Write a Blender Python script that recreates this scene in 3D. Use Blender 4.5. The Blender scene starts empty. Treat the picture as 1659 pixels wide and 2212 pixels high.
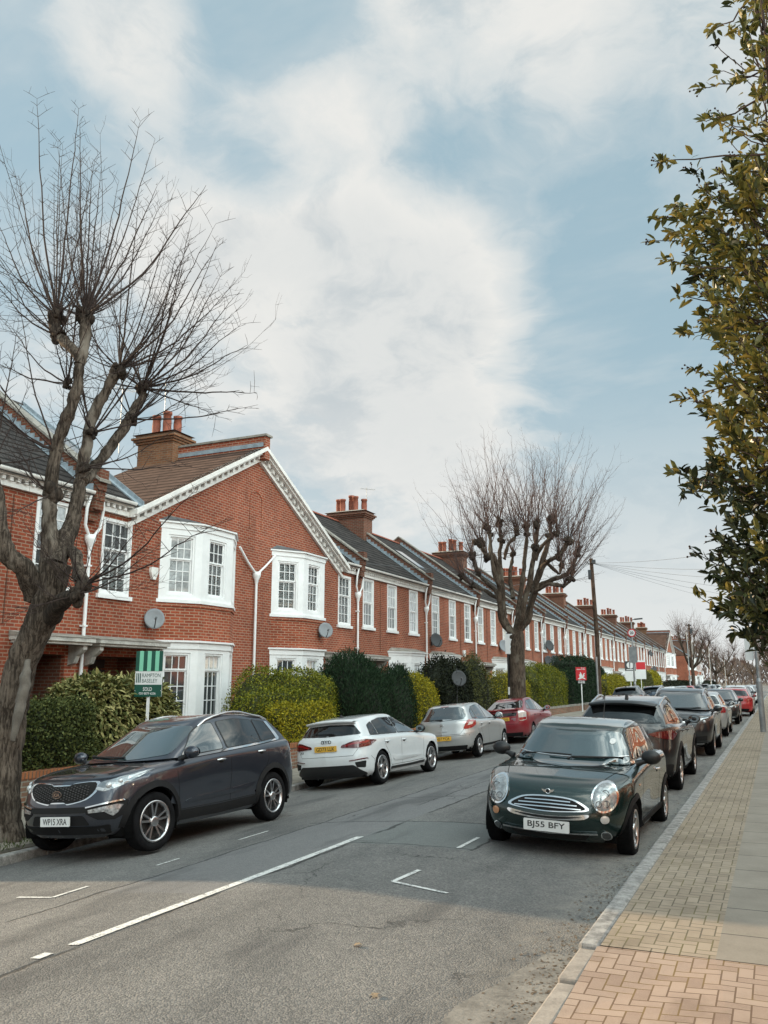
import bpy, bmesh, math, random
import numpy as np
from mathutils import Vector, Matrix
from mathutils.bvhtree import BVHTree
from mathutils.geometry import delaunay_2d_cdt
S = bpy.context.scene
COL = S.collection
R = math.radians
PI = math.pi

# ------------------------------------------------------------------ camera
CAM_H = 1.85
cd = bpy.data.cameras.new('camera')
cd.sensor_fit = 'HORIZONTAL'; cd.sensor_width = 36.0; cd.lens = 36.0 * 1800 / 1659
cd.clip_start = 0.05; cd.clip_end = 6000
cam = bpy.data.objects.new('camera', cd); COL.objects.link(cam)
_r = Vector((0.90802731, 0.41891098, 0.0))
_u = Vector((0.08368949, -0.18140452, 0.97984104))
_f = Vector((-0.41046617, 0.88972243, 0.1997787))
cam.matrix_world = Matrix(((_r.x, _u.x, -_f.x, 0), (_r.y, _u.y, -_f.y, 0), (_r.z, _u.z, -_f.z, CAM_H), (0, 0, 0, 1)))
S.camera = cam
S.view_settings.view_transform = 'Standard'
try: S.view_settings.look = 'None'
except Exception: pass
S.view_settings.gamma = 1.0
S.view_settings.use_curve_mapping = False
S.view_settings.exposure = 0.38
S.cycles.use_denoising = True
S.cycles.max_bounces = 8
S.cycles.transparent_max_bounces = 16
S.cycles.sample_clamp_indirect = 6.0

# ------------------------------------------------------------------ sun and sky
SUN_EL, SUN_H = R(17.5), Vector((-1.0, 0.03, 0)).normalized()
sun_dir = Vector((SUN_H.x * math.cos(SUN_EL), SUN_H.y * math.cos(SUN_EL), math.sin(SUN_EL)))
sl = bpy.data.lights.new('sun', 'SUN'); sl.energy = 5.0; sl.angle = R(0.5); sl.color = (1.0, 0.76, 0.50)
sun = bpy.data.objects.new('sun', sl); COL.objects.link(sun)
sun.rotation_euler = (-sun_dir).to_track_quat('-Z', 'Y').to_euler()
W = bpy.data.worlds.new("World"); S.world = W; W.use_nodes = True

class NT:
    """small helper around a node tree"""
    def __init__(s, tree): s.t = tree; s.n = tree.nodes; s.l = tree.links
    def node(s, typ, **kw):
        n = s.n.new(typ)
        for k, v in kw.items(): setattr(n, k, v)
        return n
    def put(s, sock, v):
        if hasattr(v, 'is_output') or isinstance(v, bpy.types.NodeSocket): s.l.new(v, sock)
        elif isinstance(v, (tuple, list)) and sock.type == 'RGBA' and len(v) == 3: sock.default_value = (*v, 1)
        else: sock.default_value = v
    def m(s, op, a, b=None, c=None, clamp=False):
        n = s.node('ShaderNodeMath', operation=op, use_clamp=clamp)
        s.put(n.inputs[0], a)
        if b is not None: s.put(n.inputs[1], b)
        if c is not None: s.put(n.inputs[2], c)
        return n.outputs[0]
    def vm(s, op, a, b=None, sc=None):
        n = s.node('ShaderNodeVectorMath', operation=op)
        s.put(n.inputs[0], a)
        if b is not None: s.put(n.inputs[1], b)
        if sc is not None: s.put(n.inputs['Scale'], sc)
        return n.outputs['Value'] if op in ('DOT_PRODUCT', 'LENGTH', 'DISTANCE') else n.outputs[0]
    def mix(s, f, a, b, blend='MIX'):
        n = s.node('ShaderNodeMix', data_type='RGBA', blend_type=blend, clamp_factor=True)
        s.put(n.inputs['Factor'], f); s.put(n.inputs[6], a); s.put(n.inputs[7], b)
        return n.outputs[2]
    def ramp(s, f, pts, interp='LINEAR'):
        n = s.node('ShaderNodeValToRGB'); cr = n.color_ramp; cr.interpolation = interp
        while len(cr.elements) < len(pts): cr.elements.new(0.5)
        for e, (p, c) in zip(cr.elements, pts):
            e.position = p; e.color = (c, c, c, 1) if isinstance(c, (int, float)) else (*c, 1)
        s.put(n.inputs[0], f); return n.outputs[0]
    def noise(s, vec, scale, detail=3, rough=0.5, dist=0.0, out='Fac', dim='3D'):
        n = s.node('ShaderNodeTexNoise', noise_dimensions=dim)
        s.put(n.inputs['Vector'], vec); n.inputs['Scale'].default_value = scale
        n.inputs['Detail'].default_value = detail; n.inputs['Roughness'].default_value = rough
        n.inputs['Distortion'].default_value = dist
        return n.outputs[out]
    def sep(s, v):
        n = s.node('ShaderNodeSeparateXYZ'); s.put(n.inputs[0], v); return n.outputs
    def comb(s, x, y, z):
        n = s.node('ShaderNodeCombineXYZ')
        for i, v in enumerate((x, y, z)): s.put(n.inputs[i], v)
        return n.outputs[0]
    def smooth(s, v, a, b):
        n = s.node('ShaderNodeMapRange', interpolation_type='SMOOTHSTEP')
        s.put(n.inputs[0], v); n.inputs[1].default_value = a; n.inputs[2].default_value = b
        return n.outputs[0]

def build_world():
    t = NT(W.node_tree); t.n.clear()
    out = t.node('ShaderNodeOutputWorld'); bg = t.node('ShaderNodeBackground')
    sky = t.node('ShaderNodeTexSky', sky_type='NISHITA')
    sky.sun_disc = False; sky.sun_elevation = SUN_EL
    sky.sun_rotation = math.atan2(SUN_H.x, SUN_H.y)
    sky.air_density = 1.0; sky.dust_density = 1.5; sky.ozone_density = 1.6
    d = t.node('ShaderNodeTexCoord').outputs['Generated']
    d = t.vm('NORMALIZE', d)
    x, y, z = t.sep(d)
    zz = t.m('MAXIMUM', z, 0.0)
    k = t.m('DIVIDE', 1.0, t.m('ADD', zz, 0.30))
    pl = t.comb(t.m('MULTIPLY', x, k), t.m('MULTIPLY', y, k), t.m('MULTIPLY', zz, 0.6))   # flattened cloud-deck coordinates
    warp = t.noise(pl, 2.2, 4, 0.55, 0, 'Color')
    plw = t.vm('ADD', pl, t.vm('SCALE', t.vm('SUBTRACT', warp, (0.5, 0.5, 0.5)), None, 0.35))
    n1 = t.noise(plw, 1.55, 8, 0.58)
    n2 = t.noise(t.vm('ADD', plw, (5.2, 1.3, 0)), 4.5, 7, 0.62)
    n3 = t.noise(t.vm('ADD', pl, (2.1, 7.7, 0)), 0.9, 4, 0.5)
    blobs = None
    for (v, rad, amp) in CLOUDS:
        c = t.vm('DISTANCE', d, v)
        e = t.m('MULTIPLY', t.m('SUBTRACT', 1.0, t.smooth(c, 0.0, rad)), amp)
        blobs = e if blobs is None else t.m('ADD', blobs, e)
    dens = t.m('ADD', t.m('ADD', t.m('MULTIPLY', n1, 0.84), t.m('MULTIPLY', n2, 0.50)), t.m('MULTIPLY', blobs, 0.62))
    mask = t.ramp(dens, [(0.62, 0.0), (0.72, 0.26), (0.80, 0.62), (0.93, 0.95)])
    thin = t.m('MULTIPLY', t.smooth(t.noise(t.vm('MULTIPLY', pl, (1.0, 2.2, 1.0)), 1.2, 6, 0.6), 0.42, 0.75), 0.55)
    mask = t.m('MAXIMUM', mask, thin)
    low = t.m('SUBTRACT', 1.0, t.smooth(z, 0.02, 0.40))
    mask = t.m('MAXIMUM', mask, t.m('MULTIPLY', low, 0.92))
    shade = t.m('ADD', t.m('MULTIPLY', t.smooth(t.m('SUBTRACT', n2, t.m('MULTIPLY', n3, 0.5)), 0.10, 0.36), 0.75),
                t.m('MULTIPLY', t.m('SUBTRACT', 1.0, t.smooth(dens, 0.72, 1.15)), 0.5))
    cloud = t.mix(shade, (0.40, 0.445, 0.47), (0.655, 0.65, 0.625))
    cloud = t.mix(t.m('MULTIPLY', low, 0.75), cloud, (0.60, 0.615, 0.61))
    skyc = t.vm('SCALE', sky.outputs[0], None, SKY_K)
    skyc = t.mix(0.80, skyc, (0.325, 0.455, 0.515))
    col = t.mix(mask, skyc, cloud)
    # added fill: unseen sky high on the right is brightened to light the shade
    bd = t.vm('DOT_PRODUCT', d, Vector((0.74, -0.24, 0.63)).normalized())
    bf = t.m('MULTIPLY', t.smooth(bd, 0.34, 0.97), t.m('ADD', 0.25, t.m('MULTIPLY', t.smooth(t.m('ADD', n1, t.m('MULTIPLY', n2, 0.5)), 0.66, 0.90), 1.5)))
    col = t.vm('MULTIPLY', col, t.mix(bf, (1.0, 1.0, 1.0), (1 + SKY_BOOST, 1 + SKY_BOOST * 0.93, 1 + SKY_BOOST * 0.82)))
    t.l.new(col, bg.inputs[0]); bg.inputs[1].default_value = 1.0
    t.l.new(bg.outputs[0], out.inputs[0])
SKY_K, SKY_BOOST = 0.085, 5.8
def _dir(u, v):
    q = (u - 829.5) * _r + (1106 - v) * _u + 1800 * _f
    return tuple(q.normalized())
CLOUDS = [(_dir(300, 110), 0.17, 0.40), (_dir(640, 20), 0.13, -0.34), (_dir(640, 165), 0.11, 0.40), (_dir(470, 480), 0.14, 0.30), (_dir(720, 620), 0.30, 0.34), (_dir(950, 560), 0.2, 0.22),
          (_dir(760, 800), 0.3, 0.25), (_dir(1000, 830), 0.25, 0.25), (_dir(900, 30), 0.20, 0.34), (_dir(200, 640), 0.2, 0.2), (_dir(820, 280), 0.07, 0.22), (_dir(700, 470), 0.12, 0.2), (_dir(420, 520), 0.1, 0.16),
          (_dir(1150, 180), 0.22, 0.12), (_dir(1300, 60), 0.16, 0.12), (_dir(950, 270), 0.17, -0.40), (_dir(430, 330), 0.13, -0.35), (_dir(1250, 620), 0.17, -0.36), (_dir(60, 300), 0.14, -0.3), (_dir(620, 400), 0.1, -0.25),
          (_dir(1380, 330), 0.18, -0.1), (_dir(600, 20), 0.1, -0.35)]
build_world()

# ------------------------------------------------------------------ materials
MATS = {}
def new_mat(name):
    m = bpy.data.materials.new(name); m.use_nodes = True
    t = NT(m.node_tree); b = t.n['Principled BSDF']
    MATS[name] = m
    return m, t, b
def setp(b, **kw):
    names = dict(color='Base Color', rough='Roughness', metal='Metallic', spec='Specular IOR Level', coat='Coat Weight', coatr='Coat Roughness',
                 emis='Emission Color', emiss='Emission Strength', alpha='Alpha', trans='Transmission Weight', ior='IOR', sss='Subsurface Weight', sheen='Sheen Weight')
    for k, v in kw.items():
        s = b.inputs[names[k]]
        s.default_value = (*v, 1) if isinstance(v, tuple) and len(v) == 3 else v
def plain(name, color, rough=0.6, metal=0.0, var=0.0, vscale=3.0, bump=0.0, bscale=30.0, **kw):
    if name in MATS: return MATS[name]
    m, t, b = new_mat(name); setp(b, color=color, rough=rough, metal=metal, **kw)
    co = t.node('ShaderNodeTexCoord').outputs['Object']
    if var:
        n = t.noise(co, vscale, 5, 0.6)
        n2 = t.noise(co, vscale * 7, 3, 0.6)
        f = t.m('ADD', t.m('MULTIPLY', n, 0.7), t.m('MULTIPLY', n2, 0.3))
        lo = tuple(c * (1 - var) for c in color); hi = tuple(min(1, c * (1 + var * 0.8)) for c in color)
        t.put(b.inputs['Base Color'], t.mix(t.smooth(f, 0.3, 0.7), lo, hi))
    if bump:
        bp = t.node('ShaderNodeBump'); bp.inputs['Strength'].default_value = bump; bp.inputs['Distance'].default_value = 0.01
        t.put(bp.inputs['Height'], t.noise(co, bscale, 4, 0.6)); t.l.new(bp.outputs[0], b.inputs['Normal'])
    return m
def box_uv(t):
    """object-space (u, v) for vertical faces: along the wall and up"""
    g = t.node('ShaderNodeTexCoord')
    x, y, z = t.sep(g.outputs['Object'])
    nx, ny, nz = t.sep(t.vm('ABSOLUTE', g.outputs['Normal']))
    use = t.m('GREATER_THAN', ny, t.m('MULTIPLY', nx, 1.25))
    use2 = t.m('GREATER_THAN', nz, 0.8)
    u = t.m('ADD', t.m('MULTIPLY', y, t.m('SUBTRACT', 1.0, use)), t.m('MULTIPLY', x, use))
    v = t.m('ADD', t.m('MULTIPLY', z, t.m('SUBTRACT', 1.0, use2)), t.m('MULTIPLY', x, use2))
    return u, v, g.outputs['Object']
def brick(name, c1, c2, mortar, bw=0.225, bh=0.078, ms=0.012, var=0.5, dirt=0.4, bump=0.5):
    if name in MATS: return MATS[name]
    m, t, b = new_mat(name); setp(b, rough=0.88, spec=0.2)
    u, v, co = box_uv(t)
    n = t.node('ShaderNodeTexBrick'); n.offset = 0.5
    t.put(n.inputs['Vector'], t.comb(u, v, 0.0))
    n.inputs['Scale'].default_value = 1.0; n.inputs['Mortar Size'].default_value = ms; n.inputs['Mortar Smooth'].default_value = 0.25
    n.inputs['Brick Width'].default_value = bw; n.inputs['Row Height'].default_value = bh; n.inputs['Bias'].default_value = -0.1
    t.put(n.inputs['Color1'], c1); t.put(n.inputs['Color2'], c2); t.put(n.inputs['Mortar'], mortar)
    big = t.noise(co, 0.55, 5, 0.6); med = t.noise(co, 5.0, 4, 0.6); fine = t.noise(co, 40, 3, 0.6)
    f = t.m('ADD', t.m('ADD', t.m('MULTIPLY', big, 0.5), t.m('MULTIPLY', med, 0.3)), t.m('MULTIPLY', fine, 0.2))
    c = t.mix(1.0, n.outputs['Color'], t.ramp(f, [(0.3, 1 - var), (0.7, 1 + var * 0.35)]), 'MULTIPLY')
    st = t.smooth(t.noise(t.vm('MULTIPLY', co, (1, 1, 0.25)), 1.3, 5, 0.65), 0.52, 0.75)
    c = t.mix(t.m('MULTIPLY', st, dirt), c, tuple(x * 0.45 + 0.02 for x in c1))
    oi = t.node('ShaderNodeObjectInfo').outputs['Random']; c = t.mix(1.0, c, t.ramp(oi, [(0.0, (0.90, 0.91, 0.92)), (0.5, (1.0, 1.0, 1.0)), (1.0, (1.08, 1.03, 0.97))]), 'MULTIPLY')
    run = t.m('MULTIPLY', t.smooth(t.noise(t.vm('MULTIPLY', co, (1, 3.0, 0.18)), 1.0, 5, 0.7), 0.54, 0.74), dirt * 0.9); c = t.mix(run, c, tuple(x * 0.35 + 0.012 for x in c1))
    t.put(b.inputs['Base Color'], c)
    bp = t.node('ShaderNodeBump'); bp.inputs['Strength'].default_value = bump; bp.inputs['Distance'].default_value = 0.012
    t.put(bp.inputs['Height'], t.m('ADD', t.m('MULTIPLY', t.m('SUBTRACT', 1.0, n.outputs['Fac']), 0.8), t.m('MULTIPLY', fine, 0.3)))
    t.l.new(bp.outputs[0], b.inputs['Normal'])
    return m
def tiles(name, c1, c2, axis='x'):
    """interlocking roof tiles: rows across the slope (object z) and rolls along it"""
    if name in MATS: return MATS[name]
    m, t, b = new_mat(name); setp(b, rough=0.85, spec=0.08)
    co = t.node('ShaderNodeTexCoord').outputs['Object']; x, y, z = t.sep(co)
    al = y if axis == 'x' else x
    rows = t.m('FRACT', t.m('MULTIPLY', z, 1 / 0.19)); cols = t.m('FRACT', t.m('ADD', t.m('MULTIPLY', al, 1 / 0.30), t.m('MULTIPLY', t.m('FLOOR', t.m('MULTIPLY', z, 1 / 0.19)), 0.5)))
    edge = t.ramp(rows, [(0.0, 0.05), (0.22, 0.5), (0.34, 1.0), (1.0, 0.9)])
    roll = t.ramp(cols, [(0.0, 0.55), (0.12, 1.0), (0.5, 0.85), (1.0, 1.0)])
    cell = t.noise(t.comb(t.m('FLOOR', t.m('MULTIPLY', al, 1 / 0.30)), t.m('FLOOR', t.m('MULTIPLY', z, 1 / 0.19)), 0.0), 3.3, 0)
    n = t.noise(co, 2.5, 5, 0.65)
    c = t.mix(t.smooth(t.m('ADD', t.m('MULTIPLY', n, 0.6), t.m('MULTIPLY', cell, 0.4)), 0.3, 0.7), c1, c2)
    c = t.mix(1.0, c, t.m('MULTIPLY', edge, roll), 'MULTIPLY')
    t.put(b.inputs['Base Color'], c)
    bp = t.node('ShaderNodeBump'); bp.inputs['Strength'].default_value = 0.7; bp.inputs['Distance'].default_value = 0.03
    t.put(bp.inputs['Height'], t.m('MULTIPLY', edge, roll)); t.l.new(bp.outputs[0], b.inputs['Normal'])
    return m
def leafmat(name, cols, rough=0.6, trans=0.0, spec=0.14):
    """leaf colours vary leaf by leaf"""
    if name in MATS: return MATS[name]
    m, t, b = new_mat(name); setp(b, rough=rough, spec=spec)
    g = t.node('ShaderNodeNewGeometry'); ri = g.outputs['Random Per Island']
    co = t.node('ShaderNodeTexCoord').outputs['Object']
    f = t.m('ADD', t.m('MULTIPLY', ri, 0.7), t.m('MULTIPLY', t.noise(co, 1.8, 3), 0.3))
    pts = [(0.15 + 0.7 * i / max(1, len(cols) - 1), c) for i, c in enumerate(cols)]
    c = t.ramp(f, pts); t.put(b.inputs['Base Color'], c)
    if trans:
        tr = t.node('ShaderNodeBsdfTranslucent'); t.put(tr.inputs[0], c); mx = t.node('ShaderNodeMixShader'); mx.inputs[0].default_value = trans
        t.l.new(b.outputs[0], mx.inputs[1]); t.l.new(tr.outputs[0], mx.inputs[2]); t.l.new(mx.outputs[0], t.n['Material Output'].inputs[0])
    return m
def paint(name, color, metal=0.0, rough=0.35, flake=0.0, dirt=0.12):
    if name in MATS: return MATS[name]
    m, t, b = new_mat(name); setp(b, color=color, rough=rough, metal=metal, coat=1.0, coatr=0.035, spec=0.5)
    co = t.node('ShaderNodeTexCoord').outputs['Object']; x, y, z = t.sep(co)
    n = t.noise(co, 3.0, 5, 0.65); f2 = t.noise(co, 60, 2, 0.5)
    grime = t.m('MULTIPLY', t.m('SUBTRACT', 1.0, t.smooth(z, 0.2, 0.75)), dirt * 3)
    f = t.m('ADD', t.m('MULTIPLY', t.smooth(n, 0.4, 0.75), dirt), t.m('MULTIPLY', grime, t.smooth(f2, 0.25, 0.7)))
    c = t.mix(f, color, (0.16, 0.15, 0.135)); t.put(b.inputs['Base Color'], c)
    t.put(b.inputs['Coat Roughness'], t.m('ADD', 0.02, t.m('MULTIPLY', f, 0.35)))
    return m

BRICK = brick('red_brick', (0.375, 0.088, 0.044), (0.255, 0.058, 0.033), (0.42, 0.28, 0.20))
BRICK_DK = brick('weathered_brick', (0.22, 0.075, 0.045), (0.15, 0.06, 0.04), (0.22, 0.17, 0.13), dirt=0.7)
BRICK_YE = brick('stock_brick', (0.27, 0.125, 0.065), (0.17, 0.08, 0.048), (0.23, 0.17, 0.12), dirt=0.6)
BRICK_GW = brick('garden_wall_brick', (0.30, 0.13, 0.08), (0.22, 0.14, 0.10), (0.30, 0.27, 0.22), dirt=0.5)
COPE = brick('orange_coping', (0.46, 0.17, 0.07), (0.36, 0.13, 0.06), (0.16, 0.11, 0.08), bw=0.075, bh=0.4)
WHITE = plain('white_paint', (0.80, 0.81, 0.81), 0.45, var=0.07, vscale=1.5)
TRIM = plain('cornice_paint', (0.74, 0.73, 0.70), 0.55, var=0.16, vscale=2.5)
STONE = plain('weathered_stone', (0.26, 0.24, 0.21), 0.9, var=0.4, vscale=4, bump=0.3)
LEAD = plain('lead_flashing', (0.26, 0.31, 0.345), 0.5, var=0.3, vscale=6)
LEADDK = plain('dark_lead', (0.10, 0.105, 0.11), 0.6, var=0.3, vscale=5)
TERRA = plain('terracotta', (0.25, 0.075, 0.043), 0.8, var=0.3, vscale=6)
TILE = tiles('dark_tiles', (0.038, 0.035, 0.034), (0.080, 0.072, 0.068))
TILEY = tiles('brown_tiles', (0.085, 0.052, 0.040), (0.14, 0.085, 0.065), 'y')
TILEDK = tiles('dark_tiles_side', (0.030, 0.030, 0.034), (0.060, 0.056, 0.056), 'y')
GLASS = plain('window_glass', (0.05, 0.06, 0.065), 0.03, spec=1.0, coat=1.0, ior=1.7)
GLASS_NET = plain('glass_with_net_curtain', (0.40, 0.43, 0.44), 0.05, spec=1.0, coat=1.0, ior=1.8, var=0.45, vscale=2.5)
BLIND = plain('white_shutter', (0.62, 0.64, 0.65), 0.5)
BLACK = plain('black_plastic', (0.012, 0.012, 0.013), 0.45)
MATBLACK = plain('matt_black', (0.008, 0.008, 0.008), 0.9)
DKGREY = plain('dark_grey_metal', (0.06, 0.065, 0.07), 0.5, 0.0, var=0.2)
CHROME = plain('chrome', (0.80, 0.81, 0.82), 0.10, 1.0)
ALLOY = plain('alloy_silver', (0.55, 0.55, 0.56), 0.28, 1.0, var=0.12, vscale=9)
STEELG = plain('galvanised_steel', (0.34, 0.36, 0.37), 0.45, 0.6, var=0.25)
DOOR = plain('dark_door', (0.02, 0.018, 0.02), 0.5)
DARKIN = plain('dim_room', (0.16, 0.165, 0.165), 0.9)

# ------------------------------------------------------------------ mesh builder
class MB:
    def __init__(s): s.v = []; s.f = []; s.mi = []; s.sm = []
    def add(s, verts, faces, mi=0, smooth=False):
        o = len(s.v); s.v.extend([tuple(p) for p in verts])
        for f in faces: s.f.append(tuple(i + o for i in f)); s.mi.append(mi); s.sm.append(smooth)
    def box(s, x0, x1, y0, y1, z0, z1, mi=0):
        v = [(x0, y0, z0), (x1, y0, z0), (x1, y1, z0), (x0, y1, z0), (x0, y0, z1), (x1, y0, z1), (x1, y1, z1), (x0, y1, z1)]
        s.add(v, [(0, 3, 2, 1), (4, 5, 6, 7), (0, 1, 5, 4), (1, 2, 6, 5), (2, 3, 7, 6), (3, 0, 4, 7)], mi)
    def obox(s, c, ax, ay, az, mi=0):
        """oriented box: centre and three half-axis vectors"""
        c, ax, ay, az = map(Vector, (c, ax, ay, az)); v = []
        for k in (-1, 1):
            for (i, j) in ((-1, -1), (1, -1), (1, 1), (-1, 1)): v.append(c + ax * i + ay * j + az * k)
        s.add(v, [(0, 3, 2, 1), (4, 5, 6, 7), (0, 1, 5, 4), (1, 2, 6, 5), (2, 3, 7, 6), (3, 0, 4, 7)], mi)
    def bar(s, a, b, w, h, up=(0, 0, 1), mi=0):
        a, b = Vector(a), Vector(b); d = b - a; n = d.normalized(); side = n.cross(Vector(up))
        if side.length < 1e-5: side = n.cross(Vector((1, 0, 0)))
        side.normalize(); u = side.cross(n)
        s.obox((a + b) / 2, d / 2, side * w / 2, u * h / 2, mi)
    def poly(s, pts, mi=0): s.add(pts, [tuple(range(len(pts)))], mi)
    def prism(s, pts, off, mi=0):
        """planar polygon pts extruded by vector off"""
        n = len(pts); off = Vector(off); a = [Vector(p) for p in pts]; b = [p + off for p in a]
        fs = [tuple(range(n))[::-1], tuple(range(n, 2 * n))] + [(i, (i + 1) % n, (i + 1) % n + n, i + n) for i in range(n)]
        s.add(a + b, fs, mi)
    def tube(s, pts, rad, n=8, mi=0, cap=True, smooth=True):
        pts = [Vector(p) for p in pts]; m = len(pts)
        rad = [rad] * m if isinstance(rad, (int, float)) else rad
        t0 = (pts[1] - pts[0]).normalized(); a = Vector((0, 0, 1)) if abs(t0.z) < 0.9 else Vector((1, 0, 0))
        u = t0.cross(a).normalized(); vs = []
        for i, p in enumerate(pts):
            t = (pts[min(i + 1, m - 1)] - pts[max(i - 1, 0)])
            if t.length < 1e-9: t = t0
            t.normalize(); u = (u - t * u.dot(t))
            if u.length < 1e-6: u = t.orthogonal()
            u.normalize(); w = t.cross(u)
            for k in range(n):
                an = 2 * PI * k / n; vs.append(p + (u * math.cos(an) + w * math.sin(an)) * rad[i])
        fs = [(i * n + k, i * n + (k + 1) % n, (i + 1) * n + (k + 1) % n, (i + 1) * n + k) for i in range(m - 1) for k in range(n)]
        s.add(vs, fs, mi, smooth)
        if cap:
            s.add(vs[:n], [tuple(range(n))[::-1]], mi); s.add(vs[-n:], [tuple(range(n))], mi)
    def lathe(s, prof, c=(0, 0, 0), axis='z', n=20, mi=0, smooth=True, a0=0, a1=2 * PI):
        """profile [(radius, height)] turned about an axis through c"""
        closed = abs(a1 - a0 - 2 * PI) < 1e-6; k = n if closed else n + 1; vs = []
        for (r, h) in prof:
            for i in range(k):
                an = a0 + (a1 - a0) * i / n; p = (r * math.cos(an), r * math.sin(an), h)
                if axis == 'x': p = (p[2], p[0], p[1])
                elif axis == 'y': p = (p[0], p[2], p[1])
                vs.append((p[0] + c[0], p[1] + c[1], p[2] + c[2]))
        fs = [(j * k + i, j * k + (i + 1) % k, (j + 1) * k + (i + 1) % k, (j + 1) * k + i) for j in range(len(prof) - 1) for i in range(k if closed else n)]
        s.add(vs, fs, mi, smooth)
    def ball(s, c, r, n=10, sc=(1, 1, 1), mi=0):
        prof = [(max(1e-4, math.sin(PI * i / n)) * r, -math.cos(PI * i / n) * r) for i in range(n + 1)]
        o = len(s.v); s.lathe(prof, (0, 0, 0), 'z', n + 2, mi)
        for i in range(o, len(s.v)): v = s.v[i]; s.v[i] = (v[0] * sc[0] + c[0], v[1] * sc[1] + c[1], v[2] * sc[2] + c[2])
    def build(s, name, mats, parent=None, loc=None):
        me = bpy.data.meshes.new(name); me.from_pydata([tuple(v) for v in s.v], [], s.f)
        for m in (mats if isinstance(mats, (list, tuple)) else [mats]): me.materials.append(m)
        me.polygons.foreach_set('material_index', s.mi); me.polygons.foreach_set('use_smooth', s.sm)
        me.update()
        return link(name, me, parent, loc)
def link(name, me, parent=None, loc=None):
    o = bpy.data.objects.new(name, me); COL.objects.link(o)
    if parent is not None: o.parent = parent
    if loc is not None: o.location = loc
    return o
def tag(o, label=None, cat=None, group=None, kind=None):
    if label: o['label'] = label
    if cat: o['category'] = cat
    if group: o['group'] = group
    if kind: o['kind'] = kind
    return o
def thing(name, label, cat, loc=(0, 0, 0), rz=0.0, group=None):
    o = bpy.data.objects.new(name, None); COL.objects.link(o); o.empty_display_size = 0.2
    o.location = loc; o.rotation_euler = (0, 0, rz)
    return tag(o, label, cat, group)
def dup(root, loc, rz, label, group=None):
    def cp(o, par):
        c = o.copy(); COL.objects.link(c)
        if par is not None: c.parent = par
        for ch in list(o.children): cp(ch, c)
        return c
    r = cp(root, None); r.location = loc; r.rotation_euler = (0, 0, rz); r['label'] = label
    if group: r['group'] = group
    return r
def text_geo(txt, size, bold=0.0):
    """text as flat mesh in its own xy plane, centred: verts, faces"""
    cu = bpy.data.curves.new('t', 'FONT'); cu.body = txt; cu.size = size; cu.align_x = 'CENTER'; cu.align_y = 'CENTER'; cu.offset = bold; cu.resolution_u = 3
    ob = bpy.data.objects.new('t', cu); COL.objects.link(ob)
    me = bpy.data.meshes.new_from_object(ob.evaluated_get(bpy.context.evaluated_depsgraph_get()))
    v = [tuple(x.co) for x in me.vertices]; f = [tuple(p.vertices) for p in me.polygons]
    bpy.data.objects.remove(ob); bpy.data.curves.remove(cu); bpy.data.meshes.remove(me)
    return v, f
def put_text(mb, txt, size, o, ux, uy, bold=0.0, mi=0, fit=None, fith=None):
    v, f = text_geo(txt, size, bold)
    if not v: return
    xs = [p[0] for p in v]; ys = [p[1] for p in v]; cx = (max(xs) + min(xs)) / 2; cy = (max(ys) + min(ys)) / 2
    kx = fit / (max(xs) - min(xs)) if fit else 1.0; ky = fith / (max(ys) - min(ys)) if fith else 1.0
    o, ux, uy = Vector(o), Vector(ux), Vector(uy)
    mb.add([o + ux * (p[0] - cx) * kx + uy * (p[1] - cy) * ky for p in v], f, mi)
rnd = random.Random(7)
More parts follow.
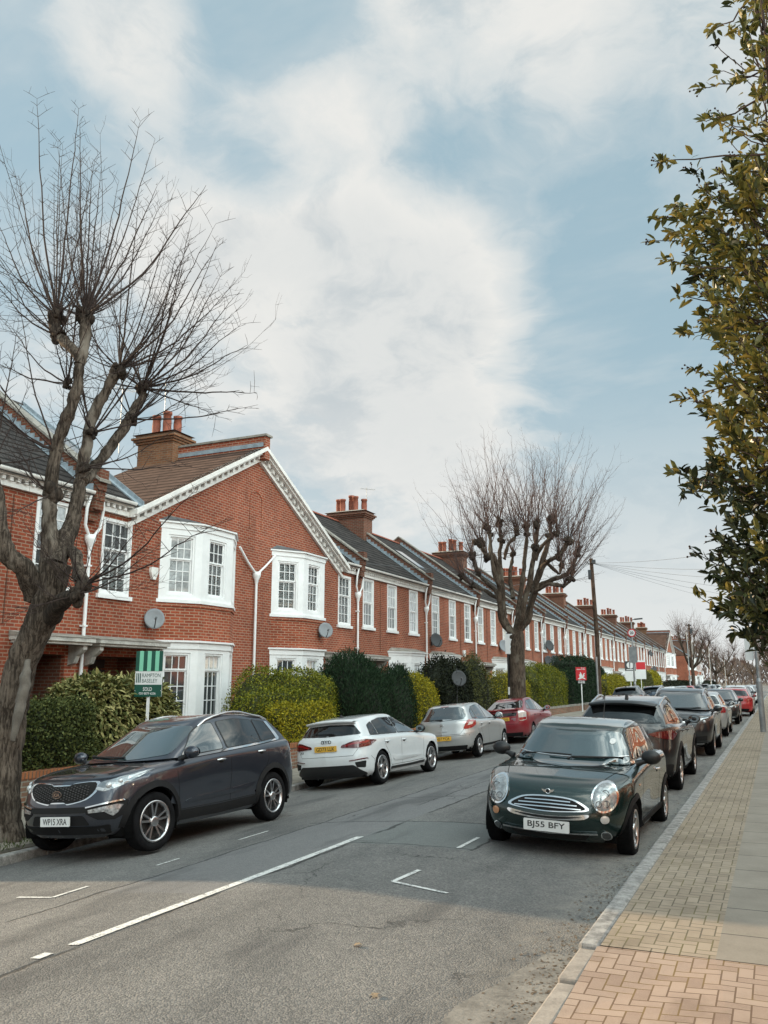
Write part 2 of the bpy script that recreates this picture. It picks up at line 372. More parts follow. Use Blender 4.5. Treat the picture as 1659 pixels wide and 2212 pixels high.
# ------------------------------------------------------------------ ground, road, pavements
RKERB = -1.37
def lk(y): return float(np.interp(y, [8, 22, 48], [-8.95, -9.72, -8.85]))
def fall(y): return float(np.interp(y, [20, 46], [1.0, 0.05]))          # the steep fall to the left gutter eases further on      # left kerb line: the street widens a little past the first tree
ROADL = [(0, -0.40), (0.9, -0.325), (1.9, -0.225), (2.9, -0.125), (3.6, -0.055), (4.4, 0.01), (5.2, 0.04)]
ROADR = [(0, 0.0), (0.5, 0.0), (1.2, 0.02), (2.2, 0.045), (3.2, 0.05)]
def road_z(x, y=12.0):
    a = float(np.interp(x - lk(y), [p[0] for p in ROADL], [p[1] for p in ROADL])); b = float(np.interp(RKERB - x, [p[0] for p in ROADR], [p[1] for p in ROADR]))
    return min(a * fall(y) if a < 0 else a, b)
def asphalt():
    m, t, b = new_mat('asphalt'); setp(b, rough=0.82, spec=0.35)
    co = t.node('ShaderNodeTexCoord').outputs['Object']; x, y, z = t.sep(co)
    big = t.noise(t.vm('MULTIPLY', co, (1, 0.35, 1)), 0.9, 5, 0.6); med = t.noise(co, 6, 5, 0.7)
    vo = t.node('ShaderNodeTexVoronoi'); t.put(vo.inputs['Vector'], co); vo.inputs['Scale'].default_value = 82
    ag = vo.outputs['Color']; agv = t.sep(ag)[0]
    f = t.m('ADD', t.m('ADD', t.m('MULTIPLY', big, 0.46), t.m('MULTIPLY', med, 0.22)), t.m('MULTIPLY', agv, 0.34))
    c = t.ramp(f, [(0.22, (0.075, 0.075, 0.074)), (0.5, (0.155, 0.152, 0.147)), (0.80, (0.29, 0.275, 0.255))])
    # re-laid strips and trench patches with their own tone, tarred joints, cracks
    wob = t.m('MULTIPLY', t.m('SUBTRACT', t.noise(co, 1.7, 3), 0.5), 0.16)
    wob2 = t.m('MULTIPLY', t.m('SUBTRACT', t.noise(co, 9, 3), 0.5), 0.05)
    def line(v, p, w): return t.m('SUBTRACT', 1.0, t.smooth(t.m('ABSOLUTE', t.m('SUBTRACT', t.m('ADD', v, t.m('ADD', wob, wob2)), p)), w * 0.4, w))
    def between(v, a, bb): return t.m('MULTIPLY', t.m('GREATER_THAN', v, a), t.m('LESS_THAN', v, bb))
    p1 = t.m('MULTIPLY', between(t.m('ADD', x, wob2), -4.75, -3.2), between(t.m('ADD', y, wob2), 9.2, 10.9))
    p2 = t.m('MULTIPLY', between(t.m('ADD', x, wob2), -6.05, -4.7), between(t.m('ADD', y, wob2), 6.6, 26.0))
    p3 = t.m('MULTIPLY', between(t.m('ADD', x, wob2), -3.6, -2.2), between(t.m('ADD', y, wob2), 15.0, 40.0))
    c = t.mix(t.m('MULTIPLY', p1, 0.62), c, (0.17, 0.185, 0.18)); c = t.mix(t.m('MULTIPLY', p2, 0.5), c, (0.20, 0.20, 0.205)); c = t.mix(t.m('MULTIPLY', p3, 0.5), c, (0.10, 0.10, 0.10))
    lines = t.m('MULTIPLY', line(x, -4.68, 0.035), t.smooth(t.noise(co, 0.8, 2), 0.35, 0.5))
    for e in (t.m('MULTIPLY', line(x, -6.02, 0.03), t.m('GREATER_THAN', y, 5.5)), t.m('MULTIPLY', line(x, -3.2, 0.025), between(y, 9.2, 11.0)), t.m('MULTIPLY', line(y, 10.9, 0.03), between(x, -6.2, -2.4)),
              t.m('MULTIPLY', line(y, 9.25, 0.02), between(x, -4.7, -3.2)), t.m('MULTIPLY', line(x, -5.2, 0.02), t.m('GREATER_THAN', y, 12.5)), t.m('MULTIPLY', line(y, 13.6, 0.025), between(x, -6.0, -2.0))):
        lines = t.m('MAXIMUM', lines, e)
    cr = t.node('ShaderNodeTexVoronoi', feature='DISTANCE_TO_EDGE'); t.put(cr.inputs['Vector'], t.vm('ADD', t.vm('MULTIPLY', co, (1, 0.5, 1)), t.vm('SCALE', t.noise(co, 2.5, 4, 0.6, 0, 'Color'), None, 0.5))); cr.inputs['Scale'].default_value = 0.75
    cracks = t.m('MULTIPLY', t.m('SUBTRACT', 1.0, t.smooth(cr.outputs[0], 0.0, 0.012)), t.smooth(t.noise(co, 0.45, 2), 0.5, 0.62))
    c = t.mix(t.m('MULTIPLY', t.m('MAXIMUM', lines, cracks), 0.8), c, (0.03, 0.03, 0.03))
    # pale grit and dust along the right gutter
    gut = t.m('MULTIPLY', t.smooth(t.m('ADD', x, t.m('MULTIPLY', t.noise(co, 2.0, 4), 0.9)), -1.75, -1.15), t.smooth(med, 0.3, 0.6))
    c = t.mix(t.m('MULTIPLY', gut, 0.55), c, (0.27, 0.25, 0.22))
    oil = t.m('MULTIPLY', t.smooth(t.noise(t.vm('MULTIPLY', co, (1.4, 0.3, 1)), 1.1, 4, 0.6), 0.50, 0.68), 0.55)
    c = t.mix(oil, c, (0.06, 0.061, 0.063))
    t.put(b.inputs['Base Color'], c)
    bp = t.node('ShaderNodeBump'); bp.inputs['Strength'].default_value = 1.0; bp.inputs['Distance'].default_value = 0.012
    t.put(bp.inputs['Height'], t.m('ADD', t.m('MULTIPLY', t.m('SUBTRACT', 1.0, vo.outputs['Distance']), 0.8), t.m('SUBTRACT', t.m('MULTIPLY', med, 0.5), lines)))
    t.l.new(bp.outputs[0], b.inputs['Normal'])
    return m
ASPH = asphalt()
def herring(name, c1, c2, joint, moss):
    """block paving: two block directions in a basket-like herringbone"""
    m, t, b = new_mat(name); setp(b, rough=0.85, spec=0.25)
    co = t.node('ShaderNodeTexCoord').outputs['Object']; x, y, z = t.sep(co)
    k = 1 / 0.090
    X = t.m('MULTIPLY', x, k); Y = t.m('MULTIPLY', y, k)
    ix, iy = t.m('FLOOR', X), t.m('FLOOR', Y)
    fx, fy = t.m('FRACT', X), t.m('FRACT', Y)
    d = t.m('MODULO', t.m('ADD', t.m('SUBTRACT', ix, iy), 4000.0), 4.0)      # 0,1: block lies along x; 2,3: along y
    g = 0.055
    def eq(v): return t.m('COMPARE', d, float(v), 0.3)
    lox = t.m('LESS_THAN', fx, g); hix = t.m('GREATER_THAN', fx, 1 - g); loy = t.m('LESS_THAN', fy, g); hiy = t.m('GREATER_THAN', fy, 1 - g)
    h = t.m('ADD', eq(0), eq(1)); v = t.m('ADD', eq(2), eq(3))
    e = t.m('MULTIPLY', h, t.m('MAXIMUM', loy, hiy))
    e = t.m('MAXIMUM', e, t.m('MULTIPLY', v, t.m('MAXIMUM', lox, hix)))
    e = t.m('MAXIMUM', e, t.m('MULTIPLY', eq(0), lox)); e = t.m('MAXIMUM', e, t.m('MULTIPLY', eq(1), hix))
    e = t.m('MAXIMUM', e, t.m('MULTIPLY', eq(3), loy)); e = t.m('MAXIMUM', e, t.m('MULTIPLY', eq(2), hiy))
    bx = t.m('SUBTRACT', ix, eq(1)); by = t.m('SUBTRACT', iy, eq(2))
    cell = t.noise(t.comb(bx, by, 0.0), 5.37, 0)
    n = t.noise(co, 9, 5, 0.7); n2 = t.noise(co, 130, 2, 0.6); n3 = t.noise(co, 0.8, 3)
    f = t.m('ADD', t.m('ADD', t.m('MULTIPLY', cell, 0.55), t.m('MULTIPLY', n, 0.20)), t.m('ADD', t.m('MULTIPLY', n2, 0.25), t.m('MULTIPLY', n3, 0.2)))
    c = t.mix(t.smooth(f, 0.35, 0.75), c1, c2)
    c = t.mix(t.smooth(n2, 0.66, 0.78), c, (0.40, 0.37, 0.33)); c = t.mix(t.m('MULTIPLY', t.smooth(t.noise(co, 1.3, 5, 0.65), 0.48, 0.72), 0.5), c, tuple(q * 0.62 for q in c1))
    c = t.mix(t.m('MULTIPLY', e, 0.85), c, t.mix(t.smooth(t.noise(co, 3, 3), 0.4, 0.65), joint, moss))
    t.put(b.inputs['Base Color'], c)
    bp = t.node('ShaderNodeBump'); bp.inputs['Strength'].default_value = 0.6; bp.inputs['Distance'].default_value = 0.012
    t.put(bp.inputs['Height'], t.m('ADD', t.m('SUBTRACT', 1.0, e), t.m('MULTIPLY', n2, 0.35))); t.l.new(bp.outputs[0], b.inputs['Normal'])
    return m
HB_GREY = herring('grey_block_paving', (0.250, 0.203, 0.152), (0.365, 0.300, 0.230), (0.10, 0.085, 0.06), (0.14, 0.12, 0.05))
HB_PINK = herring('pink_block_paving', (0.285, 0.205, 0.16), (0.41, 0.31, 0.245), (0.13, 0.08, 0.05), (0.20, 0.13, 0.04))
def slabs(name, c1, c2, sx, sy, ox=0.0):
    m, t, b = new_mat(name); setp(b, rough=0.9, spec=0.25)
    co = t.node('ShaderNodeTexCoord').outputs['Object']; x, y, z = t.sep(co)
    n = t.node('ShaderNodeTexBrick'); n.offset = 0.5; t.put(n.inputs['Vector'], t.comb(y, t.m('ADD', x, ox), 0.0))
    n.inputs['Scale'].default_value = 1; n.inputs['Brick Width'].default_value = sy; n.inputs['Row Height'].default_value = sx
    n.inputs['Mortar Size'].default_value = 0.008; t.put(n.inputs['Color1'], c1); t.put(n.inputs['Color2'], c2); t.put(n.inputs['Mortar'], (0.09, 0.085, 0.075))
    f = t.m('ADD', t.m('MULTIPLY', t.noise(co, 2.2, 5, 0.65), 0.7), t.m('MULTIPLY', t.noise(co, 90, 2), 0.3))
    c = t.mix(1.0, n.outputs['Color'], t.ramp(f, [(0.25, 0.72), (0.75, 1.15)]), 'MULTIPLY')
    t.put(b.inputs['Base Color'], c)
    bp = t.node('ShaderNodeBump'); bp.inputs['Strength'].default_value = 0.4; bp.inputs['Distance'].default_value = 0.01
    t.put(bp.inputs['Height'], t.m('ADD', t.m('SUBTRACT', 1.0, n.outputs['Fac']), t.m('MULTIPLY', f, 0.4))); t.l.new(bp.outputs[0], b.inputs['Normal'])
    return m
SLAB = slabs('paving_slabs', (0.315, 0.28, 0.235), (0.275, 0.245, 0.205), 0.60, 0.75)
KERBM = plain('granite_kerb', (0.30, 0.29, 0.275), 0.85, var=0.55, vscale=9, bump=0.5, bscale=60)
EARTH = plain('earth', (0.10, 0.085, 0.065), 0.95, var=0.4, vscale=2, bump=0.6, bscale=15)
PAINTW = None
def roadpaint():
    m, t, b = new_mat('worn_road_paint'); setp(b, rough=0.7)
    co = t.node('ShaderNodeTexCoord').outputs['Object']
    w = t.m('ADD', t.m('MULTIPLY', t.noise(co, 14, 5, 0.7), 0.6), t.m('MULTIPLY', t.noise(co, 70, 3, 0.7), 0.4))
    t.put(b.inputs['Base Color'], t.mix(t.smooth(w, 0.42, 0.50), (0.22, 0.215, 0.21), (0.66, 0.655, 0.63)))
    return m
PAINTW = roadpaint()
# terrain sheet out to the horizon
mb = MB(); mb.poly([(-3000, -1500, -0.62), (3000, -1500, -0.62), (3000, 4500, -0.62), (-3000, 4500, -0.62)])
tag(mb.build('ground', EARTH), kind='structure')
# road: cambered sheet
mb = MB(); ys = [-30, -12, -4] + [i * 2.0 for i in range(0, 40)] + [80, 100, 130, 170, 230, 320, 450]
n = 37
vs = [(lk(y) + (RKERB - lk(y)) * i / (n - 1), y, road_z(lk(y) + (RKERB - lk(y)) * i / (n - 1), y)) for y in ys for i in range(n)]
mb.add(vs, [(j * n + i, j * n + i + 1, (j + 1) * n + i + 1, (j + 1) * n + i) for j in range(len(ys) - 1) for i in range(n - 1)], 0, True)
tag(mb.build('road', ASPH), kind='structure')
PAV = 0.115
# right pavement: kerb, grey block strip, slabs; pink crossover in front, dropped kerb
mb = MB(); y = 6.12
while y < 330:
    l = 0.9 if y < 40 else 6.0
    mb.box(RKERB, RKERB + 0.145, y + 0.004, y + l - 0.004, -0.2, PAV + 0.004 + rnd.uniform(-0.004, 0.004)); y += l
o = tag(mb.build('kerb', KERBM), kind='structure')
bv = o.modifiers.new('bevel', 'BEVEL'); bv.width = 0.022; bv.segments = 2
mb = MB(); y = -8.0
while y < 6.05:
    z1 = 0.035 if y < 4.9 else 0.06
    mb.box(RKERB, RKERB + 0.125, y + 0.004, y + 0.896, -0.2, z1 + 0.02); y += 0.9
o = tag(mb.build('dropped_kerb', plain('concrete_kerb', (0.34, 0.30, 0.26), 0.9, var=0.25, vscale=7, bump=0.4)), kind='structure')
bv = o.modifiers.new('bevel', 'BEVEL'); bv.width = 0.015; bv.segments = 2
mb = MB()
mb.add([(RKERB + 0.145, 6.14, PAV - 0.004), (-0.50, 6.14, PAV), (-0.50, 330, PAV), (RKERB + 0.145, 330, PAV - 0.004)], [(0, 1, 2, 3)])
tag(mb.build('pavement', HB_GREY), kind='structure')
mb = MB(); mb.add([(-0.50, 6.14, PAV + 0.001), (1.15, 6.14, PAV + 0.012), (1.15, 330, PAV + 0.012), (-0.50, 330, PAV + 0.001)], [(0, 1, 2, 3)])
tag(mb.build('pavement_slabs', SLAB), kind='structure')
mb = MB(); mb.add([(RKERB + 0.125, -8, 0.052), (1.2, -8, 0.09), (1.2, 6.14, PAV + 0.006), (-0.5, 6.14, PAV - 0.002), (RKERB + 0.125, 6.14, PAV - 0.010), (RKERB + 0.125, 4.9, 0.052)], [(0, 1, 2, 3, 4, 5)])
tag(mb.build('crossover_paving', HB_PINK), kind='structure')
mb = MB(); mb.poly([(1.15, -8, 0.08), (7, -8, 0.3), (7, 330, 0.3), (1.15, 330, PAV)])
tag(mb.build('front_gardens', EARTH), kind='structure')
# concrete channel beside the dropped kerb
mb = MB(); L_, R_ = [], []
for i in range(60):
    y = -8 + 14.2 * i / 59; L_.append((RKERB - 0.46 + rnd.uniform(-0.03, 0.03) + max(0, y - 5.2) * 0.25, y)); R_.append((RKERB - 0.002, y))
mb.add([(x, y, road_z(x, y) + 0.004) for x, y in L_] + [(x, y, road_z(x, y) + 0.004) for x, y in R_], [(i, 60 + i, 61 + i, i + 1) for i in range(59)])
tag(mb.build('gutter', plain('worn_concrete_channel', (0.205, 0.19, 0.168), 0.9, var=0.4, vscale=5, bump=0.6, bscale=40)), kind='structure')
# left pavement
LP = -0.285
def lpz(y): return -0.40 * fall(y) + 0.115
mb = MB(); y = -20.0
while y < 330:
    l = 0.9 if y < 40 else 6.0
    a, b = lk(y), lk(y + l); zz = lpz(y + l / 2) + rnd.uniform(-0.004, 0.004)
    mb.prism([(a - 0.14, y + 0.004, -0.6), (a, y + 0.004, -0.6), (b, y + l - 0.004, -0.6), (b - 0.14, y + l - 0.004, -0.6)], (0, 0, zz + 0.6)); y += l
o = tag(mb.build('kerb', KERBM), kind='structure')
bv = o.modifiers.new('bevel', 'BEVEL'); bv.width = 0.02; bv.segments = 2
mb = MB()
for a, b in ((-20, 8), (8, 20), (20, 22), (22, 30), (30, 39), (39, 48), (48, 330)): mb.add([(-11.25, a, max(-0.14, lpz(a) + 0.03)), (lk(a) - 0.14, a, lpz(a) - 0.006), (lk(b) - 0.14, b, lpz(b) - 0.006), (-11.25, b, max(-0.14, lpz(b) + 0.03))], [(0, 1, 2, 3)])
tag(mb.build('pavement', SLAB), kind='structure')
mb = MB(); mb.add([(-15.6, -20, 0.2), (-11.2, -20, -0.02), (-11.2, 20, -0.02), (-11.2, 46, 0.13), (-11.2, 330, 0.13), (-15.6, 330, 0.2)], [(0, 1, 2, 3, 4, 5)])
tag(mb.build('front_gardens', EARTH), kind='structure')
# road markings, 4 mm above the camber
def mark(pts, w, name='road_marking'):
    mb = MB()
    for (a, b) in zip(pts, pts[1:]):
        a, b = Vector((*a, 0)), Vector((*b, 0)); d = (b - a); L = d.length; d.normalize(); s = Vector((-d.y, d.x, 0)) * w / 2
        n = max(1, int(L / 0.25)); vs = []
        for i in range(n + 1):
            p = a + d * L * i / n
            for q in (p - s * rnd.uniform(0.86, 1.06), p + s * rnd.uniform(0.86, 1.06)): vs.append((q.x, q.y, road_z(q.x, q.y) + 0.006))
        mb.add(vs, [(2 * i, 2 * i + 1, 2 * i + 3, 2 * i + 2)[::-1] for i in range(n)])
    return tag(mb.build(name, PAINTW), kind='structure')
mark([(-4.75, 4.95), (-4.76, 9.62)], 0.105); mark([(-4.76, 4.62), (-4.76, 4.75)], 0.09)
mark([(-3.33, 8.05), (-3.37, 7.50), (-2.78, 7.36)], 0.05); mark([(-3.36, 9.25), (-3.36, 9.95)], 0.05)
mark([(-6.88, 6.4), (-6.42, 6.39), (-6.45, 6.88)], 0.05); mark([(-6.47, 7.95), (-6.48, 8.35)], 0.045); mark([(-6.50, 9.6), (-6.5, 10.3)], 0.045)
for y in (16.0, 22.2, 28.4): mark([(-3.36, y), (-3.36, y + 0.6)], 0.05)
for k in range(1, 14): mark([(-4.8, 9.62 + 6 * k), (-4.8, 13.6 + 6 * k)], 0.10) if k > 2 else None

# grit, twigs and leaf crumbs swept into the right gutter and the channel
LITTER = plain('gutter_litter', (0.13, 0.095, 0.065), 0.95, var=0.6, vscale=20); lr_ = random.Random(3); mb = MB()
for _ in range(1500):
    y = lr_.uniform(3.2, 9.5) if lr_.random() < 0.6 else lr_.uniform(3, 30); x = RKERB - abs(lr_.gauss(0, 0.16)) - 0.01; s = lr_.uniform(0.003, 0.014); an = lr_.uniform(0, 6.3); z = road_z(x, y) + 0.0065
    u = Vector((math.cos(an), math.sin(an), lr_.uniform(-.2, .4))) * s; v = Vector((-math.sin(an), math.cos(an), lr_.uniform(-.2, .4))) * s * lr_.uniform(0.3, 0.8); p = Vector((x, y, z))
    mb.add([p - u - v, p + u - v, p + u * 0.7 + v, p - u + v], [(0, 1, 2, 3)])
tag(mb.build('gutter_litter', LITTER), kind='stuff')
# ------------------------------------------------------------------ terraced houses
# local frame of a house: facade in the plane x = 0 facing +x, y runs along the street from 0 to HW, z = 0 at the garden path
HW = 7.07
EAVE, RIDGE_X, RIDGE_Z = 6.15, -4.35, 9.45
FX, GZ = -14.5, 0.1
class Flip:
    """mirrors a builder's y inside the house width when the plan is handed the other way"""
    def __init__(s, m): s.m = m
    def y(s, v): return v if s.m > 0 else HW - v
def wall_grid(mb, y0, y1, z0, z1, holes, x=0.0, depth=0.12, mi=0):
    ys = sorted({y0, y1, *[h[0] for h in holes], *[h[1] for h in holes]}); zs = sorted({z0, z1, *[h[2] for h in holes], *[h[3] for h in holes]})
    for a, b in zip(ys, ys[1:]):
        for c, d in zip(zs, zs[1:]):
            cy, cz = (a + b) / 2, (c + d) / 2
            if any(h[0] < cy < h[1] and h[2] < cz < h[3] for h in holes): continue
            mb.poly([(x, a, c), (x, b, c), (x, b, d), (x, a, d)], mi)
    for (a, b, c, d) in holes:
        mb.poly([(x, a, c), (x, a, d), (x - depth, a, d), (x - depth, a, c)], mi); mb.poly([(x, b, c), (x - depth, b, c), (x - depth, b, d), (x, b, d)], mi)
        mb.poly([(x, a, d), (x, b, d), (x - depth, b, d), (x - depth, a, d)], mi); mb.poly([(x, a, c), (x - depth, a, c), (x - depth, b, c), (x, b, c)], mi)
def sash(parent, o, ux, w, h, glass, rows=(2, 3), cols=3, blind=0, sill=True, frame=0.075, name='window'):
    """sash window: o = bottom centre on the wall plane, ux = along the wall, outward = ux x up. A part with pane (and sill) below it"""
    o, ux = Vector(o), Vector(ux).normalized(); uz = Vector((0, 0, 1)); un = ux.cross(uz)
    P = lambda a, z, d: o + ux * a + uz * z + un * d
    mb = MB()
    def b(a0, a1, z0, z1, d0, d1, mi=0):
        mb.obox(P((a0 + a1) / 2, (z0 + z1) / 2, (d0 + d1) / 2), ux * (a1 - a0) / 2, un * (d1 - d0) / 2, uz * (z1 - z0) / 2, mi)
    f = frame; W2 = w / 2
    b(-W2, -W2 + f, 0, h, -0.10, 0.02); b(W2 - f, W2, 0, h, -0.10, 0.02); b(-W2 + f, W2 - f, h - f, h, -0.10, 0.02); b(-W2 + f, W2 - f, 0, f * 0.9, -0.10, 0.02)
    iw0, iw1 = -W2 + f, W2 - f; z0, z1 = f * 0.9, h - f; zm = z0 + (z1 - z0) * rows[1] / (rows[0] + rows[1])
    for (a, c, d) in ((z0, zm, -0.065), (zm, z1, -0.035)):
        s = 0.045
        b(iw0, iw0 + s, a, c, d - 0.02, d + 0.018); b(iw1 - s, iw1, a, c, d - 0.02, d + 0.018); b(iw0 + s, iw1 - s, a, a + s, d - 0.02, d + 0.018); b(iw0 + s, iw1 - s, c - s * 0.8, c, d - 0.02, d + 0.018)
        r = rows[1] if a == z0 else rows[0]
        for k in range(1, cols):
            xx = iw0 + s + (iw1 - iw0 - 2 * s) * k / cols; b(xx - 0.011, xx + 0.011, a + s, c - s * 0.8, d - 0.012, d + 0.013)
        for k in range(1, r):
            zz = a + s + (c - a - 1.8 * s) * k / r; b(iw0 + s, iw1 - s, zz - 0.011, zz + 0.011, d - 0.011, d + 0.012)
    wn = mb.build(name, WHITE, parent)
    mb = MB()
    if blind:
        zt = z1 if blind == 1 else zm
        mb.poly([P(iw0, z0, -0.13), P(iw1, z0, -0.13), P(iw1, z1, -0.13), P(iw0, z1, -0.13)], 2)
        k = z0 + 0.05
        while k < zt - 0.03:
            mb.obox(P(0, k, -0.11), ux * (iw1 - iw0) / 2 * 0.96, un * 0.012 + uz * 0.012, uz * 0.022 - un * 0.01, 1); k += 0.078
        for a in (iw0 + 0.03, 0, iw1 - 0.03): mb.obox(P(a, (z0 + z1) / 2, -0.105), ux * 0.035, un * 0.015, uz * (z1 - z0) / 2, 1)
        # the glass itself, thin and clear, in front of the shutters
        mb.poly([P(iw0, z0, -0.068), P(iw1, z0, -0.068), P(iw1, zm, -0.068), P(iw0, zm, -0.068)], 0); mb.poly([P(iw0, zm, -0.038), P(iw1, zm, -0.038), P(iw1, z1, -0.038), P(iw0, z1, -0.038)], 0)
        mb.build('pane', [CLEAR, BLIND, DARKIN], wn)
    else:
        mb.poly([P(iw0, z0, -0.068), P(iw1, z0, -0.068), P(iw1, zm, -0.068), P(iw0, zm, -0.068)]); mb.poly([P(iw0, zm, -0.038), P(iw1, zm, -0.038), P(iw1, z1, -0.038), P(iw0, z1, -0.038)], 1)
        mb.build('pane', glass if isinstance(glass, (list, tuple)) else [glass, glass], wn)
    if sill:
        mb = MB(); mb.obox(P(0, -0.05, 0.0), ux * (W2 + 0.08), un * 0.075, uz * 0.05); mb.build('sill', WHITE, wn)
    return wn
def clear_glass():
    m, t, b = new_mat('clear_glass'); t.n.remove(b)
    gl = t.node('ShaderNodeBsdfGlossy'); gl.inputs['Roughness'].default_value = 0.02
    tr = t.node('ShaderNodeBsdfTransparent'); tr.inputs[0].default_value = (0.86, 0.9, 0.9, 1)
    fr = t.node('ShaderNodeFresnel'); fr.inputs[0].default_value = 1.75
    mx = t.node('ShaderNodeMixShader'); t.l.new(fr.outputs[0], mx.inputs[0]); t.l.new(tr.outputs[0], mx.inputs[1]); t.l.new(gl.outputs[0], mx.inputs[2])
    t.l.new(mx.outputs[0], t.n['Material Output'].inputs[0]); return m
CLEAR = clear_glass()
def bay_outline(F, y0, y1, dep, cant, grow=0.0):
    """plan of a canted bay from low local y to high local y"""
    p = [(0, y0), (dep, y0 + cant), (dep, y1 - cant), (0, y1)]
    if grow: p = [(0, y0 - grow * 1.2), (dep + grow, y0 + cant - grow * 0.5), (dep + grow, y1 - cant + grow * 0.5), (0, y1 + grow * 1.2)]
    q = [(a, F.y(b)) for a, b in p]
    return q if F.m > 0 else q[::-1]
def prism_z(mb, plan, z0, z1, mi=0): mb.prism([(a, b, z0) for a, b in plan], (0, 0, z1 - z0), mi)
def bay_storey(h, F, y0, y1, dep, cant, z0, z1, wz0, wz1, glasses, rows, blinds=(0, 0, 0), roofmat=None, cap=0.16):
    """one white-painted storey of a bay: piers and bands with a sash in each face"""
    plan = bay_outline(F, y0, y1, dep, cant); mb = MB()
    zc = z1 - cap
    prism_z(mb, bay_outline(F, y0, y1, dep, cant, 0.03), zc, z1 - 0.05); prism_z(mb, bay_outline(F, y0, y1, dep, cant, 0.09), z1 - 0.0499, z1)
    prism_z(mb, bay_outline(F, y0, y1, dep, cant, 0.06), z0, z0 + 0.09)
    wins = []
    for i, (a, b) in enumerate(zip(plan, plan[1:])):
        a, b = Vector((*a, 0)), Vector((*b, 0)); d = b - a; L = d.length; d.normalize(); n = d.cross(Vector((0, 0, 1)))
        ww = min(L - 0.42, 0.80)
        # face with an opening, as four slabs 0.1 thick
        def slab(s0, s1, c0, c1):
            mb.obox(a + d * (s0 + s1) / 2 - n * 0.05 + Vector((0, 0, (c0 + c1) / 2)), d * (s1 - s0) / 2, n * 0.05, Vector((0, 0, (c1 - c0) / 2)))
        c = L / 2
        slab(0, c - ww / 2, z0 + 0.09, zc); slab(c + ww / 2, L, z0 + 0.09, zc); slab(c - ww / 2, c + ww / 2, z0 + 0.09, wz0); slab(c - ww / 2, c + ww / 2, wz1, zc)
        wins.append((a + d * c + Vector((0, 0, wz0)) - n * 0.045, d, ww, wz1 - wz0, i))
    bay = mb.build('bay', WHITE, h)
    for (o, d, ww, hh, i) in wins:
        j = i if F.m > 0 else 2 - i
        sash(h, o, d, ww, hh, glasses[j], rows, 3, blinds[j], sill=False, frame=0.055)
    if roofmat is not None:
        mb = MB(); q = bay_outline(F, y0, y1, dep, cant, 0.10)
        a = [(x, y, z1 + 0.001) for x, y in q]; bq = bay_outline(F, y0 + 0.25, y1 - 0.25, dep * 0.25, cant * 0.6)
        b = [(x if x else 0.002, y, z1 + 0.16) for x, y in bq]
        mb.add(a + b, [(0, 1, 5, 4), (1, 2, 6, 5), (2, 3, 7, 6), (4, 5, 6, 7)]); mb.build('bay_roof', roofmat, h)
def door_recess(h, F, y0, y1, z1=2.35):
    mb = MB(); a, b = sorted((F.y(y0), F.y(y1)))
    for q in ((a, -1), (b, 1)): mb.poly([(-0.12, q[0], 0), (-0.12, q[0], z1), (-0.9, q[0], z1), (-0.9, q[0], 0)][::q[1]])
    mb.poly([(-0.12, a, z1), (-0.12, b, z1), (-0.9, b, z1), (-0.9, a, z1)]); mb.poly([(-0.9, a, 0), (-0.9, b, 0), (-0.9, b, z1), (-0.9, a, z1)])
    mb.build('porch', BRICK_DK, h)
    mb = MB(); c = (a + b) / 2
    mb.box(-0.89, -0.82, c - 0.46, c + 0.46, 0.02, 2.05); mb.box(-0.89, -0.84, c - 0.46, c + 0.46, 2.09, z1 - 0.05)
    for zz in (0.2, 1.1): mb.box(-0.825, -0.805, c - 0.33, c - 0.05, zz, zz + 0.7); mb.box(-0.825, -0.805, c + 0.05, c + 0.33, zz, zz + 0.7)
    d = mb.build('door', DOOR, h)
    mb = MB(); mb.ball((-0.79, c + 0.36, 1.05), 0.035, 8); mb.build('handle', CHROME, d)
CANOPY_SHADED = plain('shaded_canopy_paint', (0.46, 0.445, 0.41), 0.7, var=0.4, vscale=3)  # trim paint darkened so the hood's shading sits in its colour
def canopy(h, F, y0, y1, z=2.62):
    """flat hood over the door on shaped brackets"""
    mb = MB(); a, b = sorted((F.y(y0), F.y(y1)))
    mb.box(0.002, 0.58, a, b, z, z + 0.09); mb.box(0.002, 0.52, a + 0.05, b - 0.05, z - 0.06, z - 0.001)
    prof = [(0.003, z - 0.062), (0.45, z - 0.062), (0.45, z - 0.16), (0.36, z - 0.24), (0.25, z - 0.30), (0.18, z - 0.46), (0.003, z - 0.50)]
    for yy in (a + 0.12, b - 0.24): mb.prism([(x, yy, zz) for x, zz in prof], (0, 0.12, 0))
    c = mb.build('porch_canopy', CANOPY_SHADED, h)
    mb = MB(); mb.add([(0.60, a - 0.02, z + 0.092), (0.60, b + 0.02, z + 0.092), (0.004, b + 0.02, z + 0.20), (0.004, a - 0.02, z + 0.20), (0.004, a - 0.02, z + 0.092), (0.004, b + 0.02, z + 0.092)], [(0, 1, 2, 3), (0, 3, 4), (1, 5, 2)])
    mb.build('canopy_cover', STONE, c)
def roof_z(x): return EAVE + 0.02 + (RIDGE_Z - EAVE) * (0.18 - x) / (0.18 - RIDGE_X)
def cornice(h, y0, y1, dent=True):
    mb = MB()
    mb.box(0.002, 0.10, y0, y1, EAVE - 0.34, EAVE - 0.22); mb.box(0.002, 0.20, y0, y1, EAVE - 0.13, EAVE - 0.06)
    mb.lathe([(0.075, y0), (0.075, y1)], (0.235, 0, EAVE + 0.0), 'y', 10, 0, True, PI * 0.95, PI * 2.05)
    mb.box(0.155, 0.172, y0, y1, EAVE - 0.06, EAVE + 0.02)
    if dent:
        k = y0 + 0.06
        while k < y1 - 0.1: mb.box(0.002, 0.16, k, k + 0.085, EAVE - 0.2199, EAVE - 0.1301); k += 0.20
    mb.build('cornice', TRIM, h)
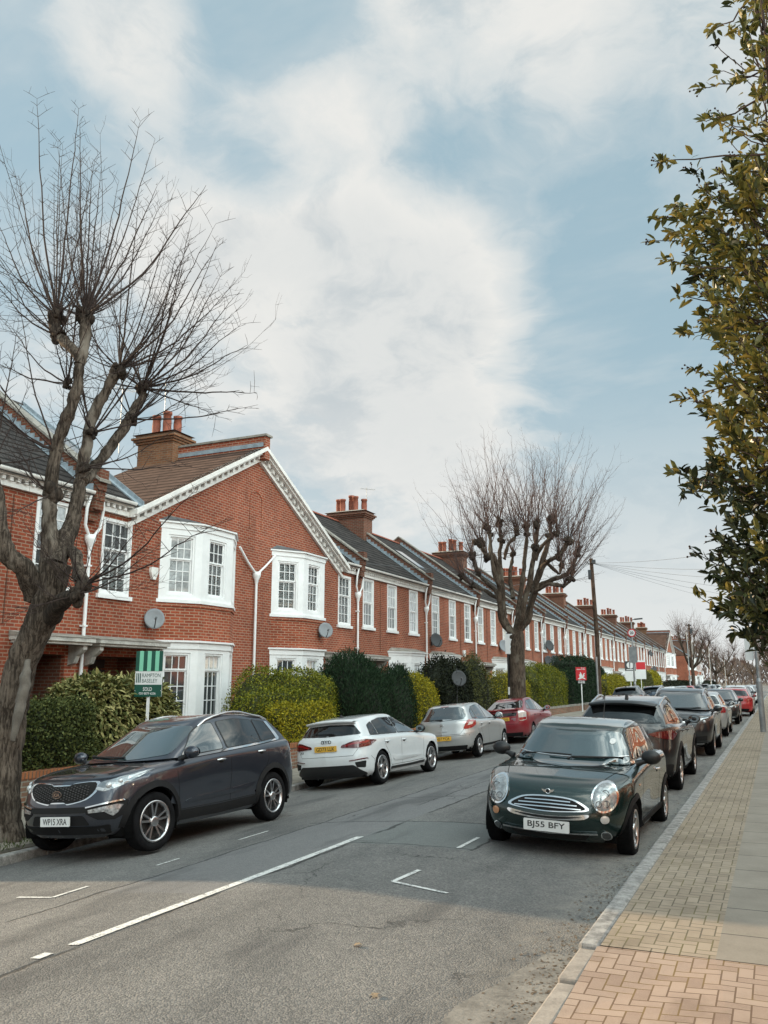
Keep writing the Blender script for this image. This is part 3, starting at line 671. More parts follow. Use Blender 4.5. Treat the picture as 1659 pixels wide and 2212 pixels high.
def slope_roof(h, y0, y1, name='roof', mat=None, back=True):
    mb = MB(); x0 = 0.27; z0 = roof_z(x0); t = 0.05
    mb.prism([(x0, y0, z0), (RIDGE_X, y0, RIDGE_Z), (RIDGE_X, y0, RIDGE_Z - 0.06), (x0, y0, z0 - 0.05)], (0, y1 - y0, 0))
    if back: mb.prism([(RIDGE_X, y0, RIDGE_Z), (RIDGE_X * 2 - 0.3, y0, EAVE), (RIDGE_X * 2 - 0.3, y0, EAVE - 0.06), (RIDGE_X, y0, RIDGE_Z - 0.06)], (0, y1 - y0, 0))
    r = mb.build(name, mat or TILE, h)
    mb = MB(); mb.lathe([(0.10, y0 + 0.002), (0.10, y1 - 0.002)], (RIDGE_X, 0, RIDGE_Z - 0.03), 'y', 10, 0, True, 0, PI); mb.build('ridge', TERRA if mat is None else mat, r)
    return r
def parapet(h, yc, front=True, rise=0.36):
    """party wall carried up through the roof: brick, coping, stepped lead flashing, corbelled foot"""
    mb = MB(); w = 0.14; pts = []
    xs = [0.30, RIDGE_X, RIDGE_X * 2 - 0.2]
    zs = [roof_z(0.30), RIDGE_Z, EAVE + 0.1]
    mb.prism([(xs[0], yc - w, zs[0] - 0.35), (xs[0], yc - w, zs[0] + rise), (xs[1], yc - w, zs[1] + rise), (xs[2], yc - w, zs[2] + rise), (xs[2], yc - w, zs[2] - 0.35), (xs[1], yc - w, zs[1] - 0.35)], (0, 2 * w, 0))
    # corbelled kneeler at the eaves
    for i, (dx, zz) in enumerate(((0.36, 0.30), (0.325, 0.05), (0.22, -0.2), (0.14, -0.42))): mb.box(-0.15, dx, yc - w - 0.004 + i * 0.001, yc + w + 0.004 - i * 0.001, EAVE + zz - 0.249, EAVE + zz)
    mb.box(0.0, 0.40, yc - w - 0.01, yc + w + 0.01, EAVE + 0.301, EAVE + 0.55)
    p = mb.build('party_wall', BRICK_DK, h)
    mb = MB(); c = 0.19; t = 0.07
    for (a, b, za, zb) in ((0.44, RIDGE_X, zs[0] + rise - 0.06, zs[1] + rise), (RIDGE_X, xs[2], zs[1] + rise, zs[2] + rise)):
        mb.prism([(a, yc - c, za + 0.002), (a, yc - c, za + t), (b, yc - c, zb + t), (b, yc - c, zb + 0.002)], (0, 2 * c, 0))
    mb.build('coping', STONE, p)
    for sd in (-1, 1):
        mb = MB(); y = yc + sd * (w + 0.012); L = RIDGE_X - 0.25; n = 26
        for i in range(n):
            xa = 0.22 + (RIDGE_X + 0.1 - 0.22) * i / n; xb = 0.22 + (RIDGE_X + 0.1 - 0.22) * (i + 1) / n
            za, zb = roof_z(xa) + 0.006, roof_z(xb) + 0.006
            mb.poly([(xa, y, za), (xb, y, zb), (xb, y, zb + 0.10), (xa, y, za + 0.21)]); mb.poly([(xa, y, za), (xb, y, zb), (xb, y + sd * 0.13, zb + 0.008), (xa, y + sd * 0.13, za + 0.008)])
        mb.build('flashing', LEAD, p)
def chimney(h, yc, xc=RIDGE_X + 0.45, pots=5, z0=8.1, top=9.55, tall=0):
    mb = MB(); a, b = (0.46, 0.98) if not tall else (0.42, 0.74)
    mb.box(xc - b, xc + b, yc - a, yc + a, z0, top); 
    for i, g in enumerate((0.05, 0.11, 0.17)): mb.box(xc - b - g, xc + b + g, yc - a - g, yc + a + g, top + 0.001 + 0.075 * i, top + 0.075 * (i + 1))
    mb.box(xc - b - 0.06, xc + b + 0.06, yc - a - 0.06, yc + a + 0.06, top + 0.226, top + 0.33)
    c = mb.build('chimney', BRICK_YE if tall else BRICK_DK, h)
    mb = MB(); mb.add([(xc - b - 0.15, yc - a - 0.15, top + 0.331), (xc + b + 0.15, yc - a - 0.15, top + 0.331), (xc + b + 0.15, yc + a + 0.15, top + 0.331), (xc - b - 0.15, yc + a + 0.15, top + 0.331),
        (xc - b + 0.2, yc - a + 0.2, top + 0.45), (xc + b - 0.2, yc - a + 0.2, top + 0.45), (xc + b - 0.2, yc + a - 0.2, top + 0.45), (xc - b + 0.2, yc + a - 0.2, top + 0.45)], [(0, 1, 5, 4), (1, 2, 6, 5), (2, 3, 7, 6), (3, 0, 4, 7), (4, 5, 6, 7)])
    mb.build('chimney_cap', STONE, c)
    for i in range(pots):
        mb = MB(); hh = (0.72, 0.66, 0.86, 0.74, 0.62)[i % 5]; px = xc - b + 0.28 + (2 * b - 0.56) * i / (pots - 1); py = yc + (-0.14 if i % 2 else 0.12)
        mb.lathe([(0.15, 0), (0.15, 0.05), (0.135, 0.09), (0.145, hh * 0.5), (0.125, hh - 0.1), (0.155, hh - 0.09), (0.155, hh), (0.10, hh), (0.095, 0.2)], (px, py, top + 0.40), 'z', 14)
        mb.build('chimney_pot', TERRA, c)
    return c
def hopper_pipe(h, yc, z0=0.1, branch=True):
    mb = MB(); x = 0.09
    mb.tube([(x, yc, z0), (x, yc, 4.9)], 0.042, 8); mb.lathe([(0.05, 4.78), (0.07, 4.9), (0.13, 5.02), (0.13, 5.15), (0.10, 5.15)], (x, yc, 0), 'z', 10)
    if branch:
        for sd in (-1, 1): mb.tube([(x + 0.02, yc + sd * 0.06, 5.1), (x + 0.05, yc + sd * 0.24, 5.35), (0.18, yc + sd * 0.26, 5.75), (0.22, yc + sd * 0.2, 6.05)], 0.038, 8)
    for zz in (1.2, 3.0, 4.4): mb.box(0.003, 0.14, yc - 0.06, yc + 0.06, zz, zz + 0.04)
    mb.build('downpipe', WHITE, h)
def cable(h, pts, mat=None):
    mb = MB(); mb.tube(pts, 0.012, 5); mb.build('cable', mat or BRICK_DK, h)
def shell(h, holes, z1=EAVE - 0.0, front_top=None):
    """brick front with openings, back and inner floor so the house is closed"""
    mb = MB(); wall_grid(mb, 0, HW, -0.3, z1, holes)
    X = RIDGE_X * 2
    mb.poly([(X, HW, -0.3), (X, 0, -0.3), (X, 0, z1), (X, HW, z1)])
    for yy, q in ((0.0, 1), (HW, -1)): mb.poly([(0, yy, -0.3), (0, yy, z1), (X, yy, z1), (X, yy, -0.3)][::q])
    if front_top: mb.poly(front_top)
    return mb.build('wall', BRICK, h)
G2 = [GLASS, GLASS_NET]
def flat_house(m, label, loc, group, glasses, blinds=(0, 0, 0), chim=False, par=True, nopipe=False):
    """plain two-storey house: three sashes above, a canted bay and a hooded door below"""
    h = thing('terraced_house', label, 'house', loc, 0, group); F = Flip(m)
    wx = [1.08, 3.38, 5.72]; ww, wz0, wz1 = 0.98, 3.86, 5.78
    holes = [(F.y(w) - ww / 2, F.y(w) + ww / 2, wz0, wz1) for w in wx]
    a, b = sorted((F.y(0.42), F.y(1.86))); holes.append((a, b, 0, 2.35))
    shell(h, holes)
    for w, g, bl in zip(wx, glasses, blinds): sash(h, (0, F.y(w), wz0), (0, 1, 0), ww, wz1 - wz0, g, (2, 2) if m > 0 else (2, 3), 3, bl)
    door_recess(h, F, 0.42, 1.86); canopy(h, F, 0.10, 2.0)
    y0, y1 = 3.05, 6.45
    mb = MB(); prism_z(mb, bay_outline(F, y0, y1, 0.62, 0.95), -0.3, 0.62); mb.build('bay_base', BRICK, h)
    bay_storey(h, F, y0, y1, 0.62, 0.95, 0.621, 3.0, 0.85, 2.52, [GLASS, G2, GLASS_NET], (1, 2), (0, 0, 0), STONE)
    slope_roof(h, 0.145, HW - 0.145)
    cornice(h, 0.145, HW - 0.145)
    if par: parapet(h, HW)
    if chim: chimney(h, HW)
    if not nopipe: hopper_pipe(h, HW)
    cable(h, [(0.012, F.y(2.2), 5.7), (0.012, F.y(2.2), 2.95)])
    return h
GAP = HW - 1.95             # the gable foot, measured from the outer party wall
def gabled_house(m, label, loc, group, glasses, blinds, par_low=False, par_high=False, chim=False):
    """half of a gabled pair: local y = HW (m>0) or 0 (m<0) is the shared wall under the apex"""
    h = thing('terraced_house', label, 'house', loc, 0, group); F = Flip(m)
    foot = 1.85; apex = (F.y(HW), 9.0)
    ww, wz0, wz1 = 1.02, 3.82, 5.68
    a, b = sorted((F.y(0.30), F.y(2.25)))
    holes = [(F.y(0.98) - ww / 2, F.y(0.98) + ww / 2, wz0, wz1), (a, b, 0, 2.35)]
    tri = [(0, F.y(foot), EAVE), (0, F.y(HW), EAVE), (0, F.y(HW), 8.98)]
    shell(h, holes, EAVE, tri if m > 0 else tri[::-1])
    sash(h, (0, F.y(0.98), wz0), (0, 1, 0), ww, wz1 - wz0, glasses[0], (2, 3), 3, blinds[0])
    door_recess(h, F, 0.30, 2.25); canopy(h, F, 0.05, 2.5)
    y0, y1 = 2.62, 6.05
    mb = MB(); prism_z(mb, bay_outline(F, y0, y1, 0.60, 1.0), -0.3, 0.62); mb.build('bay_base', BRICK, h)
    bay_storey(h, F, y0, y1, 0.60, 1.0, 0.621, 2.82, 0.80, 2.50, [GLASS, G2, GLASS], (1, 3), (0, 0, 0), None, 0.22)
    mb = MB(); prism_z(mb, bay_outline(F, y0, y1, 0.60, 1.0), 2.821, 3.70); prism_z(mb, bay_outline(F, y0, y1, 0.60, 1.0, 0.035), 3.701, 3.79); mb.build('bay_apron', BRICK, h)
    bay_storey(h, F, y0, y1, 0.60, 1.0, 3.80, 5.98, 4.02, 5.62, [glasses[1], glasses[2], GLASS_NET], (2, 3), blinds[1:], LEADDK, 0.2)
    # blind arch of raised brick high in the gable
    mb = MB(); c = 0.0
    yc = F.y(HW)
    n = 8; ra, rb = 0.30, 0.37; z0 = 7.35
    for i in range(n):
        t0, t1 = (PI / 2) * i / n, (PI / 2) * (i + 1) / n; s = -1 if m > 0 else 1
        q = [(ra, t0), (rb, t0), (rb, t1), (ra, t1)]
        pts = [(0.001, yc + s * r * math.cos(t), z0 + r * math.sin(t)) for r, t in q]
        mb.prism(pts, (0.022, 0, 0))
    s = -1 if m > 0 else 1
    mb.prism([(0.001, yc + s * ra, z0 - 0.9), (0.001, yc + s * rb, z0 - 0.9), (0.001, yc + s * rb, z0 - 0.001), (0.001, yc + s * ra, z0 - 0.001)], (0.018, 0, 0))
    mb.build('blind_arch', BRICK, h)
    # roofs: plain slope by the party wall, gable slope running back to the ridge
    yf = F.y(foot - 0.2); lo, hi = sorted((F.y(0.145), yf))
    slope_roof(h, lo, hi, 'roof', TILE)
    mb = MB(); gz = lambda y: EAVE + (9.12 - EAVE) * (y - (foot - 0.32)) / (HW - foot + 0.32)
    ys = [foot - 0.30, HW - 0.14]; X1 = RIDGE_X - 0.3
    A = [(0.34, F.y(ys[0]), gz(ys[0])), (0.34, F.y(ys[1]), gz(ys[1])), (X1, F.y(ys[1]), gz(ys[1])), (0.16, F.y(ys[0]), gz(ys[0]))]
    mb.prism([(0.34, F.y(ys[0]), gz(ys[0])), (0.34, F.y(ys[1]), gz(ys[1])), (X1, F.y(ys[1]), gz(ys[1])), (X1, F.y(foot - 0.30) , gz(ys[0]))], (0, 0, -0.06))
    mb.build('gable_roof', TILEY, h)
    mb = MB()      # lead valley between the two roofs
    vx = [0.26 + (RIDGE_X - 0.26) * k / 8 for k in range(9)]
    for xa, xb in zip(vx, vx[1:]):
        za, zb = roof_z(xa) + 0.012, roof_z(xb) + 0.012
        ya = (za - EAVE) / (9.12 - EAVE) * (HW - foot + 0.32) + foot - 0.32; yb = (zb - EAVE) / (9.12 - EAVE) * (HW - foot + 0.32) + foot - 0.32
    mb.prism([(0.30, F.y(foot - 0.31), roof_z(0.3) + 0.02), (RIDGE_X, F.y(foot - 0.31), RIDGE_Z + 0.02), (RIDGE_X, F.y(foot - 0.31), RIDGE_Z + 0.16), (0.30, F.y(foot - 0.31), roof_z(0.3) + 0.16)], (0, -0.02 if m > 0 else 0.02, 0))
    mb.build('flashing', LEAD, h); mb = MB()
    for xa, xb in ((0.30, RIDGE_X),):
        pa, pb = (xa, F.y(foot - 0.40), roof_z(xa) + 0.02), (xb, F.y(foot - 0.40), roof_z(xb) + 0.02); mb.bar(pa, pb, 0.2, 0.03)
    mb.build('flashing', LEAD, h)
    # bargeboard with dentils
    mb = MB(); e0, e1 = (foot - 0.62, gz(foot - 0.62)), (HW, gz(HW))
    def rake(d0, d1, x0, x1, ya=e0[0], yb=HW, mi=0):
        P = [(x0, F.y(ya), gz(ya) - d0), (x0, F.y(yb), gz(yb) - d0), (x0, F.y(yb), gz(yb) - d1), (x0, F.y(ya), gz(ya) - d1)]
        mb.prism(P, (x1 - x0, 0, 0), mi)
    rake(0.0, 0.13, 0.004, 0.37); rake(0.131, 0.20, 0.004, 0.28); rake(0.34, 0.46, 0.004, 0.10)
    k = foot - 0.4
    while k < HW - 0.15:
        P = [(0.004, F.y(k), gz(k) - 0.201), (0.004, F.y(k + 0.10), gz(k + 0.10) - 0.201), (0.004, F.y(k + 0.10), gz(k + 0.10) - 0.339), (0.004, F.y(k), gz(k) - 0.339)]
        mb.prism(P, (0.17, 0, 0)); k += 0.27
    mb.build('bargeboard', TRIM, h)
    lo, hi = sorted((F.y(0.145), F.y(foot - 0.55))); cornice(h, lo, hi)
    if m > 0:      # brick ridge wall shared with the twin, its coping, and the stack
        mb = MB(); mb.box(X1, 0.36, HW - 0.139, HW + 0.139, 8.7, 9.44); p = mb.build('party_wall', BRICK, h)
        mb = MB(); mb.box(X1, 0.42, HW - 0.19, HW + 0.19, 9.441, 9.51); mb.build('coping', STONE, p)
        mb = MB(); mb.prism([(0.30, HW - 0.15, 9.10), (X1, HW - 0.15, 9.10), (X1, HW - 0.15, 9.24), (0.30, HW - 0.15, 9.24)], (0, -0.012, 0)); mb.build('flashing', LEAD, p)
        chimney(h, HW - 0.05, RIDGE_X + 0.55, 5, 7.9, 9.62, 1)
        mb = MB(); x = 0.09; yc = HW
        mb.tube([(x, yc, 0.1), (x, yc, 4.85)], 0.042, 8); mb.lathe([(0.05, 4.75), (0.07, 4.85), (0.13, 4.98), (0.13, 5.10), (0.10, 5.10)], (x, yc, 0), 'z', 10)
        for sd in (-1, 1): mb.tube([(x, yc + sd * 0.05, 5.05), (x, yc + sd * 0.5, 5.35), (x + 0.03, yc + sd * 1.0, 5.75)], 0.036, 8)
        mb.build('downpipe', WHITE, h)
    if par_low: parapet(h, 0.0)
    if par_high: parapet(h, HW)
    if par_high or par_low: hopper_pipe(h, HW if par_high else 0.0)
    return h
TG = 'red brick houses of the left terrace'
Y0 = 14.70                                   # boundary left of the near gabled pair
house_ys = [Y0 + HW * k for k in range(-1, 40)]
h_end = flat_house(-1, 'end terraced house behind the leaning bare tree at the left edge of the photo', (FX, Y0 - HW, GZ), TG, [[GLASS, GLASS_NET], G2, G2], chim=False, par=True)
g_a = gabled_house(1, 'gabled brick house with two-storey white bay behind the green and white sold board', (FX, Y0, GZ), TG, [GLASS_NET, GLASS_NET, [GLASS, GLASS_NET]], (2, 0, 2, 0))
g_b = gabled_house(-1, 'gabled brick house with shuttered white bay behind the stepped yellow-green hedge', (FX, Y0 + HW, GZ), TG, [GLASS, GLASS, GLASS], (1, 1, 1, 1), par_high=True)
f_a = flat_house(1, 'flat-fronted brick house rising behind the dark conifer hedge, directly right of the gabled pair', (FX, Y0 + 2 * HW, GZ), TG, [[GLASS, GLASS_NET], [GLASS, GLASS_NET], [GLASS_NET, GLASS_NET]], chim=True)
f_b = flat_house(-1, 'flat-fronted brick house behind the dark shrub and the dish on a pole', (FX, Y0 + 3 * HW, GZ), TG, [[GLASS, GLASS_NET]] * 3)
CURT = plain('glass_with_cream_curtain', (0.42, 0.37, 0.28), 0.05, spec=1.0, coat=1.0, ior=1.7, var=0.5, vscale=3); GREYB_ = plain('glass_with_grey_blind', (0.24, 0.25, 0.26), 0.05, spec=1.0, coat=1.0, ior=1.7, var=0.3, vscale=2)
DOORS = [DOOR, plain('red_door', (0.16, 0.02, 0.02), 0.4), plain('blue_door', (0.02, 0.04, 0.09), 0.4), plain('green_door', (0.015, 0.05, 0.03), 0.4), plain('grey_door', (0.12, 0.125, 0.13), 0.4)]
def vary(root, seed):
    r = random.Random(seed)
    for o in root.children_recursive:
        k = o.name.split('.')[0]
        if k == 'pane':
            for sl_ in o.material_slots:
                if sl_.material in (GLASS, GLASS_NET): sl_.link = 'OBJECT'; sl_.material = r.choice((GLASS, GLASS_NET, GLASS_NET, CURT, GREYB_))
        elif k == 'door': o.material_slots[0].link = 'OBJECT'; o.material_slots[0].material = r.choice(DOORS)
LBL = ['brick house partly hidden by the crown of the pollarded tree standing in mid street', 'brick house seen through the limbs just right of the pollarded tree trunk',
       'brick house behind the tall dark square hedge and red agent board', 'brick house behind the tall wooden telegraph pole', 'brick house just right of the wooden telegraph pole',
       'brick house above the yellow hedge with the black and white agent board', 'brick house behind the speed limit sign on its column', 'brick house one right of the speed limit sign',
       'brick house above the round clipped grey-green bush', 'brick house with paired dark dishes low on its front', 'second flat brick house before the far gabled house', 'last flat brick house before the far gabled house']
for k in range(12):
    vary(dup(f_a if k % 2 == 0 else f_b, (FX, Y0 + (4 + k) * HW, GZ), 0, LBL[k], TG), k)
yk = Y0 + 16 * HW
dup(g_a, (FX, yk, GZ), 0, 'first half of the far gabled pair with a white two-storey bay, beyond the flat-fronted houses', TG)
dup(g_b, (FX, yk + HW, GZ), 0, 'second half of the far gabled pair, ending the long row at a side street', TG)
TF = 'brick houses beyond the side street'
y2 = yk + 2 * HW + 13
for k, (src, lab) in enumerate(((g_a, 'first house past the side street, its brick flank facing us beside white bays'), (g_b, 'second house past the side street behind the far bare tree'), (f_a, 'third house past the side street, mostly behind bare branches'), (f_b, 'fourth house past the side street, deep behind bare branches'))):
    dup(src, (FX + 0.8, y2 + k * HW, GZ), 0, lab, TF)
# opposite row behind the camera's pavement: out of frame, seen in reflections and shading the street
ROPP = 'brick houses of the opposite terrace'
for k in range(13):
    s = (f_a, f_b)[k % 2]
    dup(s, (5.9, 5.0 + (k - 3) * HW, 0.25), PI, 'brick house of the opposite terrace, hidden behind the evergreen at the right edge', ROPP)
mb = MB(); mb.poly([(0.0, 0.14, EAVE - 0.3), (0.2, 0.14, EAVE), (RIDGE_X, 0.14, RIDGE_Z - 0.07), (RIDGE_X * 2, 0.14, EAVE), (RIDGE_X * 2, 0.14, EAVE - 0.3)]); mb.build('gable_wall', BRICK, h_end)
# ------------------------------------------------------------------ cars
# car frame: +y forward, x to the car's right, z = 0 at the ground, origin midway between the axles
def pchip(P, sub):
    """monotone cubic through the control points along axis 0, sub samples a span"""
    P = np.asarray(P, float); n = len(P); d = np.diff(P, axis=0); m = np.zeros_like(P)
    a, b = d[:-1], d[1:]; ok = a * b > 0
    h = np.where(ok, 2 * a * b / np.where(ok, a + b, 1), 0); m[1:-1] = 0.65 * h + 0.35 * np.where(ok, (a + b) / 2, 0)
    m[0] = d[0] * 1.0; m[-1] = d[-1] * 1.0
    out = []
    for i in range(n - 1):
        for k in range(sub):
            t = k / sub; t2, t3 = t * t, t * t * t
            out.append((2 * t3 - 3 * t2 + 1) * P[i] + (t3 - 2 * t2 + t) * m[i] + (-2 * t3 + 3 * t2) * P[i + 1] + (t3 - t2) * m[i + 1])
    out.append(P[-1]); return np.array(out)
def prof(pts, y):
    ps = sorted(pts); return float(np.interp(y, [p[0] for p in ps], [p[1] for p in ps]))
def ring(yF, yR, bF, bR, wf, wm, wr, z, yA, yB):
    """11 control points round the right half, from nose centre to tail centre"""
    pts = [(0, yF), (0.50 * wf, yF - 0.10 * bF), (0.80 * wf, yF - 0.36 * bF), (0.965 * wf, yF - bF), (wf, yA), (wm, (yA + yB) / 2), (wr, yB), (0.965 * wr, yR + bR), (0.80 * wr, yR + 0.36 * bR), (0.50 * wr, yR + 0.10 * bR), (0, yR)]
    return [(x, y, prof(z, y) if isinstance(z, list) else z) for x, y in pts]
def net_surface(rows, su, sv):
    N = np.array(rows, float)                      # [row][11][3]
    N = pchip(N, sv)                               # along rows
    N = pchip(np.swapaxes(N, 0, 1), su)            # along the ring
    return np.swapaxes(N, 0, 1)                    # [row][ring][3]
def net_mesh(G):
    """grid to a mirrored mesh: vertex array and quads"""
    r, c, _ = G.shape; V = np.concatenate([G.reshape(-1, 3), G.reshape(-1, 3) * [-1, 1, 1]]); F = []
    for i in range(r - 1):
        for j in range(c - 1):
            a = i * c + j; F.append((a, a + c, a + c + 1, a + 1)); o = r * c; F.append((o + a, o + a + 1, o + a + c + 1, o + a + c))
    return V, F
class Car: pass
def smooth_loop(pts, sub=5, closed=True):
    P = [Vector((p[0], p[1])) for p in pts]; n = len(P); out = []
    for i in range(n if closed else n - 1):
        p0, p1, p2, p3 = (P[(i - 1) % n], P[i], P[(i + 1) % n], P[(i + 2) % n]) if closed else (P[max(i - 1, 0)], P[i], P[i + 1], P[min(i + 2, n - 1)])
        for k in range(sub):
            t = k / sub; out.append(0.5 * ((2 * p1) + (p2 - p0) * t + (2 * p0 - 5 * p1 + 4 * p2 - p3) * t * t + (3 * p1 - p0 - 3 * p2 + p3) * t ** 3))
    if not closed: out.append(P[-1])
    return [(v.x, v.y) for v in out]
def rounded(pts, r=0.04, n=4):
    """polygon with its corners cut round"""
    P = [Vector(p) for p in pts]; out = []; m = len(P)
    for i in range(m):
        a, b, c = P[i - 1], P[i], P[(i + 1) % m]; u, v = (a - b), (c - b); k = min(r, u.length * 0.45, v.length * 0.45); p, q = b + u.normalized() * k, b + v.normalized() * k
        for j in range(n + 1):
            t = j / n; out.append(tuple((1 - t) ** 2 * p + 2 * t * (1 - t) * b + t * t * q))
    return out
def dense(pts, step=0.04):
    out = []
    for i, p in enumerate(pts):
        q = pts[(i + 1) % len(pts)]; a, b = Vector(p), Vector(q); k = max(1, int((b - a).length / step))
        out += [tuple(a.lerp(b, j / k)) for j in range(k)]
    return out
AX = {'r': (Vector((4, 0, 0)), Vector((-1, 0, 0)), lambda a, b: Vector((0, a, b))), 'l': (Vector((-4, 0, 0)), Vector((1, 0, 0)), lambda a, b: Vector((0, a, b))),
      'f': (Vector((0, 5, 0)), Vector((0, -1, 0)), lambda a, b: Vector((a, 0, b))), 'b': (Vector((0, -5, 0)), Vector((0, 1, 0)), lambda a, b: Vector((a, 0, b))),
      't': (Vector((0, 0, 4)), Vector((0, 0, -1)), lambda a, b: Vector((a, b, 0)))}
def decal_geo(mb, car, ax, pts, off=0.004, skirt=0.02, mi=0, step=0.06, bulge=0.0):
    """lay an outline drawn in side/front/rear/top view onto the car body, off metres proud"""
    base, d, mk = AX[ax]
    if ax == 'f' and getattr(car, 'dz', 0) and max(p[1] for p in pts) < 0.9: pts = [(p[0], p[1] + car.dz) for p in pts]
    pts = dense(pts, step); n = len(pts)
    V2 = [Vector(p) for p in pts]; x0, x1 = min(p[0] for p in pts), max(p[0] for p in pts); y0, y1 = min(p[1] for p in pts), max(p[1] for p in pts)
    nx, ny = max(1, int((x1 - x0) / step)), max(1, int((y1 - y0) / step))
    for i in range(1, nx):
        for j in range(1, ny): V2.append(Vector((x0 + (x1 - x0) * i / nx + 0.0007, y0 + (y1 - y0) * j / ny + 0.0011)))
    r = delaunay_2d_cdt(V2, [(i, (i + 1) % n) for i in range(n)], [], 1, 1e-5)
    vv, ff, orig = r[0], r[2], r[3]
    P = []; cx, cy = (x0 + x1) / 2, (y0 + y1) / 2
    for v in vv:
        o = base + mk(v.x, v.y); h = car.bvh.ray_cast(o, d)
        if h[0] is None or (h[3] is not None and h[3] > 6.2):
            q = car.bvh.find_nearest(o + d * 3.2); loc, nr = q[0], q[1]
        else: loc, nr = h[0], h[1]
        if nr.dot(d) > 0: nr = -nr
        nn = (nr * 0.6 - d * 0.4).normalized()
        e = off
        if bulge: e += bulge * max(0, 1 - ((v.x - cx) / ((x1 - x0) / 2)) ** 2) * max(0, 1 - ((v.y - cy) / ((y1 - y0) / 2)) ** 2)
        P.append(loc + nn * e)
    # orient outward
    F = []
    for f in ff:
        a, b, c = P[f[0]], P[f[1]], P[f[2]]; nrm = (b - a).cross(c - a)
        F.append(tuple(f) if nrm.dot(d) < 0 else tuple(f)[::-1])
    mb.add(P, F, mi, True)
    if skirt:
        es = {}
        for f in F:
            for i in range(len(f)):
                e = (f[i], f[(i + 1) % len(f)])
                if (e[1], e[0]) in es: del es[(e[1], e[0])]
                else: es[e] = 1
        for (a, b) in es: mb.add([P[a], P[b], P[b] + d * skirt, P[a] + d * skirt], [(0, 3, 2, 1)], mi)
def strip(pts, w, closed=False):
    """thin band along a 2D line, as an outline"""
    P = [Vector(p) for p in pts]; L, Rr = [], []
    for i, p in enumerate(P):
        t = (P[min(i + 1, len(P) - 1)] - P[max(i - 1, 0)]).normalized(); s = Vector((-t.y, t.x)) * w / 2; L.append(tuple(p + s)); Rr.append(tuple(p - s))
    return L + Rr[::-1]
def decal(car, name, ax, pts, mat, parent=None, off=0.004, skirt=0.02, step=0.06, bulge=0.0, label=None):
    mb = MB(); decal_geo(mb, car, ax, pts, off, skirt, 0, step, bulge)
    o = mb.build(name, mat, parent or car.root)
    if label: o['label'] = label
    return o
def decals(car, name, ax, lst, mat, parent=None, off=0.004, skirt=0.01, step=0.06):
    mb = MB()
    for p in lst: decal_geo(mb, car, ax, p, off, skirt, 0, step)
    return mb.build(name, mat, parent or car.root)
def hit(car, ax, a, b):
    base, d, mk = AX[ax]; h = car.bvh.ray_cast(base + mk(a, b), d); return h[0], h[1]
def cglass(name, col, rough=0.02):
    return plain(name, col, rough, spec=1.0, coat=1.0, coatr=0.01, ior=1.7)
CARGLASS = cglass('car_glass', (0.012, 0.017, 0.019)); CARGLASS_TEAL = cglass('windscreen_glass', (0.018, 0.036, 0.040)); PRIVACY = plain('tinted_car_glass', (0.003, 0.0035, 0.004), 0.03, spec=0.6, coat=0.5, coatr=0.01)
RUBBER = plain('tyre_rubber', (0.011, 0.011, 0.012), 0.9, var=0.35, vscale=8, spec=0.08)
TRIMBLK = plain('unpainted_black_trim', (0.013, 0.013, 0.014), 0.65, var=0.15, vscale=10, spec=0.2)
LAMP = plain('headlamp_lens', (0.55, 0.57, 0.58), 0.08, 0.35, spec=1.0, coat=1.0)
LAMPDK = plain('lamp_housing', (0.05, 0.055, 0.06), 0.15, 0.3, coat=1.0)
REDL = plain('red_lamp_lens', (0.30, 0.012, 0.014), 0.08, spec=0.8, coat=1.0, var=0.3, vscale=18)
REDDK = plain('dark_red_lamp_lens', (0.10, 0.006, 0.008), 0.08, spec=0.8, coat=1.0)
AMBER = plain('amber_lens', (0.50, 0.24, 0.12), 0.1, coat=1.0)
CLEARLENS = plain('clear_lens', (0.62, 0.60, 0.58), 0.08, 0.2, spec=1.0, coat=1.0)
PLATEW = plain('white_plate', (0.72, 0.73, 0.72), 0.4, var=0.06); PLATEY = plain('yellow_plate', (0.72, 0.42, 0.06), 0.4, var=0.08); INK = plain('plate_ink', (0.012, 0.012, 0.014), 0.5)
MIRRORG = plain('mirror_face', (0.22, 0.26, 0.28), 0.05, 1.0)
UNDER = plain('underbody_dark', (0.006, 0.006, 0.006), 1.0, spec=0.05)
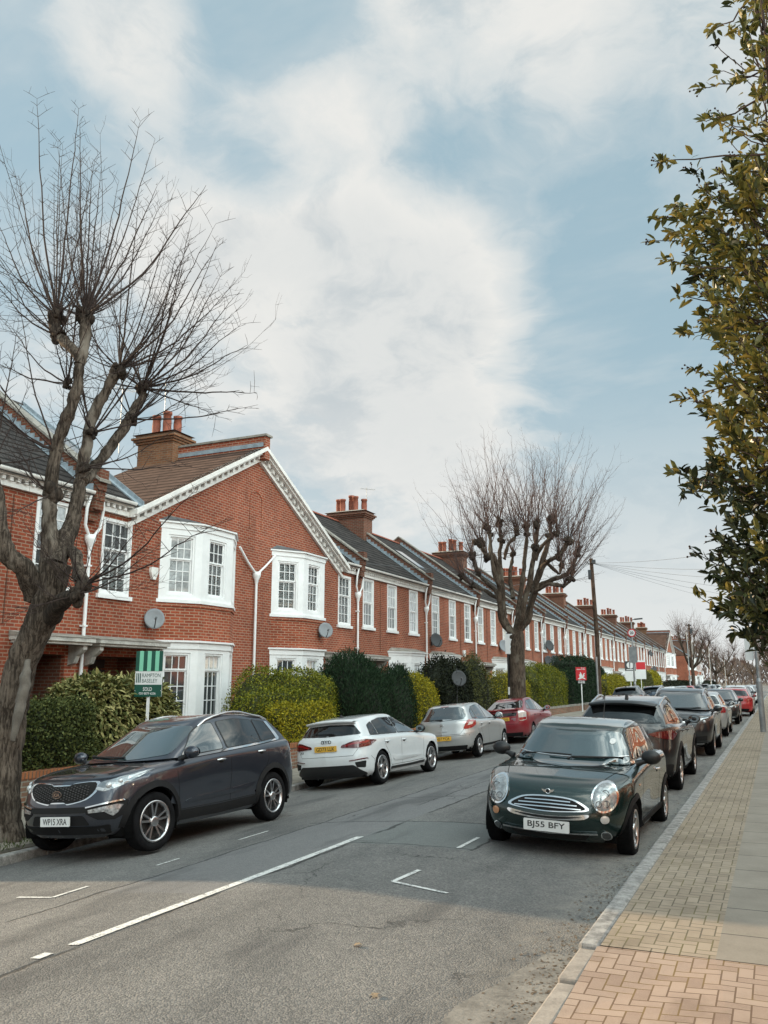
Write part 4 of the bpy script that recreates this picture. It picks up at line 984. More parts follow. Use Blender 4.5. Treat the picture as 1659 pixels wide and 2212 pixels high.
def wheel(car, x, y, r, rimr, wid, style, steer=0.0):
    """tyre, alloy rim with its spoke pattern, brake disc behind"""
    s = 1 if x > 0 else -1
    mb = MB(); h = wid / 2
    mb.lathe([(rimr, h * 0.80), (rimr + 0.012, h * 0.96), (rimr + (r - rimr) * 0.55, h * 1.0), (r - 0.018, h * 0.90), (r - 0.003, h * 0.72), (r, h * 0.35), (r, -h * 0.35), (r - 0.003, -h * 0.72), (r - 0.018, -h * 0.9), (rimr + 0.02, -h), (rimr, -h * 0.8)], (0, 0, 0), 'x', 40)
    w = mb.build('wheel', RUBBER, car.root); w.location = (x, y, r); w.rotation_euler = (0, 0, steer)
    mb = MB()
    def lx(pr): mb.lathe(pr, (0, 0, 0), 'x', 36)
    lx([(rimr + 0.004, s * h * 0.86), (rimr + 0.002, s * h * 0.95), (rimr - 0.022, s * h * 0.93), (rimr - 0.03, s * h * 0.55), (rimr - 0.03, -s * h * 0.6)])
    kind, n = style; d0 = s * h * 0.78
    def spoke(an, wi, wo, dhub=0.0, lean=0.0, ri=0.045, ro=None):
        ro = ro or rimr - 0.018; u = Vector((0, math.cos(an), math.sin(an))); t = Vector((0, -math.sin(an), math.cos(an))); X = Vector((1, 0, 0))
        f0 = u * ri + X * (d0 - s * 0.012); f1 = u * ro + t * lean + X * (d0 + s * 0.008); th = -X * s * 0.035
        v = [f0 - t * wi, f0 + t * wi, f1 + t * wo, f1 - t * wo]; v2 = [p + th for p in v]; q = 1 if s > 0 else -1
        mb.add(v + v2, [f[::q] for f in ((0, 3, 2, 1), (0, 1, 5, 4), (1, 2, 6, 5), (3, 7, 6, 2), (0, 4, 7, 3))])
    for k in range(n):
        an = 2 * PI * k / n + 0.3
        if kind == 'single': spoke(an, 0.030, 0.022)
        elif kind == 'double': spoke(an - 0.16, 0.013, 0.012, 0, -0.012); spoke(an + 0.16, 0.013, 0.012, 0, 0.012)
        elif kind == 'y': spoke(an - 0.05, 0.026, 0.016, 0, -0.055); spoke(an + 0.05, 0.026, 0.016, 0, 0.055)
        elif kind == 'twist': spoke(an - 0.13, 0.017, 0.011, 0, -0.02); spoke(an + 0.13, 0.026, 0.036, 0, 0.035)
        elif kind == 'turbine': spoke(an, 0.020, 0.026, 0, 0.03)
        elif kind == 'heavy': spoke(an, 0.030, 0.048)
    mb.lathe([(0.062, s * h * 0.70), (0.060, s * h * 0.86), (0.045, s * h * 0.90), (0.001, s * h * 0.90)], (0, 0, 0), 'x', 18)
    rm = mb.build('rim', ALLOY, w)
    mb = MB(); mb.lathe([(rimr - 0.032, s * h * 0.2), (0.02, s * h * 0.2)], (0, 0, 0), 'x', 28); mb.build('brake_disc', plain('brake_iron', (0.035, 0.033, 0.032), 0.6, 0.4), w)
    return w
def plate(car, ax, y, z, txt, mat, w=0.52, hgt=0.111, tilt=0.0, x=0.0, parent=None):
    p, n = hit(car, ax, x, z); yy = p.y; sg = 1 if ax == 'f' else -1
    p1, _ = hit(car, ax, x, z + hgt / 2); p0, _ = hit(car, ax, x, z - hgt / 2); yy = max(p.y * sg, p1.y * sg, p0.y * sg) * sg + sg * 0.014
    ux = Vector((-1, 0, 0)) if ax == 'f' else Vector((1, 0, 0)); uz = Vector((0, math.sin(tilt) * -sg, math.cos(tilt)))
    un = ux.cross(uz); o = Vector((x, yy, z))
    mb = MB(); q = rounded([(-w / 2, -hgt / 2), (w / 2, -hgt / 2), (w / 2, hgt / 2), (-w / 2, hgt / 2)], 0.012, 3)
    mb.prism([o - un * 0.008 + ux * a + uz * b for a, b in q], un * 0.012)
    pl = mb.build('number_plate', mat, parent or car.root)
    mb = MB(); put_text(mb, txt, 0.1, o + un * 0.006, ux, uz, 0.0012, 0, w * 0.82, hgt * 0.66); mb.build('plate_text', INK, pl)
    return pl
def mirror_cap(car, x, y, z, mat, glass_back=True):
    """wing mirrors on stalks"""
    for s in (-1, 1):
        mb = MB(); c = Vector((s * (x + 0.13), y, z + 0.035))
        mb.ball(c, 1.0, 12, (0.115, 0.075, 0.082))
        o = len(mb.v); mb.tube([(s * (x - 0.04), y + 0.03, z - 0.05), (s * (x + 0.03), y + 0.02, z - 0.02), (s * (x + 0.09), y + 0.01, z + 0.0)], [0.045, 0.032, 0.035], 8, 1)
        w = mb.build('wing_mirror', [mat, BLACK], car.root)
        mb = MB(); mb.lathe([(0.001, 0), (0.078, 0)], (0, 0, 0), 'y', 16); 
        mb.v = [(v[0] * 1.25 + c.x, c.y - 0.066, v[2] * 0.85 + c.z) for v in mb.v]; mb.build('mirror_glass', MIRRORG, w)
def handles(car, spots, mat, w=0.17):
    for (y, z) in spots:
        for s, ax in ((1, 'r'), (-1, 'l')):
            p, n = hit(car, ax, y, z)
            if p is None: continue
            mb = MB(); mb.ball((p.x - s * 0.004, y, z - 0.012), 1.0, 8, (0.012, w * 0.36, 0.034), 1); mb.tube([(p.x - s * 0.004, y - w / 2, z), (p.x + s * 0.026, y - w / 3, z + 0.004), (p.x + s * 0.028, y + w / 4, z + 0.004), (p.x - s * 0.004, y + w / 2, z)], [0.012, 0.015, 0.015, 0.012], 8)
            mb.build('door_handle', [mat, MATBLACK], car.root)
def roof_rails(car, y0, y1, x, mat, lift=0.055):
    for s in (-1, 1):
        pts = []; 
        for k in range(11):
            t = k / 10; y = y0 + (y1 - y0) * t; p, n = hit(car, 't', s * x, y); e = math.sin(PI * t) ** 0.35 if 0 < t < 1 else 0
            pts.append((s * x, y, p.z - 0.01 + lift * e))
        mb = MB(); mb.tube(pts, 0.019, 8); mb.build('roof_rail', mat, car.root)
def wipers(car, lst):
    for pts in lst:
        P = []
        for (x, z) in pts:
            p, n = hit(car, 'f', x, z); P.append(p + Vector((0, 0.02, 0.012)))
        mb = MB(); mb.tube(P, [0.014] + [0.010] * (len(P) - 1), 6); mb.build('wiper', BLACK, car.root)
def base_car(name, label, cat, s, paintm, loc, rz, roll=0.0, group=None):
    """body shell from the lower rows and the glasshouse rows, arches cut, wheels fitted"""
    c = Car(); c.s = s; c.root = thing(name, label, cat, loc, rz, group); c.root.rotation_euler = (0, roll, rz)
    yA, yB = s['wb'] / 2, -s['wb'] / 2; hw = s['hw']; yf, yr = s['yf'], s['yr']; bF, bR = s.get('bF', 0.42), s.get('bR', 0.32)
    zb, hz = s['zb'], s['hood']; cow = s['cowl']; bl0, bl1 = s['belt']; tz = s.get('tail', bl1); ws, pk, rt, rb = s['ws'], s['peak'], s['rtop'], s['rbase']
    nf = s.get('nose', 0.14)
    belt = [(yf, hz), (yA, hz + (bl0 - hz) * 0.62), (cow[0], bl0), (rb[0], bl1), (yr, tz)]
    mid = lambda f: [(y, zb + (z - zb) * f) for y, z in belt]
    rows = [ring(yf - 0.16, yr + 0.12, bF, bR, hw - 0.10, hw - 0.09, hw - 0.10, zb - 0.05, yA, yB),
            ring(yf - 0.05, yr + 0.03, bF, bR, hw - 0.025, hw - 0.045, hw - 0.025, zb + 0.06, yA, yB),
            ring(yf, yr, bF, bR, hw - 0.005, hw - 0.03, hw - 0.005, mid(0.42), yA, yB),
            ring(yf - nf * 0.20, yr + s.get('tin', 0.03), bF, bR, hw, hw - 0.008, hw, mid(0.68), yA, yB),
            ring(yf - nf * 0.55, yr + s.get('tin', 0.03) * 1.8, bF * 0.96, bR * 0.96, hw - 0.012, hw - 0.006, hw - 0.008, mid(0.90), yA, yB),
            ring(yf - nf * 1.1, yr + s.get('tin', 0.03) * 2.8, bF * 0.92, bR * 0.9, hw - 0.055, hw - 0.045, hw - 0.05, mid(1.0), yA, yB),
            ring(yf - nf * 1.7, yr + s.get('tin', 0.03) * 3.2, bF * 0.85, bR * 0.8, hw * 0.80, hw * 0.85, hw * 0.82, [(y, z + s.get('crown', 0.03)) for y, z in mid(1.0)], yA, yB)]
    if 'rows' in s: rows = s['rows'](rows, s)
    last = rows[-1]; sp = []
    for (x, y, z) in last: sp.append((0, y * 1.0 - 0.0, z + s.get('crown', 0.03) * 0.8))
    sp[0] = last[0]; sp[-1] = last[-1]
    sp[0] = (0, last[0][1] - 0.001, last[0][2] + 0.002); sp[-1] = (0, last[-1][1] + 0.001, last[-1][2] + 0.002)
    rows.append(sp)
    G = net_surface(rows, 7, 4); V, F = net_mesh(G)
    # wheel arches
    ra = s['ra']; zc = s['wr']
    Fk = []
    for f in F:
        p = V[list(f)].mean(axis=0); cut = False
        for ya in (yA, yB):
            if abs(p[0]) > hw - 0.45 and (p[1] - ya) ** 2 + (p[2] - zc) ** 2 < ra * ra and p[2] < zc + ra: cut = True
        if not cut: Fk.append(f)
    cnt = {}
    for f in Fk:
        for i in range(4):
            e = tuple(sorted((f[i], f[(i + 1) % 4]))); cnt[e] = cnt.get(e, 0) + 1
    bd = {v for e, k in cnt.items() if k == 1 for v in e}
    for v in bd:
        for ya in (yA, yB):
            dy, dz = V[v][1] - ya, V[v][2] - zc; d = math.hypot(dy, dz)
            if abs(V[v][0]) > hw - 0.45 and abs(d - ra) < 0.085 and d > 1e-3: V[v][1] = ya + dy / d * ra; V[v][2] = zc + dz / d * ra
    mb = MB(); mb.add(V, Fk, 0, True)
    # glasshouse
    gw = s['gw']; g0w = hw - s.get('g0in', 0.075); pf = s.get('pf', 0.20)
    def zl(t):      # height along y at level t between belt and roof edge
        return lambda y: None
    edge = [(ws[0], ws[1] - 0.02), (pk[0], pk[1] - 0.055), (rt[0], rt[1] - 0.02)]
    lowz = [(cow[0], cow[1] - 0.02), (rb[0], bl1 - 0.02)]
    gr = []
    for t, k in ((0.0, 0), (0.34, 0), (0.70, 0), (0.93, 0.02)):
        tt = t
        yF = cow[0] + (ws[0] - cow[0]) * tt; yR = rb[0] + (rt[0] - rb[0]) * (tt ** s.get('rcurve', 1.15))
        w = g0w + (gw - g0w) * (tt ** 1.25)
        zz = [(y, prof(lowz, y) + (prof(edge, y) - prof(lowz, y)) * tt) for y in np.linspace(rb[0] - 0.1, cow[0] + 0.1, 25)]
        wf = w * s.get('gf', 0.94); wr_ = w * s.get('gr', 0.93)
        gr.append(ring(yF, yR, pf, s.get('pr', 0.16), wf, w, wr_, zz, yF - (yF - yR) * 0.30, yR + (yF - yR) * 0.25))
    yF, yR = ws[0] - 0.05, rt[0] + 0.03
    topz = [(ws[0], ws[1]), (ws[0] * 0.5 + pk[0] * 0.5, (ws[1] + pk[1]) / 2 + 0.022), (pk[0], pk[1]), (pk[0] * 0.5 + rt[0] * 0.5, (pk[1] + rt[1]) / 2 + 0.018), (rt[0], rt[1])]
    def top(f, dz, ins):
        zz = [(y, prof(topz, y) - dz) for y in np.linspace(yR - 0.2, yF + 0.2, 25)]
        return ring(yF - ins, yR + ins, pf * 0.9, s.get('pr', 0.16) * 0.9, gw * f * s.get('gf', 0.94), gw * f, gw * f * s.get('gr', 0.93), zz, yF - (yF - yR) * 0.30, yR + (yF - yR) * 0.25)
    gr.append(top(0.95, 0.032, 0.0)); gr.append(top(0.80, 0.012, 0.04))
    l = top(0.80, 0.0, 0.06); gr.append([(0, y, z) for x, y, z in l])
    G2_ = net_surface(gr, 7, 4); V2, F2 = net_mesh(G2_)
    mb.add(V2, F2, 0, True)
    body = mb.build('body', paintm, c.root); c.body = body
    c.bvh = BVHTree.FromPolygons([Vector(v) for v in mb.v], [list(f) for f in mb.f])
    # dark floor and wheel wells
    mb = MB(); z0 = zb - 0.03
    mb.box(-hw + 0.16, hw - 0.16, yr + 0.25, yf - 0.30, z0 - 0.02, z0 + 0.25)
    for ya in (yA, yB):
        for sd in (-1, 1):
            x1, x0 = sd * (hw - 0.035), sd * (hw - 0.42); n = 20; rr = ra + 0.004
            vs = []
            for i in range(n + 1):
                a = -0.35 + (PI + 0.7) * i / n; vs += [(x1, ya + rr * math.cos(a), zc + rr * math.sin(a)), (x0, ya + rr * math.cos(a), zc + rr * math.sin(a))]
            mb.add(vs, [(2 * i, 2 * i + 1, 2 * i + 3, 2 * i + 2) for i in range(n)] + [tuple(2 * i + 1 for i in range(n + 1))])
    mb.build('underbody', UNDER, c.root)
    for i, (x, y) in enumerate(((1, yA), (-1, yA), (1, yB), (-1, yB))):
        wheel(c, x * (hw - s['ww'] / 2 - 0.012), y, s['wr'], s['rim'], s['ww'], s['style'], s.get('steer', 0) if y > 0 else 0)
    if s.get('cladding'):
        for ya in (yA, yB):
            for sd, ax in ((1, 'r'), (-1, 'l')):
                w_ = s['cladding']; n = 22; mb = MB(); vs = []
                a0, a1 = -0.16, PI + 0.16
                inn, out = [], []
                for i in range(n + 1):
                    a = a0 + (a1 - a0) * i / n
                    for rr, lst in ((ra - 0.004, inn), (ra + w_, out)):
                        y, z = ya + rr * math.cos(a), zc + rr * math.sin(a); p, nn = hit(c, ax, y, z)
                        xx = p.x if p is not None and abs(p.x) > 0.3 else (lst[-1][0] if lst else sd * (hw - 0.10))
                        if lst is inn: q, _ = hit(c, ax, ya + (ra + 0.02) * math.cos(a), zc + (ra + 0.02) * math.sin(a)); xx = q.x if q is not None and abs(q.x) > 0.3 else xx
                        lst.append((xx + sd * (0.022 if lst is inn else 0.006), y, z))
                vs = inn + out; m_ = n + 1; q = sd
                mb.add(vs, [((i, i + 1, m_ + i + 1, m_ + i) if sd < 0 else (i, m_ + i, m_ + i + 1, i + 1)) for i in range(n)], 0, True)
                vs = inn + [(x - sd * 0.06, y, z) for x, y, z in inn]; mb.add(vs, [((i, i + 1, m_ + i + 1, m_ + i)) for i in range(n)])
                mb.build('arch_trim', TRIMBLK, c.root)
    return c
def sidewin(car, outlines, mats, trimw=0.018, trimmat=None, sides=('r', 'l')):
    for ax in sides:
        for o, m in zip(outlines, mats):
            q = rounded(o, 0.045, 4); g = decal(car, 'side_window', ax, q, m, None, 0.007, 0.02, 0.04)
            mb = MB(); c = Vector((sum(p[0] for p in q) / len(q), sum(p[1] for p in q) / len(q)))
            Q = [tuple(Vector(p) + (Vector(p) - c).normalized() * trimw) for p in q]
            decal_geo(mb, car, ax, Q, 0.0045, 0.02, 0, 0.035); mb.build('window_seal', trimmat or BLACK, g)
def lines(car, ax, lst, w=0.009):
    mb = MB()
    for l in lst: decal_geo(mb, car, ax, strip(l, w), 0.0022, 0, 0, 0.08)
    return mb.build('panel_gap', MATBLACK, car.root)
HEADL = plain('headlight_glass', (0.36, 0.38, 0.385), 0.10, 0.35, spec=1.0, coat=1.0, var=0.55, vscale=16)
FOGL = plain('fog_lamp_lens', (0.36, 0.37, 0.38), 0.12, 0.3, spec=1.0, coat=1.0, var=0.7, vscale=22)
LAMPSM = plain('smoked_lamp_lens', (0.26, 0.28, 0.295), 0.08, 0.5, spec=1.0, coat=1.0, var=0.3, vscale=12)
P_KIA = paint('graphite_paint', (0.040, 0.047, 0.064), 0.65, 0.28, dirt=0.05)
P_WHITE = paint('white_car_paint', (0.66, 0.69, 0.71), 0.0, 0.35, dirt=0.06)
P_SILV = paint('silver_car_paint', (0.52, 0.53, 0.53), 0.55, 0.32, dirt=0.08)
P_RED = paint('dark_red_paint', (0.26, 0.012, 0.022), 0.25, 0.30)
P_GREEN = paint('deep_green_paint', (0.0018, 0.019, 0.017), 0.35, 0.26, dirt=0.01)
P_ROOFS = paint('silver_roof_paint', (0.42, 0.44, 0.44), 0.5, 0.35)
P_BLACK = paint('black_car_paint', (0.012, 0.013, 0.015), 0.3, 0.28, dirt=0.05)
P_GREYD = paint('dark_grey_paint', (0.020, 0.021, 0.024), 0.5, 0.3, dirt=0.05)
P_BRED = paint('bright_red_paint', (0.42, 0.016, 0.02), 0.0, 0.32, dirt=0.05)
P_BLUE = paint('slate_blue_paint', (0.05, 0.075, 0.11), 0.4, 0.3)
def ov(y0, y1, z0, z1, n=20):
    return [((y0 + y1) / 2 + (y1 - y0) / 2 * math.cos(2 * PI * i / n), (z0 + z1) / 2 + (z1 - z0) / 2 * math.sin(2 * PI * i / n)) for i in range(n)]
def mirx(pts): return [(-a, b) for a, b in pts][::-1]
def screens(c, gl, rear=True, glr=None):
    """windscreen and rear window, traced in front view"""
    s = c.s; z0, z1 = s['cowl'][1] + s.get('wz0', 0.035), s['ws'][1] - 0.05; g = s['hw'] - s.get('g0in', 0.075); gf = s.get('gf', 0.94)
    wb_, wt = g * gf * s.get('wsw', 0.955), (s['gw'] + (g - s['gw']) * 0.10) * gf * 0.94
    q = rounded([(-wb_, z0), (-wb_ * 0.5, z0 - 0.035), (0, z0 - 0.045), (wb_ * 0.5, z0 - 0.035), (wb_, z0), (wt, z1), (0, z1 + 0.035), (-wt, z1)], 0.07, 4)
    w = decal(c, 'windscreen', 'f', q, gl, None, 0.005, 0.02, 0.05)
    if rear:
        z0, z1 = s['rbase'][1] + s.get('rw0', 0.05), s['rtop'][1] - s.get('rw1', 0.075); gr = s.get('gr', 0.93)
        wb_, wt = g * gr * s.get('rwb', 0.90), (s['gw'] + (g - s['gw']) * 0.14) * gr * s.get('rwt', 0.90)
        q = rounded([(-wb_, z0), (0, z0 - 0.02), (wb_, z0), (wt, z1), (0, z1 + 0.02), (-wt, z1)], s.get('rwr', 0.07), 5)
        decal(c, 'rear_window', 'b', q, glr or gl, None, 0.005, 0.02, 0.05)
# ------------------------------------------------ graphite SUV facing the camera on the left
def suv_graphite():
    s = dict(wb=2.64, hw=0.927, wsw=0.88, yf=2.075, yr=-2.215, zb=0.29, hood=0.90, cowl=(1.06, 1.09), belt=(1.04, 1.15), tail=1.12, ws=(0.26, 1.52), peak=(-0.40, 1.635), rtop=(-1.72, 1.565), rbase=(-2.10, 1.16), gw=0.635,
             wr=0.352, rim=0.246, ww=0.235, ra=0.415, style=('double', 5), bF=0.52, bR=0.36, nose=0.13, tin=0.03, pf=0.30, cladding=0.075, steer=-0.10, crown=0.03, g0in=0.07)
    c = base_car('parked_suv', 'graphite grey SUV facing the camera beside the bare tree on the left kerb', 'car', s, P_KIA, (-8.02, 10.10, -0.272), PI - 0.022, 0.078)
    r = c.root
    screens(c, CARGLASS_TEAL, True, PRIVACY)
    sw = [[(0.68, 1.09), (-0.20, 1.13), (-0.17, 1.50), (0.06, 1.475), (0.28, 1.375)], [(-0.29, 1.135), (-1.16, 1.175), (-1.12, 1.50), (-0.62, 1.525), (-0.27, 1.505)], [(-1.21, 1.178), (-1.62, 1.20), (-1.47, 1.455), (-1.17, 1.497)]]
    sidewin(c, sw, [CARGLASS, PRIVACY, PRIVACY])
    for ax in 'rl':
        mb = MB(); decal_geo(mb, c, ax, strip([(0.86, 1.055), (0.0, 1.095), (-1.0, 1.14), (-1.68, 1.175), (-1.72, 1.20)], 0.028), 0.010, 0.01); decal_geo(mb, c, ax, [(-1.645, 1.19), (-1.74, 1.195), (-1.58, 1.46), (-1.50, 1.465)], 0.010, 0.01)
        mb.build('chrome_strip', CHROME, r)
        lines(c, ax, [[(0.93, 1.02), (0.90, 0.80), (0.86, 0.45)], [(-0.245, 1.10), (-0.26, 0.8), (-0.24, 0.42)], [(-1.22, 1.16), (-1.20, 0.9), (-0.98, 0.62), (-0.90, 0.42)], [(0.86, 0.43), (0.0, 0.42), (-0.9, 0.43)], [(2.0, 0.93), (1.5, 1.0), (1.15, 1.045)], [(1.15, 1.045), (1.12, 0.99)]])
        mb = MB(); decal_geo(mb, c, ax, smooth_loop([(0.70, 0.50), (0.0, 0.50), (-0.72, 0.56), (-0.80, 0.61), (-0.1, 0.57), (0.62, 0.55)], 4), 0.008, 0.02, 0, 0.05, 0.018); mb.build('door_moulding', P_KIA, r)
        decal(c, 'tail_light', ax, [(-1.92, 1.13), (-2.12, 1.06), (-2.17, 0.93), (-2.08, 0.92), (-1.98, 1.02)], REDL, None, 0.012, 0.03)
        mb = MB(); decal_geo(mb, c, ax, strip([(0.87, 0.36), (0.0, 0.345), (-0.88, 0.36)], 0.12), 0.012, 0.02); mb.build('sill_trim', TRIMBLK, r)
        q = ov(-1.73, -1.57, 0.86, 1.02); decal(c, 'fuel_flap', ax, q, P_KIA, None, 0.004, 0.01) if ax == 'l' else None
    handles(c, [(-0.02, 0.985), (-1.02, 1.03)], CHROME)
    mirror_cap(c, 0.86, 0.72, 1.10, P_KIA)
    roof_rails(c, 0.10, -1.62, 0.60, CHROME, 0.05)
    # tiger-nose grille
    gq = smooth_loop([(-0.49, 0.885), (-0.20, 0.875), (-0.12, 0.855), (0.12, 0.855), (0.20, 0.875), (0.49, 0.885), (0.52, 0.80), (0.40, 0.70), (0.16, 0.655), (0.10, 0.672), (-0.10, 0.672), (-0.16, 0.655), (-0.40, 0.70), (-0.52, 0.80)], 3)
    cg = Vector((0, 0.77))
    g = decal(c, 'grille', 'f', gq, MATBLACK, None, 0.012, 0.02, 0.05)
    fr = [tuple(cg + (Vector(p) - cg) * 1.055 + (Vector(p) - cg).normalized() * 0.012) for p in gq]
    decal(c, 'grille_frame', 'f', fr, CHROME, g, 0.006, 0.03, 0.05)
    mb = MB()
    for i in range(22):
        for j in range(6):
            x = -0.44 + 0.88 * i / 21; z = 0.70 + 0.028 * j + (0.014 if i % 2 else 0)
            if abs(x) > 0.50 - (0.80 - z) * 0.9 and z < 0.8: continue
            if math.hypot(x / 0.085, (z - 0.765) / 0.05) < 1: continue
            p, n = hit(c, 'f', x, z); mb.obox(p + Vector((0, 0.018, 0)), (0.010, 0, 0), (0, 0.004, 0), (0, 0, 0.007))
    mb.build('grille_mesh', plain('grille_mesh_grey', (0.10, 0.10, 0.105), 0.35, 0.5), g)
    p, n = hit(c, 'f', 0, 0.765)
    mb = MB(); o = Vector((0, p.y + 0.022, 0.765)); mb.prism([o + Vector((0.078 * math.cos(a), 0, 0.044 * math.sin(a))) for a in np.linspace(0, 2 * PI, 28)[:-1]], (0, 0.010, 0)); b = mb.build('badge', CHROME, r)
    mb = MB(); mb.prism([o + Vector((0.070 * math.cos(a), 0.0101, 0.037 * math.sin(a))) for a in np.linspace(0, 2 * PI, 28)[:-1]], (0, 0.002, 0)); mb.build('badge_field', BLACK, b)
    mb = MB(); put_text(mb, 'KIA', 0.06, o + Vector((0, 0.0135, 0)), (-1, 0, 0), (0, 0, 1), 0.002, 0, 0.10, 0.042); mb.build('badge_text', CHROME, b)
    # headlamps: long wedges sweeping back, fog lamp units below
    for sg in (1, -1):
        hq = [(0.515, 0.80), (0.63, 0.775), (0.76, 0.815), (0.86, 0.905), (0.895, 0.985), (0.83, 0.97), (0.70, 0.915), (0.565, 0.885)]
        fq = [(0.47, 0.575), (0.77, 0.625), (0.80, 0.61), (0.77, 0.53), (0.735, 0.495), (0.66, 0.55), (0.48, 0.54)]
        bq = [(0.43, 0.60), (0.81, 0.672), (0.83, 0.655), (0.81, 0.50), (0.74, 0.45), (0.58, 0.46), (0.44, 0.53)]
        cq = [(0.44, 0.612), (0.80, 0.674), (0.81, 0.658), (0.445, 0.597)]
        if sg < 0: hq, fq, bq, cq = map(mirx, (hq, fq, bq, cq))
        h = decal(c, 'headlight', 'f', rounded(hq, 0.03), LAMPSM, None, 0.008, 0.02, 0.04)
        mb = MB(); cx = sg * 0.70
        for (x, z, rr) in ((0.665, 0.845, 0.042), (0.755, 0.885, 0.034)):
            p, n = hit(c, 'f', sg * x, z); mb.ball(p + n * -0.006, rr, 10, (1, 1, 1))
        decal_geo(mb, c, 'f', [(sg * x, z) for x, z in ([(0.53, 0.805), (0.62, 0.785), (0.64, 0.81), (0.545, 0.835)])], 0.012, 0.01, 0, 0.03); decal_geo(mb, c, 'f', [(sg * x, z) for x, z in [(0.80, 0.885), (0.865, 0.955), (0.87, 0.968), (0.79, 0.925)]], 0.012, 0.01, 0, 0.03)
        mb.build('lamp_reflector', LAMP, h)
        decal(c, 'bumper_corner', 'f', bq, TRIMBLK, None, 0.006, 0.02, 0.05)
        decal(c, 'fog_light', 'f', fq, FOGL, None, 0.014, 0.02, 0.04); decal(c, 'chrome_strip', 'f', cq, CHROME, None, 0.022, 0.02, 0.04)
    decal(c, 'lower_grille', 'f', rounded([(-0.55, 0.60), (-0.42, 0.545), (0.42, 0.545), (0.55, 0.60), (0.43, 0.612), (-0.43, 0.612)], 0.02), MATBLACK, None, 0.008, 0.02)
    decal(c, 'bumper_trim', 'f', rounded([(-0.70, 0.40), (-0.55, 0.385), (0.55, 0.385), (0.70, 0.40), (0.66, 0.29), (-0.66, 0.29)], 0.03), TRIMBLK, None, 0.010, 0.03)
    decal(c, 'bumper_intake', 'f', rounded([(-0.40, 0.515), (0.40, 0.515), (0.47, 0.40), (-0.47, 0.40)], 0.03), TRIMBLK, None, 0.007, 0.02)
    plate(c, 'f', 2.2, 0.455, 'WP15 XRA', PLATEW, 0.48)
    wipers(c, [[(-0.10, 1.11), (0.15, 1.115), (0.50, 1.135), (0.66, 1.15)], [(0.62, 1.135), (0.3, 1.12), (0.10, 1.112)]])
    lines(c, 't', [[(-0.56, 2.02), (-0.66, 1.6), (-0.78, 1.1)], [(0.56, 2.02), (0.66, 1.6), (0.78, 1.1)], [(-0.40, 1.95), (-0.36, 1.5), (-0.42, 1.15)], [(0.40, 1.95), (0.36, 1.5), (0.42, 1.15)]], 0.008)
    return c
